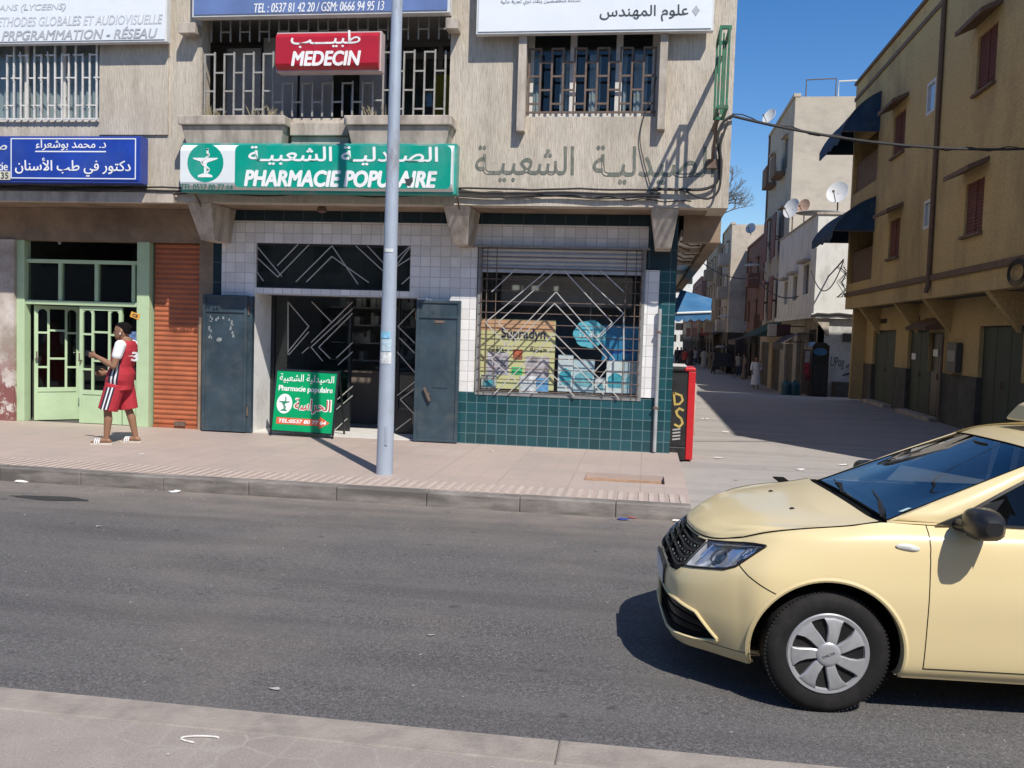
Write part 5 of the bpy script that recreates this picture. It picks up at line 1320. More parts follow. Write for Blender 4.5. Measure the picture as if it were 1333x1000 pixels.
for side in (1, -1):
    def sd(p): return (p[0], p[1]*side, p[2])
    n = 30; we = [W[int(i*29/n)][-1] for i in range(n+1)]
    wf = cr(_n(win_f), np.linspace(0, 3, n+1))
    base = cr(_n([(1.10,.757,.978),(1.24,.768,.980),(1.40,.775,.980)]), np.linspace(0, 2, 8))
    rows = []
    for i in range(n+1):
        a = we[i]; b = wf[i]; mid_ = (a+b)/2; bulge = _n([-.015, .02, .012])*min(1, i/4+.3)
        rows.append([sd(x) for x in (a, (a*2+mid_)/3+bulge*.8, mid_+bulge, (b*2+mid_)/3+bulge*.7, b)])
    g = MB(); g.grid(rows, True, flip=side > 0); g.add([sd(we[0])]+[sd(x) for x in base]+[sd(rows[0][3]) if False else sd(wf[0])], [tuple(range(10))]); car(g, 'windscreen_pillar', M_paint)
    top = [(2.06,.640,1.342),(2.5,.648,1.375),(3.0,.637,1.37),(3.30,.622,1.345)]
    # roof rail between glass and roof
    tp_ = cr(_n(top), np.linspace(0, 3, 24)); ra = cr(_n(RAIL), np.linspace(0, 5, 24))
    g = MB(); g.grid([[sd(p) for p in tp_], [sd((p+q)/2+_n([0, .014, .006])) for p, q in zip(tp_, ra)], [sd(q) for q in ra]], True, flip=side < 0); car(g, 'roof_rail', M_paint)
    belt = cr(_n([(1.40,.752,.990),(1.9,.760,.985),(2.8,.760,1.0),(3.35,.742,1.01)]), np.linspace(0, 3, 24))
    # glass: front window then rear window
    tpv = cr(_n([(1.40,.752,.990),(1.62,.722,1.125),(1.86,.672,1.255),(2.06,.640,1.342),(2.5,.648,1.375),(3.0,.637,1.37),(3.30,.622,1.345)]), np.linspace(0, 6, 48))
    def glasspane(u0, u1):
        A = [p for p in tpv if u0 <= p[0] <= u1]; rows = []
        for p in A:
            bz = np.interp(p[0], belt[:, 0], belt[:, 2]); bv = np.interp(p[0], belt[:, 0], belt[:, 1])
            rows.append([sd((p[0], bv*(1-f)+p[1]*f-.012, bz*(1-f)+p[2]*f)) for f in np.linspace(0, 1, 6)])
        return rows
    for (u0, u1) in ((1.45, 2.2), (2.3, 3.12)):
        g = MB(); g.grid(glasspane(u0, u1), True, flip=side > 0); wn = car(g, 'side_window', M_sideglass)
        A = glasspane(u0, u1); g = MB(); g.tube([(p[0], p[1]+side*.006, p[2]) for p in [r[0] for r in A]], .008, 6); car(g, 'belt_trim', M_chrome if False else M_blk, wn)
    g = MB(); g.tube([sd((p[0], p[1]+.0, p[2])) for p in tpv], .011, 6); car(g, 'window_frame', M_blk)
    g = MB(); g.grid([[sd((2.2, .755, .99)), sd((2.32, .757, .99))], [sd((2.24, .640, 1.37)), sd((2.32, .644, 1.375))]], False); car(g, 'centre_pillar', M_blk)
    g = MB(); q = [(3.12,.748,1.005),(3.5,.74,1.01),(3.80,.66,1.01),(3.66,.565,1.34),(3.60,.565,1.36),(3.3,.622,1.345),(3.12,.632,1.36)]; g.add([sd(p) for p in q], [tuple(range(7))]); car(g, 'rear_pillar', M_paint)
    # shelf closing the belt
    g = MB(); e = Sgrid(_n([5.0]), np.linspace(8, 12, 30))[0]; g.grid([[sd(p) for p in e], [sd((p[0], p[1]-.05, p[2]+.004)) for p in e]], True, flip=side > 0); car(g, 'window_sill', M_paint)
    # mirror
    g = MB(); q = [(1.33,.772,.985),(1.56,.766,.990),(1.66,.732,1.125),(1.58,.744,1.100)]; g.prism([sd(p) for p in q], (0, side*.014, 0)); mo = car(g, 'door_mirror', M_blk)
    g = MB(); g.tube([sd(p) for p in ((1.43,.775,.990),(1.44,.83,.992),(1.45,.88,1.0))], [.030, .032, .035], 10); car(g, 'arm', M_blk, mo)
    g = MB(); rs = []
    for k in range(11):
        f = k/10; e = math.sqrt(max(0, 1-(2*f-.85)**2*.72)) if f > 0 else .35
        e = (.30, .62, .82, .93, .99, 1.0, .99, .95, .88, .72, .40)[k]
        cu = 1.475; ring = []
        for a in range(20):
            an = 2*math.pi*a/20; x = math.cos(an); z = math.sin(an)
            x = math.copysign(abs(x)**.75, x); z = math.copysign(abs(z)**.75, z)
            ring.append(sd((cu-.0+  .070*e*x+(.02 if x > 0 else 0), (.80+.265*f), 1.025+.078*e*z)))
        rs.append(ring)
    g.rings(rs); car(g, 'housing', M_blk, mo)
    g = MB(); g.grid([[sd((1.562, .85+.14*i/4, 0.975+.09*j/4)) for i in range(5)] for j in range(5)], False); car(g, 'mirror_glass', M_chrome, mo)
    # indicator on the wing
    g = MB(); t_ = t_of_u(3.9, 1.19); c = Sn(3.9, t_, .004); ring = [[(c[0]+r*1.35*(x if x > -.2 else x*1.5), side*(c[1]+h), c[2]+r*.5*y-.006*x) for x, y in disc(0, 0, 1, 1, 18)] for r, h in ((.034, -.006), (.034, .003), (.024, .008), (.002, .010))]
    g.rings(ring); car(g, 'indicator', pbr('clear_indicator', (.62, .62, .58), .2), None)
    g = MB(); p = Sn(4.1, t_of_u(4.1, 2.1), .03); g.tube([(p[0]-.08, side*(p[1]-.03), p[2]), (p[0]-.06, side*p[1], p[2]), (p[0]+.07, side*p[1], p[2]), (p[0]+.09, side*(p[1]-.03), p[2])], .012, 8); car(g, 'handle', M_paint, pobj['door%d' % side])
# rear window, boot
g = MB(); g.grid(sym([[(3.90,0,1.01),(3.89,.3,1.01),(3.88,.5,1.01),(3.80,.66,1.01)], [(3.66,0,1.43),(3.66,.22,1.428),(3.65,.38,1.415),(3.60,.565,1.36)]]), True); car(g, 'rear_window', M_sideglass)
# cabin
g = MB(); g.box(1.0, 1.45, -.68, .68, .55, .955); g.box(1.25, 1.5, -.66, .66, .80, .975); car(g, 'dashboard', M_blkm)
g = MB(); c = Vector((1.62, .36, .93)); a_ = Vector((0, 1, 0)); b_ = Vector((.35, 0, .94)); g.tube([c+a_*.18*math.cos(k*.2618)+b_*.18*math.sin(k*.2618) for k in range(25)], .013, 6); g.bar(c-a_*.17, c+a_*.17, .03); g.bar(c, c+Vector((-.2, 0, -.06)), .04); car(g, 'steering_wheel', M_blkm)
for v_ in (-.36, .36):
    g = MB(); g.box(1.85, 2.35, v_-.25, v_+.25, .45, .62)
    g.hexa([(2.22, v_-.25, .62), (2.22, v_+.25, .62), (2.36, v_+.25, .62), (2.36, v_-.25, .62), (2.42, v_-.2, 1.14), (2.42, v_+.2, 1.14), (2.52, v_+.2, 1.14), (2.52, v_-.2, 1.14)]); g.box(2.44, 2.53, v_-.12, v_+.12, 1.17, 1.34); car(g, 'seat', M_seat, bevel=.03)
g = MB(); g.box(2.95, 3.4, -.62, .62, .45, .62); g.box(3.35, 3.5, -.62, .62, .62, 1.15); car(g, 'seat', M_seat, bevel=.03)
g = MB(); g.box(1.0, 3.7, -.72, .72, .25, .3); g.box(3.7, 3.75, -.6, .6, .3, 1.0); car(g, 'cabin_floor', M_blkm)
g = MB(); g.loft([((1.83, 0, 1.345), .012, .10), ((1.85, 0, 1.325), .018, .12), ((1.84, 0, 1.30), .012, .10)], 12); car(g, 'rear_view_mirror', M_blk)
# number plate
g = MB(); g.box(.044, .058, -.22, .22, .46, .56); pl = car(g, 'number_plate', pbr('plate_white', (.72, .72, .70), .4)); 
g = MB(); g.box(.047, .062, -.235, .235, .445, .575); car(g, 'plate_holder', M_blk)
# roof sign
g = MB()
rs = []
for z, l, w_ in ((1.468, .16, .30), (1.478, .165, .305), (1.50, .15, .29), (1.56, .10, .24), (1.578, .07, .21)):
    rs.append([(2.18+sx*l*.5, sy*w_, z) for sx, sy in ((-1, -1), (1, -1), (1, 1), (-1, 1))])
g.rings(rs, smooth=False); car(g, 'roof_sign', M_paint, bevel=.012)
g = MB(); g.tube([(2.15, .14, 1.585), (2.15, .22, 1.59)], .014, 8); g.tube([(2.15, .18, 1.56), (2.15, .18, 1.588)], .008, 6); car(g, 'lamp_clip', M_chrome)
g = MB(); g.tube([(2.16, .33, 1.455), (2.13, .34, 1.475), (2.10, .35, 1.478)], [.014, .012, .006], 6); car(g, 'roof_rack_foot', M_blk)
# ------------------------------------------------------------------ yellow building on the right
XU, XL = 6.40, 7.05
M_ochre = pbr('ochre_render', (.52, .385, .19), .95, var=.22, scale=22, bmp=.6, bscale=28, bdist=.012, spec=.15, dirt=(.22, .165, .10), dscale=.55, dstretch=(1, 1, .45), dlo=.44, dhi=.72, damt=.75)
M_shut = pbr('brown_shutter', (.145, .045, .030), .7, var=.2, scale=8, stretch=(1, 1, 6))
M_hood = pbr('brown_hood', (.15, .095, .06), .85, var=.2)
M_dkgreen = pbr('dark_green_door', (.028, .048, .036), .6, var=.3, scale=3, stretch=(4, 4, .5))
M_dado = pbr('grey_dado', (.10, .095, .08), .9, var=.25, scale=2.5, dirt=(.05, .05, .045))
def yx(px, py, X): p = onX(px, py, X); return p.y, p.z
def rx(pa, pb_, pt, pbm, X=XU):   # pa = left (far) pixel, pb_ = right (near) pixel
    y1 = onX(pa, (pt+pbm)/2, X).y; y0 = onX(pb_, (pt+pbm)/2, X).y
    pm = (pa+pb_)/2; return y0, y1, onX(pm, pbm, X).z, onX(pm, pt, X).z
ye = thing('yellow_building', 'ochre yellow three-storey building with brown shutters along the right side of the street', 'building', (8.5, 21, 0))
Y0, Y1 = 10.95, 31.3; ZR = 10.12; ZO = 2.92
r_l1 = rx(1113, 1139, 190, 242); r_l2 = rx(1106, 1136, 283, 366)
r_l1 = (r_l2[0], r_l2[1], r_l1[2]-.05, r_l1[3]+.35); r_l2 = (r_l2[0], r_l2[1], r_l2[2], r_l2[3]+.2)
def wallY(mb, y0, y1, z0, z1, x0, x1, holes):
    ys = sorted({y0, y1}|{h[0] for h in holes}|{h[1] for h in holes}); ys = [y for y in ys if y0 <= y <= y1]
    for a, b in zip(ys, ys[1:]):
        zs = [z0]
        for h in sorted(holes, key=lambda h: h[2]):
            if h[0] < (a+b)/2 < h[1]: zs += [h[2], h[3]]
        zs.append(z1)
        for i in range(0, len(zs), 2):
            if zs[i+1]-zs[i] > .01: mb.box(x0, x1, a, b, zs[i], zs[i+1])
wins = [((1272, 1297, 40, 113), 1), ((1163, 1178, 148, 200), 1), ((1256, 1280, 236, 304), 1), ((1157, 1171, 286, 335), 1)]
small = [(1207, 1218, 106, 147), (1203, 1215, 260, 297)]
holes = [r_l1, r_l2]
wr = [rx(*w_[0]) for w_ in wins]; sr = [rx(*s_) for s_ in small]
g = MB(); wallY(g, Y0, Y1, ZO, ZR, XU, XU+.25, holes+[(a, b, c, d) for a, b, c, d in wr+sr]); g.box(XU+.25, 14, Y0, Y0+.2, 0, ZR); g.box(XU+.25, 14, Y1-.2, Y1, 0, ZR)
g.build('upper_wall', M_ochre, ye)
g = MB(); g.box(XU+.25, 14, Y0+.2, Y1-.2, ZR-.3, ZR-.1); g.box(XU+.25, 14, Y0+.2, Y1-.2, ZO, ZO+.2); g.box(XU+.25, 14, Y0+.2, Y1-.2, 5.6, 5.8); g.box(9.5, 9.7, Y0+.2, Y1-.2, .2, ZR-.3); g.build('floors', M_dark, ye)
g = MB(); g.box(XU-.06, XU+.3, Y0-.02, Y1+.05, ZR, ZR+.10); g.box(XU-.04, XU-.001, Y0-.01, Y1+.03, ZR-.52, ZR-.40); g.build('cornice', M_hood, ye, bevel=.01)
zl1 = onX(1103, 386, XU).z; g = MB(); g.box(XU-.05, XU-.001, Y0, Y1+.02, zl1-.02, zl1+.12); g.build('string_course', M_hood, ye, bevel=.015)
for (a, b, c, d) in wr:
    g = MB(); g.box(XU+.05, XU+.09, a, b, c, d); g.box(XU+.03, XU+.05, (a+b)/2-.02, (a+b)/2+.02, c, d)
    zz = c+.04
    while zz < d-.04: g.hexa([(XU+.028, a+.05, zz), (XU+.05, a+.05, zz+.03), (XU+.05, b-.05, zz+.03), (XU+.028, b-.05, zz), (XU+.034, a+.05, zz+.006), (XU+.05, a+.05, zz+.036), (XU+.05, b-.05, zz+.036), (XU+.034, b-.05, zz+.006)]); zz += .07
    wo = g.build('window', M_shut, ye)
    g = MB(); g.prism([(XU-.40, a-.2, d+.08), (XU-.001, a-.2, d+.26), (XU-.001, a-.2, d+.36), (XU-.40, a-.2, d+.18)], (0, b-a+.40, 0)); g.build('hood', M_hood, wo, bevel=.01)
    g = MB(); g.box(XU-.08, XU+.04, a-.05, b+.05, c-.06, c-.002); g.build('sill', M_hood, wo)
M_sky_pane = pbr('frosted_pane', (.30, .36, .45), .12, var=.1)
for (a, b, c, d) in sr:
    g = MB(); fw_ = .07
    for q in ((a, b, c, c+fw_), (a, b, d-fw_, d), (a, a+fw_, c+fw_, d-fw_), (b-fw_, b, c+fw_, d-fw_)): g.box(XU-.01, XU+.08, q[0], q[1], q[2], q[3])
    wo = g.build('window', M_wframe, ye); g = MB(); g.box(XU+.03, XU+.036, a+fw_, b-fw_, c+fw_, d-fw_); g.build('pane', M_sky_pane, wo)
for (a, b, c, d) in (r_l1, r_l2):       # loggia railings
    g = MB(); g.box(XU+.10, XU+.14, a, b, c+.95, c+1.0); k = a+.2
    g.box(XU+.10, XU+.13, a, b, c+.0, c+.94); g.build('loggia_parapet', M_hood, ye)
p1 = onX(1233, 0, XU); p2 = onX(1218, 366, XU)
g = MB(); g.tube([(XU-.06, p1.y, 9.7), (XU-.06, p1.y, p2.z-.05), (XU-.1, p1.y, p2.z-.25)], .055, 10); g.build('drainpipe', M_hood, ye)
# ground floor
doors = [rx(1135, 1164, 430, 528, XL), rx(1180, 1207, 430, 540, XL), rx(1207, 1226, 433, 548, XL), rx(1272, 1329, 424, 565, XL)]
doors = [(a, b, 0, d) for a, b, c, d in doors]
vents = [rx(1145, 1155, 415, 421, XL), rx(1189, 1198, 411, 418, XL), rx(1294, 1302, 389, 399, XL)]
g = MB(); hol = doors+vents
zdd = onX(1128, 473, XL).z
wallY(g, Y0, Y1-.1, zdd, ZO, XL, XL+.25, [(a, b, max(c, zdd) if c < zdd else c, d) for a, b, c, d in hol]); g.build('lower_wall', M_ochre, ye)
ed = sorted([Y0, Y1-.1]+[e for a, b, c, d in doors for e in (a, b)])
for a, b in zip(ed[::2], ed[1::2]):
    if b-a > .03: g = MB(); g.box(XL-.02, XL+.25, a, b, -.1, zdd); g.build('dado', M_dado, ye)
for k, (a, b, c, d) in enumerate(doors):
    g = MB(); n = 3 if k == 3 else 2; w_ = (b-a)/n
    for i in range(n): g.box(XL+.08, XL+.13, a+i*w_+.01, a+(i+1)*w_-.01, .06, d-.02)
    g.box(XL+.06, XL+.15, a, b, d-.02, d+.0); do = g.build('door', M_dkgreen if k != 2 else M_blackpaint, ye, bevel=.008)
    g = MB(); g.tube([(XL+.04, (a+b)/2-.06, 1.0), (XL+.04, (a+b)/2-.06, 1.15)], .015, 6); g.box(XL+.04, XL+.08, (a+b)/2-.07, (a+b)/2-.05, 1.0, 1.02); g.build('handle', M_iron_b, do)
    g = MB(); g.box(XL-.25, XL+.05, a, b, -.02, .09); g.build('doorstep', M_conc, ye, bevel=.01)
g = MB()
for a, b, c, d in vents: g.box(XL+.1, XL+.12, a, b, c, d)
g.build('vent', M_dark, ye)
g = MB(); a, b, c, d = doors[2]; a2 = doors[1][1]; g.prism([(XL-.5, a-.15, d+.12), (XL-.001, a-.15, d+.36), (XL-.001, a-.15, d+.08), (XL-.46, a-.15, d+.04)], (0, b-a+.55, 0)); g.build('door_canopy', M_hood, ye)
for pc, w_ in ((1146, .09), (1196, .09), (1238, .12), (1329, .12)):     # corbels
    y = onX(pc, 395, XL).y
    g = MB(); g.prism([(XU+.02, y-w_, ZO-.002), (XL-.001, y-w_, ZO-.002), (XL-.001, y-w_, ZO-.78)], (0, 2*w_, 0)); g.build('corbel', M_ochre, ye)
a, b, c, d = rx(1232, 1244, 446, 485, XL-.15)
mt = thing('meter_box', 'dark electricity box on the yellow building beside the black doorway', 'box', (XL-.1, (a+b)/2, c)); g = MB(); g.box(XL-.15, XL-.021, a, b, c, d); g.build('body', pbr('meter_grey', (.07, .075, .075), .5), mt, bevel=.01)
g = MB(); g.box(XL-.158, XL-.1501, a+.05, b-.05, c+.25, c+.5); g.build('window', M_iron_g, mt)
g = MB(); a = onX(1223, 520, XL-.08); g.tube([(XL-.08, a.y, .1), (XL-.08, a.y, 2.1)], .03, 8); g.build('post_pipe', M_iron_b, ye)
for (pp_, nm) in (((1187, 460, 1192, 468), 'a'), ((1215, 455, 1221, 464), 'b')):
    a, b, c, d = rx(pp_[0], pp_[2], pp_[1], pp_[3], XL+.06); g = MB(); g.box(XL+.055, XL+.075, a, b, c, d); tag(g.build('notice', M_signwhite), 'white paper notice stuck on the %s' % ('green double door of the yellow building' if nm == 'a' else 'black door of the yellow building'), 'notice')
# awnings over the loggias
M_awn = pbr('dark_blue_awning', (.012, .040, .080), .85, var=.3, scale=4, dirt=(.06, .08, .10), dscale=2.2, dlo=.5, dhi=.8)
def awning(label, tl, yr, zr, out, drop, mat, scal=True, torn=False):
    t = thing('awning', label, 'awning', (XU, (yr[0]+yr[1])/2, zr-drop), None)
    n = 14; rows = []
    for i in range(13):
        f = i/12; a = f*math.pi/2; rows.append([(XU-.01-out*(.5*math.sin(a)+.5*f), yr[0]+(yr[1]-yr[0])*k/n, zr-drop*(.5*(1-math.cos(a))+.5*f)-.05*f*abs(math.sin(k*math.pi*3/n))+.02*math.sin(k*1.9)*f) for k in range(n+1)])
    g = MB(); g.grid(rows, True); e = rows[-1]; g.grid([e, [(p[0]+.0, p[1], p[2]-.18-.04*abs(math.sin(k*.785))) for k, p in enumerate(e)]], True)
    g.build('canopy', mat, t)
    for yy in (yr[0], yr[1]):
        P = [(XU-.01-out*(.5*math.sin(i/12*math.pi/2)+.5*i/12), yy, zr-drop*(.5*(1-math.cos(i/12*math.pi/2))+.5*i/12)) for i in range(13)]
        g = MB(); g.add([(XU-.01, yy, zr-drop)]+P, [(0, i, i+1) for i in range(1, 13)]); g.build('end_panel', mat, t)
        g = MB(); g.tube(P, .012, 5); g.bar((XU, yy, zr-drop), (XU-out, yy, zr-drop), .02); g.build('arm', M_iron_b, t)
    return t
awning('upper dark blue awning with a torn edge over the top loggia of the yellow building', None, (r_l1[0]-.1, Y1-.05), onX(1139, 128, XU).z, 1.05, 1.15, M_awn)
awning('lower dark blue awning over the first-floor loggia of the yellow building', None, (r_l2[0]-.1, Y1-.05), onX(1137, 258, XU).z, 1.15, 1.0, M_awn)
# loops of cable at its far corner
g = MB(); rnd = random.Random(3)
for k in range(5):
    g.tube([(XU-.04, Y1-.1-.25*math.sin(k), 3.3+.25*i-.1*math.sin(i*k+k)) if i % 2 else (XU-.12-.05*k, Y1-.05+.12*math.sin(i+k), 3.3+.25*i) for i in range(5)], .012, 5)
tag(g.build('cable_tangle', M_cable), 'tangle of black cables at the far corner of the yellow building', 'cable')
g = MB(); y = onX(1320, 372, XU-.1).y
for k in range(4): g.tube([(XU-.07, y-.42*math.cos(a*.3142)*(1-.09*k), 3.16+.24*math.sin(a*.3142)*(1-.12*k)) for a in range(21)], .008, 5)
tag(g.build('cable_coil', M_cable), 'coil of cable hung on the string course of the yellow building', 'cable')

# ------------------------------------------------------------------ far side of the street
def Xat(px, Y, py=450): return onY(px, py, Y).x
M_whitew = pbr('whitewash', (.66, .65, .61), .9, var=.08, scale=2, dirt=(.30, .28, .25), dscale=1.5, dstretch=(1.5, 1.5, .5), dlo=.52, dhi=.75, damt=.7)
M_grey_b = pbr('grey_beige_render', (.42, .37, .30), .9, var=.08, scale=1.2, stretch=(1, 1, 2), dirt=(.30, .27, .22), dscale=.8)
M_tan = pbr('tan_render', (.38, .30, .20), .9, var=.12, scale=1.5, dirt=(.28, .22, .15), dscale=.9)
M_brickr = pbr('red_brown_brick', (.20, .10, .07), .9, var=.2, scale=3, dirt=(.18, .13, .10), dscale=1)
M_cream = pbr('cream_render', (.47, .41, .33), .9, var=.12, scale=2, dirt=(.24, .20, .16), dscale=.7)
M_pinkb = pbr('pink_render', (.36, .215, .175), .9, var=.15, scale=2, dirt=(.2, .14, .11), dscale=.7)
M_dkwin = pbr('dark_window', (.025, .024, .024), .3, var=.2)
M_shopdk = pbr('dark_shop_front', (.05, .045, .04), .8, var=.4, scale=1.5)
def house(name, label, X, y0, y1, z1, mat, rows, cols, winw=.9, winh=1.3, shopmat=None, depth=9, zo=0.0, over=.0, front=None, wmat=None, hoods=True, balc=0):
    """X = street face, y0..y1 along the street; windows on the street face as parts"""
    zb = min(ground_z(y0), ground_z(y1))-.1; zf = ground_z(y0)+3.1
    t = thing(name, label, 'building', (X+depth/2, (y0+y1)/2, zb))
    g = MB(); hs = []
    hgt = (z1-zf-.5)/rows
    for r in range(rows):
        for c in range(cols):
            yc = y0+(y1-y0)*(c+.5)/cols; zc_ = zf+hgt*(r+.5)
            hs.append((yc-winw/2, yc+winw/2, zc_-winh/2, zc_+winh/2))
    wallY(g, y0, y1, zf, z1, X-over, X-over+.2, hs)
    g.box(X-over+.2, X+depth, y0, y0+.2, zf, z1); g.box(X-over+.2, X+depth, y1-.2, y1, zf, z1); g.box(X-over+.2, X+depth, y0+.2, y1-.2, z1-.2, z1-.05)
    g.box(X-over+.2, X+depth, y0+.2, y1-.2, zf, zf+.1)
    g.build('wall', mat, t)
    n = max(2, int((y1-y0)/3.2)); g = MB(); w_ = (y1-y0)/n
    hs2 = [(y0+w_*(k+.15), y0+w_*(k+.85), zb, zb+2.6) for k in range(n)]
    wallY(g, y0, y1, zb, zf, X, X+.2, hs2); g.box(X+.2, X+depth, y0, y0+.2, zb, zf); g.build('ground_floor_wall', shopmat or mat, t)
    for a, b, c, d in hs2:
        g = MB(); g.box(X+.12, X+.16, a, b, c, d-.25); g.box(X+.05, X+.12, a, b, d-.25, d); g.build('shop_front', M_shopdk, t)
    for a, b, c, d in hs:
        g = MB(); g.box(X-over+.08, X-over+.12, a, b, c, d); g.box(X-over+.05, X-over+.08, (a+b)/2-.03, (a+b)/2+.03, c, d); wo = g.build('window', wmat or M_dkwin, t)
        if hoods: g = MB(); g.box(X-over-.22, X-over-.001, a-.12, b+.12, d+.05, d+.14); g.build('hood', mat, wo)
    g = MB(); g.box(X-over-.08, X-over+.25, y0-.03, y1+.03, z1, z1+.16); g.build('parapet', mat, t)
    for k, (a, b, c, d) in enumerate(hs):
        if balc and k % balc == 0:
            g = MB(); g.box(X-over-.75, X-over-.001, a-.35, b+.35, c-.62, c-.5); g.box(X-over-.75, X-over-.68, a-.35, b+.35, c-.5, c+.3)
            g.box(X-over-.68, X-over-.001, a-.35, a-.29, c-.5, c+.3); g.box(X-over-.68, X-over-.001, b+.29, b+.35, c-.5, c+.3); g.build('balcony', mat, t)
    g = MB(); g.tube([(X-over-.07, y1-.5, z1), (X-over-.07, y1-.5, zf), (X-over-.03, y1-.5, zf-.3)], .05, 6); g.build('drainpipe', M_hood, t)
    return t
YW = 36.6; XW = Xat(1057, YW); zW = onY(1060, 279, YW).z; YW1 = 46.8
# white house: lit gable towards the camera, shaded side along the street
wh = thing('white_house', 'low white two-storey house with stained street side and satellite dishes on its roof', 'building', (XW+4, 41, -.5))
zj = onY(1058, 412, YW).z
g = MB(); wsl = []
for (pa, pb_, pt, pbm) in ((1021, 1025, 367, 396), (1032, 1037, 360, 391), (1045, 1052, 345, 383)):
    y1 = XW*onX(pa, 380, XW).y/XW; y0 = onX(pb_, 380, XW).y; wsl.append((y0, y1, onX((pa+pb_)/2, pbm, XW).z, onX((pa+pb_)/2, pt, XW).z))
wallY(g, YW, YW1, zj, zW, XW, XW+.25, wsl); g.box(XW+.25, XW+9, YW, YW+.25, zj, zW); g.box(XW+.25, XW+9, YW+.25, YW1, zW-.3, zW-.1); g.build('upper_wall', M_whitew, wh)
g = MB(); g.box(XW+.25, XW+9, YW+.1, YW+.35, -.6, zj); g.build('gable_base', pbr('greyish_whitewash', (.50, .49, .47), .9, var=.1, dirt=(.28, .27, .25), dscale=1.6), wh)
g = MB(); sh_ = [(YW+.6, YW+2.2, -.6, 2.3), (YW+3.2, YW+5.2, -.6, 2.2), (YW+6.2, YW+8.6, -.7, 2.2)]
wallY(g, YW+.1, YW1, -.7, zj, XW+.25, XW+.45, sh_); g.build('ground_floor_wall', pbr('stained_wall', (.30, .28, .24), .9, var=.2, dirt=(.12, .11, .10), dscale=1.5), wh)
g = MB(); g.prism([(XW+.0, YW-.0, zj-.002), (XW+.6, YW, zj-.002), (XW+.6, YW, zj-.75)], (0, .55, 0)); g.build('corner_corbel', M_conc, wh)
for a, b, c, d in sh_: g = MB(); g.box(XW+.38, XW+.42, a, b, c, d); g.build('shop_front', M_shopdk, wh)
for a, b, c, d in wsl:
    g = MB(); g.box(XW+.12, XW+.16, a, b, c, d); wo = g.build('window', M_dkwin, wh); g = MB(); g.box(XW-.3, XW-.001, a-.2, b+.2, d+.06, d+.16); g.build('hood', M_conc, wo)
g = MB(); g.box(XW-.08, XW-.001, YW-.02, YW1, zj-.06, zj+.12); g.box(XW-.08, XW+9, YW-.1, YW-.001, zj-.06, zj+.1); g.build('ledge', M_whitew, wh)
g = MB(); g.box(XW-.05, XW+9, YW-.05, YW+.25, zW, zW+.08); g.box(XW-.05, XW+.25, YW+.25, YW1, zW, zW+.08); g.build('coping', M_conc, wh)
g = MB(); p = onY(1087, 500, YW); g.box(Xat(1086, YW), XW+8, YW-.45, YW+.09, -.6, onY(1100, 498, YW-.4).z); g.build('plinth', pbr('dark_plinth', (.10, .09, .075), .9, var=.2), wh)
FG = ((0, YW+.1, 0), (1, 0, 0), (0, 0, 1), (0, -1, 0))
letters('UPog', (Xat(1083, YW), Xat(1101, YW), onY(1090, 481, YW).z, onY(1090, 465, YW).z), FG, M_cable, wh, .004, .0, .15, name='graffiti')
letters(arabic('الله'), (Xat(1104, YW), Xat(1116, YW), onY(1090, 480, YW).z, onY(1090, 471, YW).z), FG, M_cable, wh, .004, .0, name='graffiti')
g = MB(); ribbon(g, FG, [(Xat(1111, YW), onY(1111, 460, YW).z), (Xat(1122, YW), onY(1122, 470, YW).z)], .05, .004); q = (Xat(1119, YW), Xat(1126, YW), onY(1119, 486, YW).z, onY(1119, 472, YW).z)
ribbon(g, FG, [(q[1], q[2]), (q[0], q[2]), (q[0], q[3]), (q[1], q[3])], .05, .004); ribbon(g, FG, [(Xat(1100, YW), onY(1100, 489, YW).z), (Xat(1107, YW), onY(1107, 487, YW).z), (Xat(1113, YW), onY(1113, 486, YW).z)], .06, .004); g.build('graffiti', M_cable, wh)
g = MB(); g.box(Xat(1097, YW), Xat(1112, YW), YW+.04, YW+.099, onY(1104, 445, YW).z, onY(1104, 434, YW).z); g.build('plaque', pbr('dark_plaque', (.05, .055, .05), .5), wh)
# tall grey house behind
XT = Xat(1020, 47.0); zT = onY(1020, 126, 47.0).z
th = house('tall_house', 'tall blank grey-beige house rising behind the white house', XT, 47.0, 56.5, zT, M_grey_b, 3, 2, 1.1, 1.6, M_tan, 9, over=0)
for (yy) in (50.2, 53.6):
    t2 = MB(); t2.box(XT-.55, XT-.05, yy-.9, yy+.9, zT-3.4, zT-3.2); t2.box(XT-.55, XT-.5, yy-.9, yy+.9, zT-3.2, zT-2.3); t2.build('balcony', M_hood, th)
    for zz in (2.9, 6.2): t2 = MB(); t2.box(XT-.35, XT-.3, yy-.7, yy+.7, zz, zz+2.3); t2.box(XT-.3, XT-.001, yy-.7, yy-.66, zz+1.0, zz+1.06); t2.box(XT-.3, XT-.001, yy+.66, yy+.7, zz+1.0, zz+1.06); t2.build('wooden_shutter', M_shut, th)
g = MB(); a = Xat(1033, 48); zr0 = zT+.1; zr1 = onY(1070, 104, 48).z; b = Xat(1071, 48); c = Xat(1112, 48)
g.tube([(a, 48, zr0), (a, 48, zr1), (b, 48, zr1+.06), (b, 48, zr0)], .035, 6); g.build('roof_railing', M_iron_b, th)
g = MB(); g.tube([(Xat(1076, 48), 48.3, zr0), (Xat(1076, 48), 48.3, zr1), (c+1, 48.3, zr1+.1)], .04, 6); g.tube([(c+1, 48.3, zr0), (c+1, 48.3, zr1+.1)], .04, 6); g.build('roof_railing', M_wframe, th)
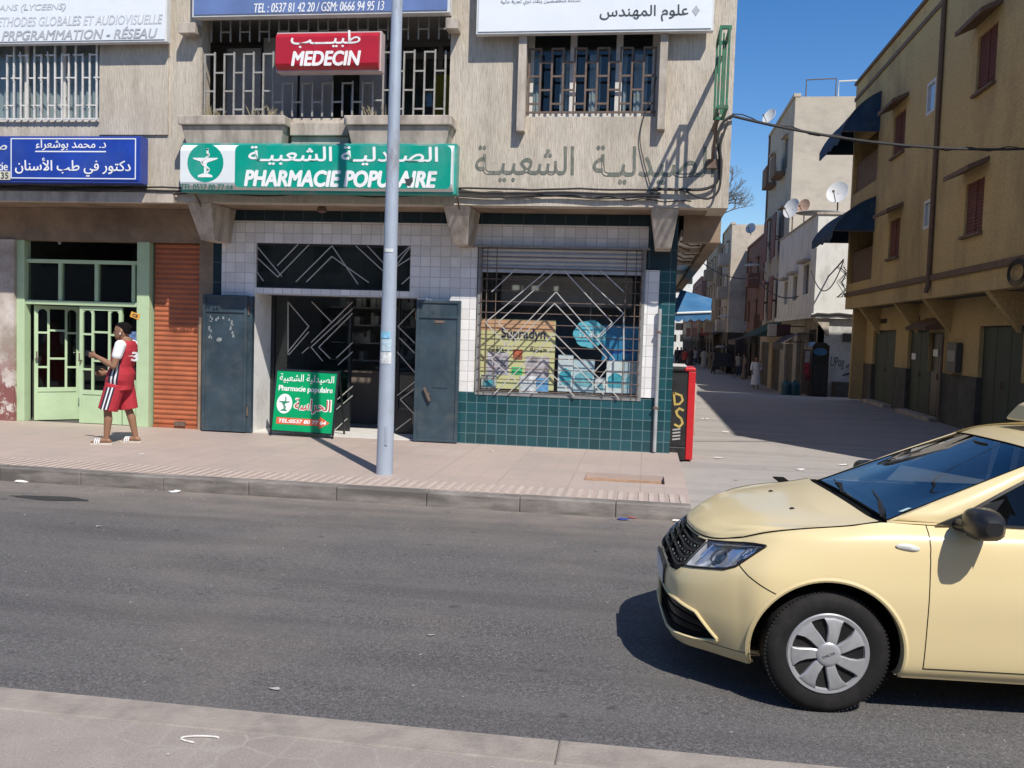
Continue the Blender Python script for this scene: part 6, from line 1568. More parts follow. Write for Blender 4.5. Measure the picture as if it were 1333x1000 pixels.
# yellow projecting lower storey with green canopy
X3 = Xat(988, 57)
house('brick_house', 'red-brown brick house with unrendered front beyond the tall grey house', Xat(962, 71)+.35, 57.0, 70.8, onY(975, 297, 57.2).z, M_brickr, 2, 3, 1.0, 1.3, M_shopdk, 9, balc=4)
house('cream_house', 'narrow beige house with a sunlit cream end wall midway down the street', Xat(946, 71.2), 71.0, 79, onY(946, 292, 71).z, M_cream, 3, 2, .9, 1.2, M_shopdk, 9, balc=2)
house('beige_house', 'beige house with small dark windows beyond the cream end wall', Xat(930, 79.3)-.1, 79.2, 92, onY(925, 318, 80).z, M_tan, 3, 4, .8, 1.1, M_shopdk, 9, balc=3)
house('pink_house', 'dull pink house far down the street right side', Xat(910, 92.3), 92.2, 108, onY(908, 364, 95).z, M_pinkb, 3, 4, .9, 1.2, M_shopdk, 9, balc=3)
house('tan_house', 'last tan house before the white building at the street end', Xat(899, 108.4), 108.2, 132, onY(900, 384, 112).z, M_tan, 3, 6, .9, 1.2, M_shopdk, 9)
# white building closing the street
ew = thing('white_building', 'bright white building closing the far end of the street', 'building', (1, 142, -.8)); g = MB(); zE = onY(895, 322, 138).z
g.box(-14, 14, 138, 147, -1, zE); g.build('wall', M_whitew, ew)
for (pa, pt) in ((874, 425), (884, 425), (892, 425), (876, 440), (890, 440), (897, 345), (907, 345), (897, 365), (882, 392)):
    p = onY(pa, pt, 138); g = MB(); g.box(p.x-.5, p.x+.5, 137.94, 137.999, p.z-.5, p.z+.5); g.build('window', M_dkwin, ew)
for (Yc, px, py, w_, h_, col, lab) in ((64, 962, 425, 1.0, .7, (.42, .40, .36), 'pale blank box sign on the brick house over the shaded street'), (74, 938, 428, 1.1, .6, (.10, .16, .30), 'small blue box sign on the cream house over the shaded street'), (86, 921, 432, 1.2, .7, (.34, .08, .06), 'small red box sign far down the shaded street')):
    p = onY(px, py, Yc); g = MB(); g.box(p.x-w_/2, p.x+w_/2, Yc, Yc+.2, p.z-h_/2, p.z+h_/2); g.box(p.x+w_/2, p.x+w_/2+1.2, Yc+.08, Yc+.12, p.z, p.z+.05); tag(g.build('shop_sign', pbr('far_sign_%d' % Yc, col, .6, var=.2)), lab, 'sign')
# left side of the street beyond the pharmacy
def lhouse(name, label, X, y0, y1, z1, mat):
    t = thing(name, label, 'building', (X-4, (y0+y1)/2, -.8)); g = MB(); g.box(X-9, X, y0, y1, -1, z1); g.build('wall', mat, t)
    for k in range(int((y1-y0)/3)):
        for r in range(2):
            g = MB(); g.box(X+.001, X+.03, y0+1+3*k, y0+2+3*k, 3.2+3*r, 4.5+3*r); g.build('window', M_dkwin, t)
    return t
lhouse('row_house', 'plain tan house behind the pharmacy building on the left of the side street', .25, 29.3, 48, 8.8, M_tan)
lhouse('row_house', 'cream house farther along the left of the side street', .1, 48.2, 74, 9.4, M_cream)
lhouse('row_house', 'grey house at the far left end of the side street', -.2, 74.2, 110, 8.6, M_grey_b)

# satellite dishes
M_dish = pbr('dish_white', (.62, .62, .60), .5, var=.06); M_dishr = pbr('dish_rusty', (.42, .27, .19), .6, var=.15)
def dish(label, px, py, Y, rpx, mat, zbase, face=(-.45, -.8, .35)):
    p = onY(px, py, Y); R = rpx/FPX*Y; f = Vector(face).normalized(); a = f.cross(Vector((0, 0, 1))).normalized(); b = a.cross(f)
    t = thing('satellite_dish', label, 'satellite dish', (p.x, Y, zbase), 'satellite dishes on the roofs')
    g = MB(); rs = []
    for r in (1.0, .8, .6, .4, .2, .02): rs.append([p+f*(.22*R*(r*r-1))+(a*math.cos(k*.2618)+b*math.sin(k*.2618)*1.08)*R*r for k in range(24)])
    rs2 = [[q-f*.025 for q in r] for r in rs]; g.rings(rs2[::-1]+rs, cap=True); g.build('reflector', mat, t)
    g = MB(); e = p+f*R*.95-b*R*.45; g.tube([p-b*R*.98, e], .018, 6); g.lathe([(.03, -.05), (.05, -.03), (.05, .03), (.02, .05)], e, 'Z', 10); g.build('feed_arm', M_iron_b, t)
    g = MB(); g.tube([p-f*R*.25, (p.x+f.x*-.3*R, p.y-f.y*.3*R, zbase+.25*(p.z-zbase)), (p.x-f.x*.3*R, p.y-f.y*.3*R, zbase)], .03, 6); g.build('mast', M_iron_b, t)
    return t
dish('large white satellite dish on the right of the white house roof', 1090, 250, 38.0, 13.5, M_dish, zW+.0)
dish('white satellite dish at the left edge of the white house roof', 1030, 271, 42.0, 12, M_dish, zW, (-.7, -.65, .3))
dish('rusty brown satellite dish between the two white dishes', 1046, 268, 41.0, 8.5, M_dishr, zW, (-.6, -.7, .3))
dish('pale satellite dish on the roof edge of the tall grey house', 1001, 151, 52, 9.5, M_dish, zT, (-.7, -.6, .4))
dish('satellite dish on the brick house roof', 977, 297, 59, 6.5, M_dish, onY(975, 297, 57.2).z-.2)
g = MB(); p = onY(1066, 276, 38.5); g.lathe([(.9, 0), (.8, .04), (.3, .10), (.02, .12)], (p.x, p.y, p.z-.05), 'Z', 20); g.tube([(p.x, p.y, p.z-.05), (p.x, p.y, zW)], .04, 6); tag(g.build('roof_vent_cap', M_iron_g), 'flat grey metal cap between the dishes on the white house roof', 'vent')

# street lamps fixed to the house fronts
def walllamp(label, px, py, Y, X):
    p = onY(px, py, Y); t = thing('street_lamp', label, 'street lamp', (X, Y, p.z-.5), 'street lamps on the right-hand houses')
    g = MB(); g.tube([(X, Y, p.z-.55), (X-.3*(X-p.x), Y, p.z-.15), (p.x+.35, Y, p.z)], .03, 8); g.build('arm', M_iron_g, t)
    g = MB(); g.loft([((p.x+.4, Y, p.z+.02), .02, .06, (0, 0, 1), (0, 1, 0)), ((p.x+.25, Y, p.z+.02), .06, .12, (0, 0, 1), (0, 1, 0)), ((p.x-.15, Y, p.z+.0), .08, .16, (0, 0, 1), (0, 1, 0)), ((p.x-.42, Y, p.z-.02), .03, .06, (0, 0, 1), (0, 1, 0))], 12); g.build('lamp_head', M_dish, t)
walllamp('nearer street lamp arm in front of the tall grey house', 979, 345, 55, XT)
walllamp('farther street lamp arm before the beige houses', 942, 412, 70, Xat(962, 71)+.35)
# cables over the side street
g = MB(); g.tube(sag(onY(905, 333, 60), onY(985, 362, 48), .5)+sag(onY(985, 362, 48), onY(1098, 338, 35), 1.2)[1:], .03, 6); tag(g.build('cable', M_cable), 'slack black cable strung across the side street to the white house', 'cable', 'cables over the side street')
g = MB(); g.tube(sag(onY(1056, 352, 36.3), onY(1098, 340, 33), .9), .02, 6); tag(g.build('cable', M_cable), 'second slack cable between white house and yellow building', 'cable', 'cables over the side street')
g = MB(); g.tube([onY(a, b, YW-.12) for a, b in ((1056, 412), (1064, 409), (1078, 410), (1092, 409), (1108, 411), (1125, 409))], .06, 6); tag(g.build('cable', M_cable), 'bundle of cables along the ledge of the white house', 'cable')
# kiosk and goods by the white house
def zg(px, py, Y): return onY(px, py, Y).z
YK = 34.6; gk = ground_z(YK)
x0, x1 = Xat(1058, YK), Xat(1080, YK); zk = zg(1068, 448, YK)
ki = thing('kiosk', 'dark cabinet-like kiosk with a blue oval sign standing before the white house', 'kiosk', ((x0+x1)/2, YK+.6, gk))
g = MB(); g.box(x0, x1, YK, YK+1.3, gk, zk-.1); g.prism([(x0-.03, YK-.05, zk-.1), (x1+.03, YK-.05, zk-.1), (x1-.15, YK-.05, zk+.06), (x0+.1, YK-.05, zk+.06)], (0, 1.4, 0)); g.build('cabinet', M_blk, ki)
g = MB(); xm = (x0+x1)/2; flat(g, fr(YK), disc(xm-.02, zg(1068, 458, YK), .24, .14), .02); g.build('sign', pbr('kiosk_blue', (.03, .14, .28), .5, var=.3, scale=8), ki)
g = MB(); g.box(x0+.06, xm-.01, YK-.02, YK-.001, gk+.1, zk-.7); g.box(xm+.01, x1-.06, YK-.02, YK-.001, gk+.1, zk-.7); g.build('door', M_blackpaint, ki)
x2 = Xat(1046, YK+.3); dp = thing('display_rack', 'rack of red and pale goods leaning beside the dark kiosk', 'rack', ((x2+x0)/2, YK+.5, gk))
g = MB(); g.box(x2, x0-.02, YK+.5, YK+.56, gk+.05, zg(1052, 455, YK)); g.build('panel', M_iron_b, dp)
FK = fr(YK+.5)
for (a, b, c, d, col) in ((1048, 1057, 457, 472, (.36, .33, .32)), (1047, 1056, 473, 487, (.34, .04, .05)), (1048, 1054, 487, 495, (.20, .03, .04))):
    q = pb(a, b, c, d, YK+.5); g = MB(); g.box(q[0], q[1], YK+.44, YK+.499, q[2], q[3]); g.build('goods', pbr('rack_goods_%d' % c, col, .7, var=.6, scale=7), dp)
for px, nm in ((1023, 'left'), (1034, 'right')):
    p = onY(px, 516, 36.2); r = .20; zb = ground_z(36.2); g = MB(); g.lathe([(.01, zb), (r, zb+.0), (r*1.02, zb+.1), (r, zb+.2), (r*1.02, zb+.3), (r, zb+.42), (r*.7, zb+.5), (.06, zb+.52), (.06, zb+.58), (.01, zb+.58)], (p.x, 36.2, 0), 'Z', 16)
    tag(g.build('gas_bottle', pbr('teal_bottle', (.02, .09, .10), .5, var=.2)), 'blue-green gas bottle before the white house, %s' % ('the one farther from the kiosk' if nm == 'left' else 'the one nearer the kiosk'), 'gas bottle', 'gas bottles by the kiosk')
YL = 40.0; q = rect(1000, 1029, 422, 438, YL)
lb = thing('shop_sign', 'pale box sign sticking out over the shop of the white house', 'sign', ((q[0]+q[1])/2, YL, q[2])); xm = q[0]+(q[1]-q[0])*.38
g = MB(); g.box(q[0], xm-.002, YL, YL+.2, q[2], q[3]); g.build('panel', pbr('cream_panel', (.46, .40, .32), .6), lb); g = MB(); g.box(xm, q[1], YL, YL+.2, q[2], q[3]); g.build('panel', pbr('maroon_panel', (.06, .02, .02), .6, var=.4, scale=4), lb)
g = MB(); g.box(q[1], XW+.3, YL+.08, YL+.12, q[3]-.1, q[3]-.05); g.build('bracket', M_iron_b, lb)
YA = 37.8; t = thing('shop_canopy', 'dark cloth canopy over the corner shop of the white house', 'awning', (XW, YA, 1.6)); a = onY(1017, 447, YA); b = onY(1046, 433, YA)
g = MB(); g.grid([[(a.x, YA-.6, a.z), (a.x, YA+2.4, a.z)], [(a.x+.5, YA-.6, b.z-.1), (a.x+.5, YA+2.4, b.z-.1)], [(XW+.25, YA-.6, b.z), (XW+.25, YA+2.4, b.z)]], False); g.grid([[(a.x, YA-.6, a.z), (a.x, YA+2.4, a.z)], [(a.x, YA-.6, a.z-.25), (a.x, YA+2.4, a.z-.25)]], False)
g.build('canopy', pbr('grey_cloth', (.05, .045, .05), .9, var=.2), t)
for yy in (YA-.6, YA+2.4): g = MB(); g.bar((a.x, yy, a.z), (XW+.25, yy, a.z+.1), .03); g.build('arm', M_iron_b, t)
# green canopy in the shade of the tall house
YC = 47.4; a = onY(983, 437, YC); b = onY(1008, 418, YC); t = thing('shop_canopy', 'dark green canopy over the shop of the tall grey house', 'awning', (a.x+1, YC, a.z))
g = MB(); g.grid([[(a.x, YC+6*k, a.z) for k in (0, 1)], [(XT, YC+6*k, b.z) for k in (0, 1)]], False); g.add([(a.x, YC, a.z), (XT, YC, a.z), (XT, YC, b.z)], [(0, 1, 2)]); g.build('canopy', pbr('green_cloth', (.02, .06, .04), .9, var=.2), t)
g = MB(); g.bar((a.x, YC, a.z-.02), (XT, YC, a.z-.02), .03); g.build('arm', M_iron_b, t)
for (Yc, px, py, lab) in ((62, 957, 441, 'brown cloth canopy over the shops of the brick house'), (76, 928, 434, 'brown canopy far along the shaded right side of the street')):
    a = onY(px, py, Yc); xx = a.x+2.2; t = thing('shop_canopy', lab, 'awning', (a.x+1, Yc, a.z)); g = MB(); g.grid([[(a.x, Yc+5*k, a.z-.1) for k in (0, 1)], [(xx, Yc+5*k, a.z+.5) for k in (0, 1)]], False); g.grid([[(a.x, Yc+5*k, a.z-.1) for k in (0, 1)], [(a.x, Yc+5*k, a.z-.4) for k in (0, 1)]], False); g.build('canopy', pbr('brown_cloth', (.10, .07, .05), .9, var=.2), t)
    g = MB(); g.bar((a.x+.05, Yc, a.z-.1), (a.x+.05, Yc, ground_z(Yc)), .05); g.build('pole', M_iron_b, t)
# blue awning on the pharmacy's street side
M_blueawn = pbr('blue_awning_cloth', (.035, .14, .30), .85, var=.18, scale=3, dirt=(.10, .17, .27), dscale=3, dlo=.5, dhi=.8)
YB = 19.0; bl = onY(873, 408, YB); br = onY(926, 406, YB); tr_ = onY(927, 389, YB+.9); tl = onY(886, 377, YB+1.2)
t = thing('awning', 'bright blue awning with scalloped edge beside the black and red cabinet', 'awning', (.5, YB+1, bl.z))
g = MB(); n = 24
def lerp(a, b, f): return Vector(a)*(1-f)+Vector(b)*f
top = [lerp(tl, tr_, k/n) for k in range(n+1)]; bot = [lerp(bl, br, k/n) for k in range(n+1)]
g.grid([bot, [lerp(a, b, .5)-Vector((0, 0, .03)) for a, b in zip(bot, top)], top], True)
val = [p-Vector((0, -.0, .13+.05*abs(math.cos(k*math.pi*5/n)))) for k, p in enumerate(bot)]
g.grid([val, bot], False); far = [p+Vector((0, 2.2, .05)) for p in (br, tr_)]
g.add([br, tr_, far[1], far[0]], [(0, 1, 2, 3)]); g.add([tl, tr_, far[1], tl+Vector((-.1, 2.0, .1))], [(0, 1, 2, 3)]); v2 = [br-Vector((0, 0, .15)), far[0]-Vector((0, 0, .15))]; g.add([br, far[0], v2[1], v2[0]], [(0, 1, 2, 3)])
g.build('canopy', M_blueawn, t)
g = MB(); g.tube([b-Vector((0, .012, .002)) for b in bot], .022, 6); g.build('piping', M_signwhite, t)
g = MB(); g.bar(bl+Vector((0, .05, -.03)), br+Vector((0, .05, -.03)), .03); g.bar(tl, (.4, tl.y, tl.z), .03); g.build('arm', M_iron_b, t)

# bare tree beyond the roofs
tp = onY(962, 245, 88); tr0 = thing('bare_tree', 'thin bare tree top showing against the sky beyond the building corner', 'tree', (tp.x, 96, -.8))
g = MB(); zc_ = tp.z; tx = tp.x-1.2
g.tube([(tx-.6, 96, -.8), (tx-.4, 96, 6), (tx-.2, 96, zc_-4), (tx, 96, zc_)], [.35, .3, .22, .12], 8); g.build('trunk', pbr('tree_bark', (.10, .08, .06), .9, var=.2), tr0)
g = MB(); rnd = random.Random(11)
def twig(p, d, l, r, lev):
    q = p+d*l; g.tube([p, (p+q)/2+Vector((rnd.uniform(-.1, .1), 0, rnd.uniform(-.05, .1)))*l*.5, q], [r, r*.8, r*.55], 5)
    if lev:
        for k in range(3):
            dd = (d+Vector((rnd.uniform(-.9, .9), rnd.uniform(-.6, .6), rnd.uniform(-.5, .75)))).normalized(); twig(p+d*l*rnd.uniform(.4, 1), dd, l*.68, r*.6, lev-1)
for k in range(7): twig(Vector((tx, 96, zc_-2.0+.45*k)), Vector((rnd.uniform(-.6, 1.0), rnd.uniform(-.5, .5), .45)).normalized(), 1.9, .075, 4)
g.build('crown', pbr('twigs', (.12, .10, .075), .9, var=.2), tr0)
# manhole, cracks and litter
M_litter = pbr('white_litter', (.68, .66, .62), .8, var=.2, scale=30)
def scrap(name, label, cat, px, py, z, size, mat, seed, group='litter on the road and pavement'):
    rnd = random.Random(seed); p = onZ(px, py, z); n = 7; g = MB(); pts = []
    for k in range(n):
        a = 2*math.pi*k/n; r = size*rnd.uniform(.5, 1); pts.append((p.x+r*math.cos(a)*1.6, p.y+r*math.sin(a), z+.004+size*rnd.uniform(.0, .35)))
    g.add(pts+[(p.x, p.y, z+.006+size*.25)], [(k, (k+1) % n, n) for k in range(n)]); return tag(g.build(name, mat), label, cat, group)
scrap('wrapper', 'crumpled red wrapper lying by the kerb near the taxi', 'litter', 822, 674, 0, .075, pbr('red_wrapper', (.55, .06, .09), .4, var=.3, scale=20), 1)
scrap('wrapper', 'small blue scrap touching the red wrapper by the kerb', 'litter', 811, 677, 0, .05, pbr('blue_wrapper', (.03, .05, .25), .4, var=.3), 2)
scrap('paper_scrap', 'white paper strip on the road just left of the taxi bonnet', 'litter', 882, 679, 0, .06, M_litter, 3)
scrap('paper_scrap', 'white scrap in the gutter at the left end of the kerb', 'litter', 30, 628, 0, .07, M_litter, 4)
scrap('paper_scrap', 'small white scrap in the gutter left of the lamp post', 'litter', 228, 641, 0, .05, M_litter, 5)
scrap('paper_scrap', 'white scrap lying on the earth of the tree pit', 'litter', 836, 620, .085, .05, M_litter, 6)
scrap('paper_scrap', 'white scrap flat on the road near the left edge', 'litter', 128, 686, 0, .03, pbr('flat_scrap', (.34, .33, .32), .9), 7)
scrap('paper_scrap', 'pale flattened scrap in the middle of the road', 'litter', 562, 828, 0, .022, pbr('flat_scrap', (.34, .33, .32), .9), 8)
scrap('paper_scrap', 'pale flattened scrap on the road towards the near kerb', 'litter', 358, 898, 0, .025, pbr('flat_scrap', (.34, .33, .32), .9), 9)
scrap('paper_scrap', 'small white scrap on the pavement near the lamp post', 'litter', 640, 588, .15, .03, M_litter, 10)
scrap('paper_scrap', 'white scrap on the street paving behind the taxi bonnet', 'litter', 935, 597, 0, .06, M_litter, 12)
scrap('paper_scrap', 'tiny scrap on the pavement in front of the orange shutter', 'litter', 184, 592, .15, .03, M_litter, 13)
for k, (px, py, lab) in enumerate(((918, 546, 'left of the taxi windscreen'), (945, 563, 'in the sunlit strip of the side street'), (1098, 606, 'on the sunlit street right above the taxi bonnet'), (1040, 612, 'near the dark crack in the street'))):
    scrap('paper_scrap', 'white scrap '+lab, 'litter', px, py, 0, .06, M_litter, 20+k)
g = MB(); a, b = onZ(1013, 622, 0), onZ(1027, 632, 0); g.bar(a+Vector((0, 0, .008)), b+Vector((0, 0, .008)), .14, .012); tag(g.build('drain_slot', M_blkm), 'short dark drain slot in the street beyond the taxi', 'drain')
g = MB(); p = onZ(268, 961, .115); pts = [p+Vector((.055*math.cos(k*.45)*(1+.1*k), .02*math.sin(k*.45)-.004*k, .006)) for k in range(11)]; g.tube(pts, .004, 6); tag(g.build('string_scrap', M_litter), 'curled white plastic strip on the near pavement', 'litter')
g = MB(); p = onZ(66, 649, 0); g.add([(p.x+.42*math.cos(k*.35)*(1+.15*math.sin(3*k)), p.y+.10*math.sin(k*.35)*(1+.2*math.sin(5*k)), .004) for k in range(18)], [tuple(range(18))]); structure(g.build('oil_stain', pbr('dark_stain', (.035, .033, .032), .6, var=.3, scale=8)))
g = MB(); rnd = random.Random(5); 
for k in range(300):
    x = rnd.uniform(-9, 4); y = rnd.choice((rnd.gauss(9.1, .12), rnd.uniform(4, 9.2), rnd.gauss(3.4, .25))); z = 0 if y > 3.83 else .116
    if 3.6 < y < 3.85 or y > 9.26: continue
    s = rnd.uniform(.003, .009); a = rnd.random()*6; g.add([(x+s*math.cos(a+q*1.57)*rnd.uniform(.6, 1.3), y+s*math.sin(a+q*1.57), z+.003) for q in range(4)]+[(x, y, z+s*.9)], [(0, 1, 4), (1, 2, 4), (2, 3, 4), (3, 0, 4)])
structure(g.build('grit', pbr('pale_grit', (.40, .38, .35), .9, var=.35, scale=30)), 'stuff')
# ------------------------------------------------------------------ people
M_skin = pbr('brown_skin', (.25, .13, .075), .55, var=.08, scale=20, world_=False)
M_skin2 = pbr('tan_skin', (.22, .125, .08), .55, var=.08, scale=20, world_=False)
M_hair = pbr('black_hair', (.007, .006, .006), .9, spec=.1, var=.3, scale=60)
def remesh(name, mb, mat, parent, T, vox, smooth=3, label=None):
    me = bpy.data.meshes.new(name); me.from_pydata([tuple(T @ Vector(p)) for p in mb.v], [], mb.f); me.update()
    o = bpy.data.objects.new(name, me); COL.objects.link(o)
    r = o.modifiers.new('r', 'REMESH'); r.mode = 'VOXEL'; r.voxel_size = vox; r.use_smooth_shade = True
    if smooth: s = o.modifiers.new('s', 'SMOOTH'); s.iterations = smooth; s.factor = .5
    bake(o); o.data.materials.clear(); o.data.materials.append(mat)
    a = np.empty(len(o.data.vertices)*3); o.data.vertices.foreach_get('co', a); a = a.reshape(-1, 3)
    org = np.array([a[:, 0].mean(), a[:, 1].mean(), a[:, 2].min()]); o.data.vertices.foreach_set('co', (a-org).ravel()); o.data.update(); o.location = org
    o.data.polygons.foreach_set('use_smooth', [True]*len(o.data.polygons))
    attach(o, parent)
    if label: o['label'] = label
    return o
def limb(mb, pts, rs, n=10):
    P = []; Rr = []
    for i in range(len(pts)-1):
        for k in range(4):
            f = k/4; P.append(Vector(pts[i]).lerp(Vector(pts[i+1]), f)); Rr.append(rs[i]*(1-f)+rs[i+1]*f)
    P.append(Vector(pts[-1])); Rr.append(rs[-1]); mb.tube(P, Rr, n)
    for p, r in ((pts[0], rs[0]), (pts[-1], rs[-1])):
        mb.loft([((p[0], p[1], p[2]+r*math.sin(R_(a))), r*math.cos(R_(a))+.001, r*math.cos(R_(a))+.001) for a in (-90, -60, -30, 0, 30, 60, 90)], n)
def interp_path(pts, f):
    f = f*(len(pts)-1); i = min(int(f), len(pts)-2); return Vector(pts[i]).lerp(Vector(pts[i+1]), f-i)
def head(mb, c, s=1.0, tilt=0):   # facing +x, c = centre
    c = Vector(c); cs = []
    for z, rx_, ry_, ox in ((-.122, .030, .028, .035), (-.112, .052, .046, .026), (-.085, .072, .060, .016), (-.05, .084, .068, .008), (-.01, .092, .073, .002), (.03, .098, .077, -.004), (.065, .097, .076, -.010), (.095, .082, .066, -.012), (.115, .055, .046, -.012), (.124, .018, .016, -.012)):
        cs.append(((c.x+s*ox, c.y, c.z+s*z), s*rx_, s*ry_))
    mb.loft(cs, 20)
    mb.loft([((c.x+s*.088, c.y, c.z+s*.012), s*.010, s*.008), ((c.x+s*.098, c.y, c.z-s*.012), s*.013, s*.011), ((c.x+s*.104, c.y, c.z-s*.030), s*.016, s*.017), ((c.x+s*.092, c.y, c.z-s*.042), s*.012, s*.014)], 10)
    mb.loft([((c.x+s*.083, c.y, c.z-s*.056), s*.014, s*.022), ((c.x+s*.087, c.y, c.z-s*.064), s*.017, s*.026), ((c.x+s*.085, c.y, c.z-s*.074), s*.015, s*.022)], 10)
    for e in (1, -1):
        mb.loft([((c.x-s*.004, c.y+e*s*.074, c.z-s*.045), s*.010, s*.006), ((c.x-s*.008, c.y+e*s*.080, c.z-s*.02), s*.016, s*.010), ((c.x-s*.012, c.y+e*s*.083, c.z+s*.005), s*.021, s*.010), ((c.x-s*.012, c.y+e*s*.080, c.z+s*.022), s*.012, s*.007)], 10)
        mb.loft([((c.x+s*.078, c.y+e*s*.032, c.z+s*.022), s*.012, s*.024), ((c.x+s*.080, c.y+e*s*.032, c.z+s*.030), s*.012, s*.024)], 8)
def hand(mb, wrist, palm_dir, finger_side, palm_n, curl=.6, s=1.0):
    """palm_dir towards the fingers, finger_side towards the thumb, palm_n out of the palm"""
    d = Vector(palm_dir).normalized(); t = Vector(finger_side); t = (t-d*t.dot(d)).normalized(); n = Vector(palm_n); n = (n-d*n.dot(d)-t*n.dot(t)).normalized(); w_ = Vector(wrist)
    mb.rings([[w_+d*a*s+t*(tw*s*math.cos(k*.5236))+n*(tn*s*math.sin(k*.5236)) for k in range(12)] for a, tw, tn in ((-.01, .026, .021), (.02, .034, .018), (.055, .041, .016), (.085, .041, .014), (.095, .036, .011))])
    for k, (o, L) in enumerate(((.030, .070), (.010, .078), (-.010, .072), (-.029, .056))):
        p = w_+d*.088*s+t*o*s; pts = [p]; a = .25
        for seg_ in (.45, .32, .23):
            dr_ = d*math.cos(a)+n*math.sin(a); p = p+dr_*L*seg_*s; pts.append(p); a += curl
        mb.tube(pts, [.0092*s, .0088*s, .008*s, .0062*s], 8)
    p = w_+d*.030*s+t*.030*s; dr_ = (d*.6+t*.75+n*.35).normalized(); q = p+dr_*.035*s; mb.tube([p, q, q+(d*.85+t*.25+n*.45).normalized()*.028*s], [.012*s, .0105*s, .0078*s], 8)
def torso_secs(): return [(.80, .095, .135), (.88, .115, .165), (.96, .110, .160), (1.06, .100, .148), (1.18, .112, .165), (1.28, .115, .180), (1.36, .095, .170), (1.41, .070, .110), (1.44, .055, .065)]
def person(label, base, yaw, vox, J, clothes, skin, hair=True, H=1.66, group=None, broad=1.0):
    """J: joints in metres with x forward, y left, z up for a 1.66 m figure"""
    k = H/1.66; T = Matrix.Translation(base) @ Matrix.Rotation(yaw, 4, 'Z') @ Matrix.Diagonal((k*broad, k*broad, k, 1))
    t = thing('person', label, 'person', base, group)
    g = MB()
    lean = J.get('lean', 0)
    def off(z): return lean*(z-.86)
    g.loft([((J.get('cx', 0)+off(z), 0, z), a, b) for z, a, b in torso_secs()], 18)
    hc = Vector(J['head']); limb(g, [(off(1.38), 0, 1.38), (hc.x-.03, hc.y, hc.z-.09)], [.062, .055])
    head(g, hc)
    for e, S_ in ((1, 'L'), (-1, 'R')):
        sh, el, ha = J['sh'+S_], J['el'+S_], J['ha'+S_]
        limb(g, [sh, interp_path([sh, el], .4), el], [.052, .050, .038]); m_ = Vector(el).lerp(Vector(ha), .35); limb(g, [el, m_, ha], [.038, .041, .025])
        d = Vector(ha)-Vector(el); pd = J.get('pd'+S_, d); hand(g, ha, pd, J.get('th'+S_, (.3, -e*.2, 1)), J.get('pn'+S_, (0, -e, .2)), J.get('curl', .6))
        hp_, kn, an = J['hip'+S_], J['kn'+S_], J['an'+S_]
        limb(g, [hp_, interp_path([hp_, kn], .5), kn], [.088, .072, .050]); c_ = Vector(kn).lerp(Vector(an), .3)-Vector((.012, 0, 0)); limb(g, [kn, c_, an], [.048, .052, .032])
        a = Vector(an); z0 = a.z-.055; fd = Vector(J.get('fd'+S_, (1, e*.12, 0))).normalized(); sd_ = fd.cross(Vector((0, 0, 1)))
        rs = []
        for u, w2, h in ((-.062, .018, .030), (-.045, .030, .055), (0, .034, .085), (.05, .038, .070), (.10, .045, .048), (.145, .046, .034), (.175, .036, .026), (.188, .018, .016)):
            c = Vector((a.x, a.y, z0))+fd*u; rs.append([c+sd_*w2*math.cos(q*.5236)+Vector((0, 0, h*(.5+.5*math.sin(q*.5236)))) for q in range(12)])
        g.rings(rs)
    remesh('body', g, skin, t, T, vox, 2)
    if hair:
        h = MB(); s = 1.0; rows = []
        for z, rx_, ry_, ox in ((-.03, .026, .066, -.072), (.0, .045, .0765, -.056), (.035, .068, .0785, -.036), (.062, .090, .080, -.016), (.08, .094, .076, -.012), (.10, .081, .066, -.012), (.12, .058, .048, -.012), (.131, .018, .016, -.012)):
            rows.append(((hc.x+ox, hc.y, hc.z+z), rx_, ry_))
        h.loft(rows, 20); remesh('hair', h, M_hair, t, T, vox, 1)
    for fn in clothes: fn(t, T, vox, J, off)
    return t
def shirt(mat, hem=.74, grow=.020, sleeve=.5, name='shirt', sleeves=('L', 'R'), waist=1.12):
    def f(t, T, vox, J, off):
        g = MB(); secs = [(z, a, b) for z, a, b in torso_secs() if z > hem+.03 and z < 1.43]
        g.loft([((J.get('cx', 0)+off(hem), 0, hem), .150*waist, .185*waist)]+[((J.get('cx', 0)+off(z), 0, z), max(a*(waist if z < 1.2 else 1.04)+grow, .148*waist if z < 1.0 else 0), b*(waist if z < 1.1 else 1.0)+grow) for z, a, b in secs], 22)
        for S_ in sleeves:
            sh, el = J['sh'+S_], J['el'+S_]; limb(g, [sh, interp_path([sh, el], sleeve)], [.070, .062])
        return remesh(name, g, mat, t, T, vox, 3)
    return f
def lower(mat, length=.55, r0=.125, r1=.105, name='shorts', top=.92):
    def f(t, T, vox, J, off):
        g = MB(); g.loft([((0, 0, .76), .12, .155), ((0, 0, .84), .12, .168), ((0, 0, top), .11, .158)], 18)
        for S_ in 'LR':
            hp_, kn, an = J['hip'+S_], J['kn'+S_], J['an'+S_]
            if length <= 1: pts = [hp_, interp_path([hp_, kn], length)]; rr = [r0*.92, r1]
            else: pts = [hp_, kn, interp_path([kn, an], length-1)]; rr = [r0*.85, r1*.8, r1*.72]
            P = [Vector(p) for p in pts]; g.tube(P, rr, 14)
        return remesh(name, g, mat, t, T, vox, 3)
    return f
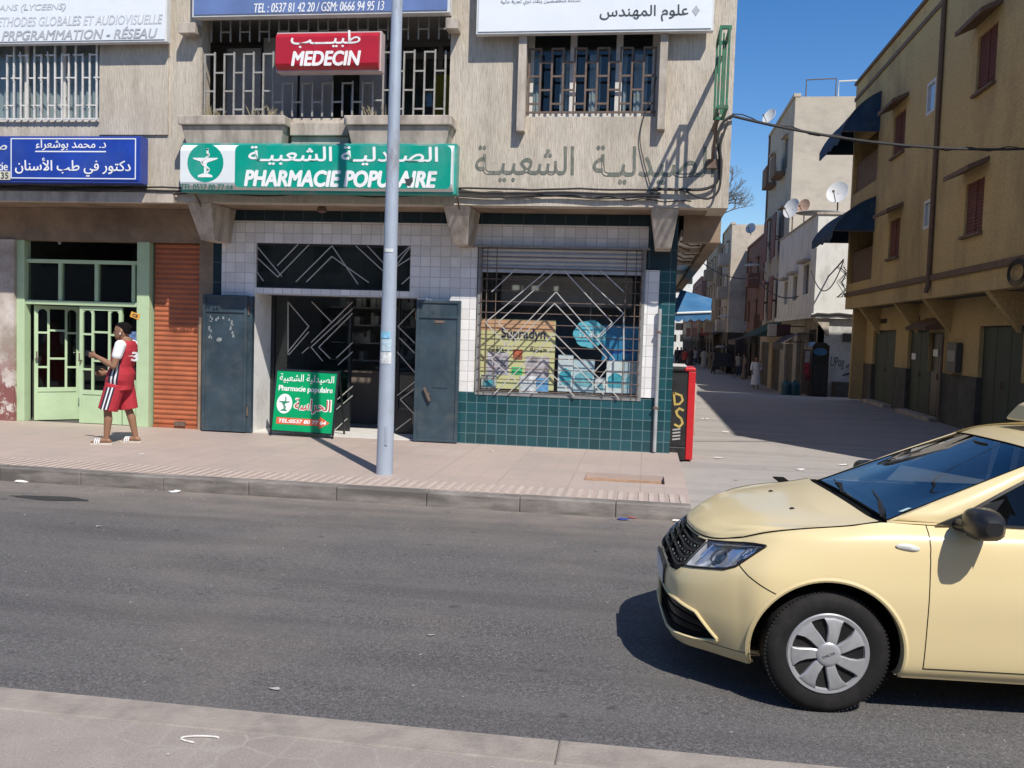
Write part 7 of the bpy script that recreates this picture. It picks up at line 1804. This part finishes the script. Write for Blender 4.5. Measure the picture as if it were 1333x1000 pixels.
def robe(mat, hem=.16, w=1.0, sway=.03):
    def f(t, T, vox, J, off):
        g = MB(); secs = [(hem, .20*w, .25*w), (.35, .18*w, .235*w), (.6, .165*w, .22*w), (.86, .15*w, .205*w), (1.06, .135, .185), (1.22, .135, .195), (1.34, .115, .19), (1.40, .08, .13), (1.43, .062, .075)]
        n = 36; rs = []
        for z, a, b in secs:
            fold = .06*max(0, (1.0-z)); rs.append([Vector((sway*(1-z)+off(z)*(z > .86)+a*math.cos(q*2*math.pi/n)*(1+fold*math.sin(q*1.9)), b*math.sin(q*2*math.pi/n)*(1+fold*math.sin(q*2.3+1)), z)) for q in range(n)])
        g.rings(rs)
        for S_ in 'LR':
            sh, el, ha = J['sh'+S_], J['el'+S_], J['ha'+S_]; g.tube([Vector(sh), Vector(el), interp_path([el, ha], .55)], [.078, .075, .085], 12)
        return remesh('robe', g, mat, t, T, vox, 3)
    return f
WALK = dict(head=(.05, 0, 1.54), shL=(0, .175, 1.36), elL=(-.04, .235, 1.08), haL=(.04, .24, .84), shR=(0, -.175, 1.36), elR=(.02, -.235, 1.08), haR=(.10, -.22, .85),
            hipL=(0, .085, .82), knL=(.10, .09, .47), anL=(.12, .09, .075), hipR=(0, -.085, .82), knR=(.0, -.09, .46), anR=(-.16, -.09, .09), lean=.05, curl=.4)
# man in red, seen from behind his left shoulder
JM = dict(head=(-.015, .0, 1.535), shL=(-.065, .190, 1.355), elL=(-.01, .255, 1.07), haL=(.24, .165, 1.195), shR=(-.065, -.190, 1.355), elR=(.0, -.25, 1.06), haR=(.19, -.05, .965),
          pdL=(.9, -.35, .12), thL=(.1, .0, 1), pnL=(.1, -1, .3), pdR=(.85, .45, -.1), thR=(.2, .2, 1), pnR=(.1, 1, .2), cx=.015,
          hipL=(.03, .09, .82), knL=(.115, .12, .46), anL=(.125, .13, .075), hipR=(.0, -.09, .82), knR=(-.05, -.115, .46), anR=(-.14, -.125, .075), lean=-.15, curl=.55)
M_redj = pbr('red_jersey', (.40, .022, .035), .8, var=.10, scale=14, bmp=.3, bscale=18, bdist=.01)
M_navy = pbr('navy_panel', (.025, .022, .045), .85, var=.1); M_shw = pbr('white_shirt', (.72, .73, .74), .85, var=.04)
pb_ = onZ(157, 577.5, .15)
def red_extra(t, T, vox, J, off):
    def oval(z, ang, gr):      # point on the jersey's flank
        zz = [(.74, .168, .207)]+[(z_, max(a*(1.12 if z_ < 1.2 else 1.04)+.020, .166 if z_ < 1 else 0), b*(1.12 if z_ < 1.1 else 1.0)+.020) for z_, a, b in torso_secs()]
        a = np.interp(z, [q[0] for q in zz], [q[1] for q in zz]); b = np.interp(z, [q[0] for q in zz], [q[2] for q in zz])
        return Vector((.015+off(z)+(a+gr)*math.cos(ang), (b+gr)*math.sin(ang), z))
    for nm, a0, a1, mat, gr in (('side_panel', 62, 106, M_navy, .003), ('stripe', 92, 99, M_shw, .006), ('stripe', 76, 83, M_shw, .006)):
        g = MB(); g.grid([[T @ oval(z, R_(a), gr) for a in np.linspace(a0, a1, 8)] for z in np.linspace(.76, 1.22, 14)]); g.build(nm, mat, t)
    def leg(f, ang, r): 
        p = interp_path([J['hipL'], J['knL']], f); return p+Vector((r*math.cos(ang), r*math.sin(ang), 0))
    for nm, a0, a1, mat, gr in (('side_panel', 62, 112, M_navy, .006), ('stripe', 96, 104, M_shw, .010), ('stripe', 76, 84, M_shw, .010)):
        g = MB(); g.grid([[T @ leg(f, R_(a), .121+gr-f*.003) for a in np.linspace(a0, a1, 8)] for f in np.linspace(.10, .93, 10)]); g.build(nm, mat, t)
    R3 = T.to_3x3().normalized(); o = T @ Vector((off(1.2)-.135, .045, 1.2)); out = (R3 @ Vector((-.93, .36, 0))).normalized(); upv_ = Vector((0, 0, 1)); rt_ = upv_.cross(out)
    letters('3', (-.05, .05, -.06, .06), (o, rt_, upv_, out), M_shw, t, .012, .02, name='jersey_number', embed=.03)
    g = MB()                                            # earbud, sandals, phone, wrist band
    hc = Vector(J['head']); p = T @ (hc+Vector((-.006, .094, -.012))); g.tube([p, p-Vector((0, 0, .03))], .008, 8); g.build('earbud', M_shw, t)
    for S_ in 'LR':
        a = Vector(J['an'+S_]); e = 1 if S_ == 'L' else -1; fd = Vector((1, e*.12, 0)).normalized(); sd_ = fd.cross(Vector((0, 0, 1))); out_ = []
        for u, w2 in ((-.075, .022), (-.06, .036), (0, .042), (.08, .048), (.14, .054), (.185, .046), (.205, .022)): out_.append((u, w2))
        ring = [(a+fd*u+sd_*w2) for u, w2 in out_]+[(a+fd*u-sd_*w2) for u, w2 in out_[::-1]]
        g = MB(); g.prism([T @ Vector((p.x, p.y, .001)) for p in ring], (0, 0, .024)); so_ = g.build('sandal', pbr('sandal_beige', (.52, .47, .40), .7, var=.1), t)
        g = MB()
        for u in (.075, .10, .125): g.tube([T @ (Vector((a.x, a.y, .02))+fd*u+sd_*(.05*math.cos(q))+Vector((0, 0, .056*math.sin(q)))) for q in np.linspace(0, math.pi, 9)], .009, 6)
        g.build('strap', (M_shw, M_navy)[e < 0] if False else M_shw, so_)
    h = Vector(J['haL']); d = Vector((.9, -.35, .12)).normalized(); c = h+d*.085+Vector((.01, -.012, .018)); g = MB(); g.bar(T @ (c-d*.07), T @ (c+d*.075), .012, .075, (R3 @ Vector((0, 0, 1))))
    g.build('phone', M_blk, t)
    h = Vector(J['haR']); d = (h-Vector(J['elR'])).normalized(); a_ = d.orthogonal().normalized(); b_ = d.cross(a_); g = MB(); g.tube([T @ (h-d*.03+a_*.032*math.cos(q*.3927)+b_*.032*math.sin(q*.3927)) for q in range(17)], .009, 6); g.build('wrist_band', M_shw, t)
person('man in red basketball jersey and red shorts holding a phone on the pavement', pb_, R_(190), .0065, JM,
       [shirt(M_shw, 1.2, .004, .50, 'undershirt', ('L', 'R'), 1.0), shirt(M_redj, .74, .020, .02, 'jersey', (), 1.12), lower(M_redj, .97, .132, .118), red_extra], M_skin, True, 1.665, None, 1.09)
# people farther down the street
M_robe = pbr('pale_blue_robe', (.74, .77, .82), .9, var=.06, scale=6); M_robe2 = pbr('grey_robe', (.34, .33, .31), .9, var=.1); M_robe3 = pbr('dark_robe', (.06, .055, .06), .9, var=.2); M_robe4 = pbr('brown_robe', (.20, .15, .11), .9, var=.15)
M_dkcl = pbr('dark_clothes', (.04, .042, .05), .9, var=.2); M_redcl = pbr('red_jacket', (.32, .05, .05), .9, var=.1); M_jean = pbr('blue_trousers', (.05, .07, .12), .9, var=.1)
p = onZ(983.5, 506.5, -.795)
person('man in long pale robe walking towards us in the shade of the side street', p, math.atan2(-p.y, -p.x)+R_(8), .014, WALK, [robe(M_robe, .22)], M_skin2, True, 1.74)
FARP = [(916, 480, 'figure in pale grey robe walking away beside the dark cart', 'r2', 1.72, 80), (924.5, 481, 'figure in brown robe nearest the dark cart', 'r4', 1.62, 95), (929, 485, 'dark clothed figure at the left side of the cart', 'd', 1.66, 70), (891, 480, 'figure in red jacket in the distant crowd beside the street cabinet', 'red', 1.66, 100),
        (881, 477, 'dark clothed figure farthest left in the distant crowd', 'd', 1.72, -90), (898, 478, 'tall dark robed figure right of the red jacket in the distant crowd', 'r3', 1.76, -80), (904.5, 477, 'figure in blue trousers in the distant crowd left of the grey robe', 'j', 1.68, 85), (886, 475, 'dark robed figure just left of the red jacket', 'r3', 1.66, 90),
        (911, 476, 'dark clothed figure just left of the pale grey robe', 'd', 1.7, 85), (931, 476, 'dark robed figure standing in the road beyond the market cart', 'r3', 1.7, 60), (961, 491, 'figure in blue trousers right of the market cart', 'j', 1.7, -95), (969, 494, 'brown robed figure farthest right, near the shop fronts', 'r4', 1.68, 180)]
for px, py, lab, kind, H_, yw in FARP:
    p = onZ(px, py, -.8)
    cl = {'r2': [robe(M_robe2, .12)], 'r3': [robe(M_robe3, .12)], 'r4': [robe(M_robe4, .12)], 'd': [shirt(M_dkcl, .74, .02, .98), lower(M_dkcl, 1.9, .11, .09, 'trousers')], 'red': [shirt(M_redcl, .72, .025, .98, 'jacket'), lower(M_dkcl, 1.9, .11, .09, 'trousers')], 'j': [shirt(M_robe2, .74, .02, .6), lower(M_jean, 1.9, .11, .09, 'trousers')]}[kind]
    person(lab, p, R_(yw), .022, WALK, cl, M_skin2, True, H_, 'people far down the side street')
# cart among them
p = onZ(941, 487, -.8); ct = thing('market_cart', 'dark covered market cart standing in the shade far down the street', 'cart', (p.x, p.y, -.8))
g = MB(); g.box(p.x-.75, p.x+.75, p.y, p.y+1.6, -.25, .15); g.box(p.x-.68, p.x+.68, p.y+.1, p.y+1.5, .15, .75); g.build('body', M_dkcl, ct)
g = MB(); g.grid([[(p.x-.85+1.7*i/8, p.y-.1+1.8*j/4, 1.05+.18*math.sin(math.pi*i/8)) for i in range(9)] for j in range(5)]); g.build('cover', M_robe3, ct)
g = MB(); g.loft([((p.x-.2, p.y+.2, 1.12), .4, .3), ((p.x-.2, p.y+.2, 1.26), .36, .25), ((p.x-.2, p.y+.2, 1.3), .1, .1)], 12); g.build('bundle', M_robe2, ct)
for sx in (-.6, .6):
    g = MB(); g.bar((p.x+sx, p.y+.05, -.25), (p.x+sx, p.y+.05, -.8), .06); g.bar((p.x+sx, p.y+.05, .7), (p.x+sx, p.y+.05, 1.05), .05); g.build('leg', M_blk, ct)
    g = MB(); g.lathe([(.27, -.04), (.30, -.02), (.30, .02), (.27, .04)], (p.x+sx*1.3, p.y+.9, -.5), 'X', 20); g.build('wheel', M_blk, ct)
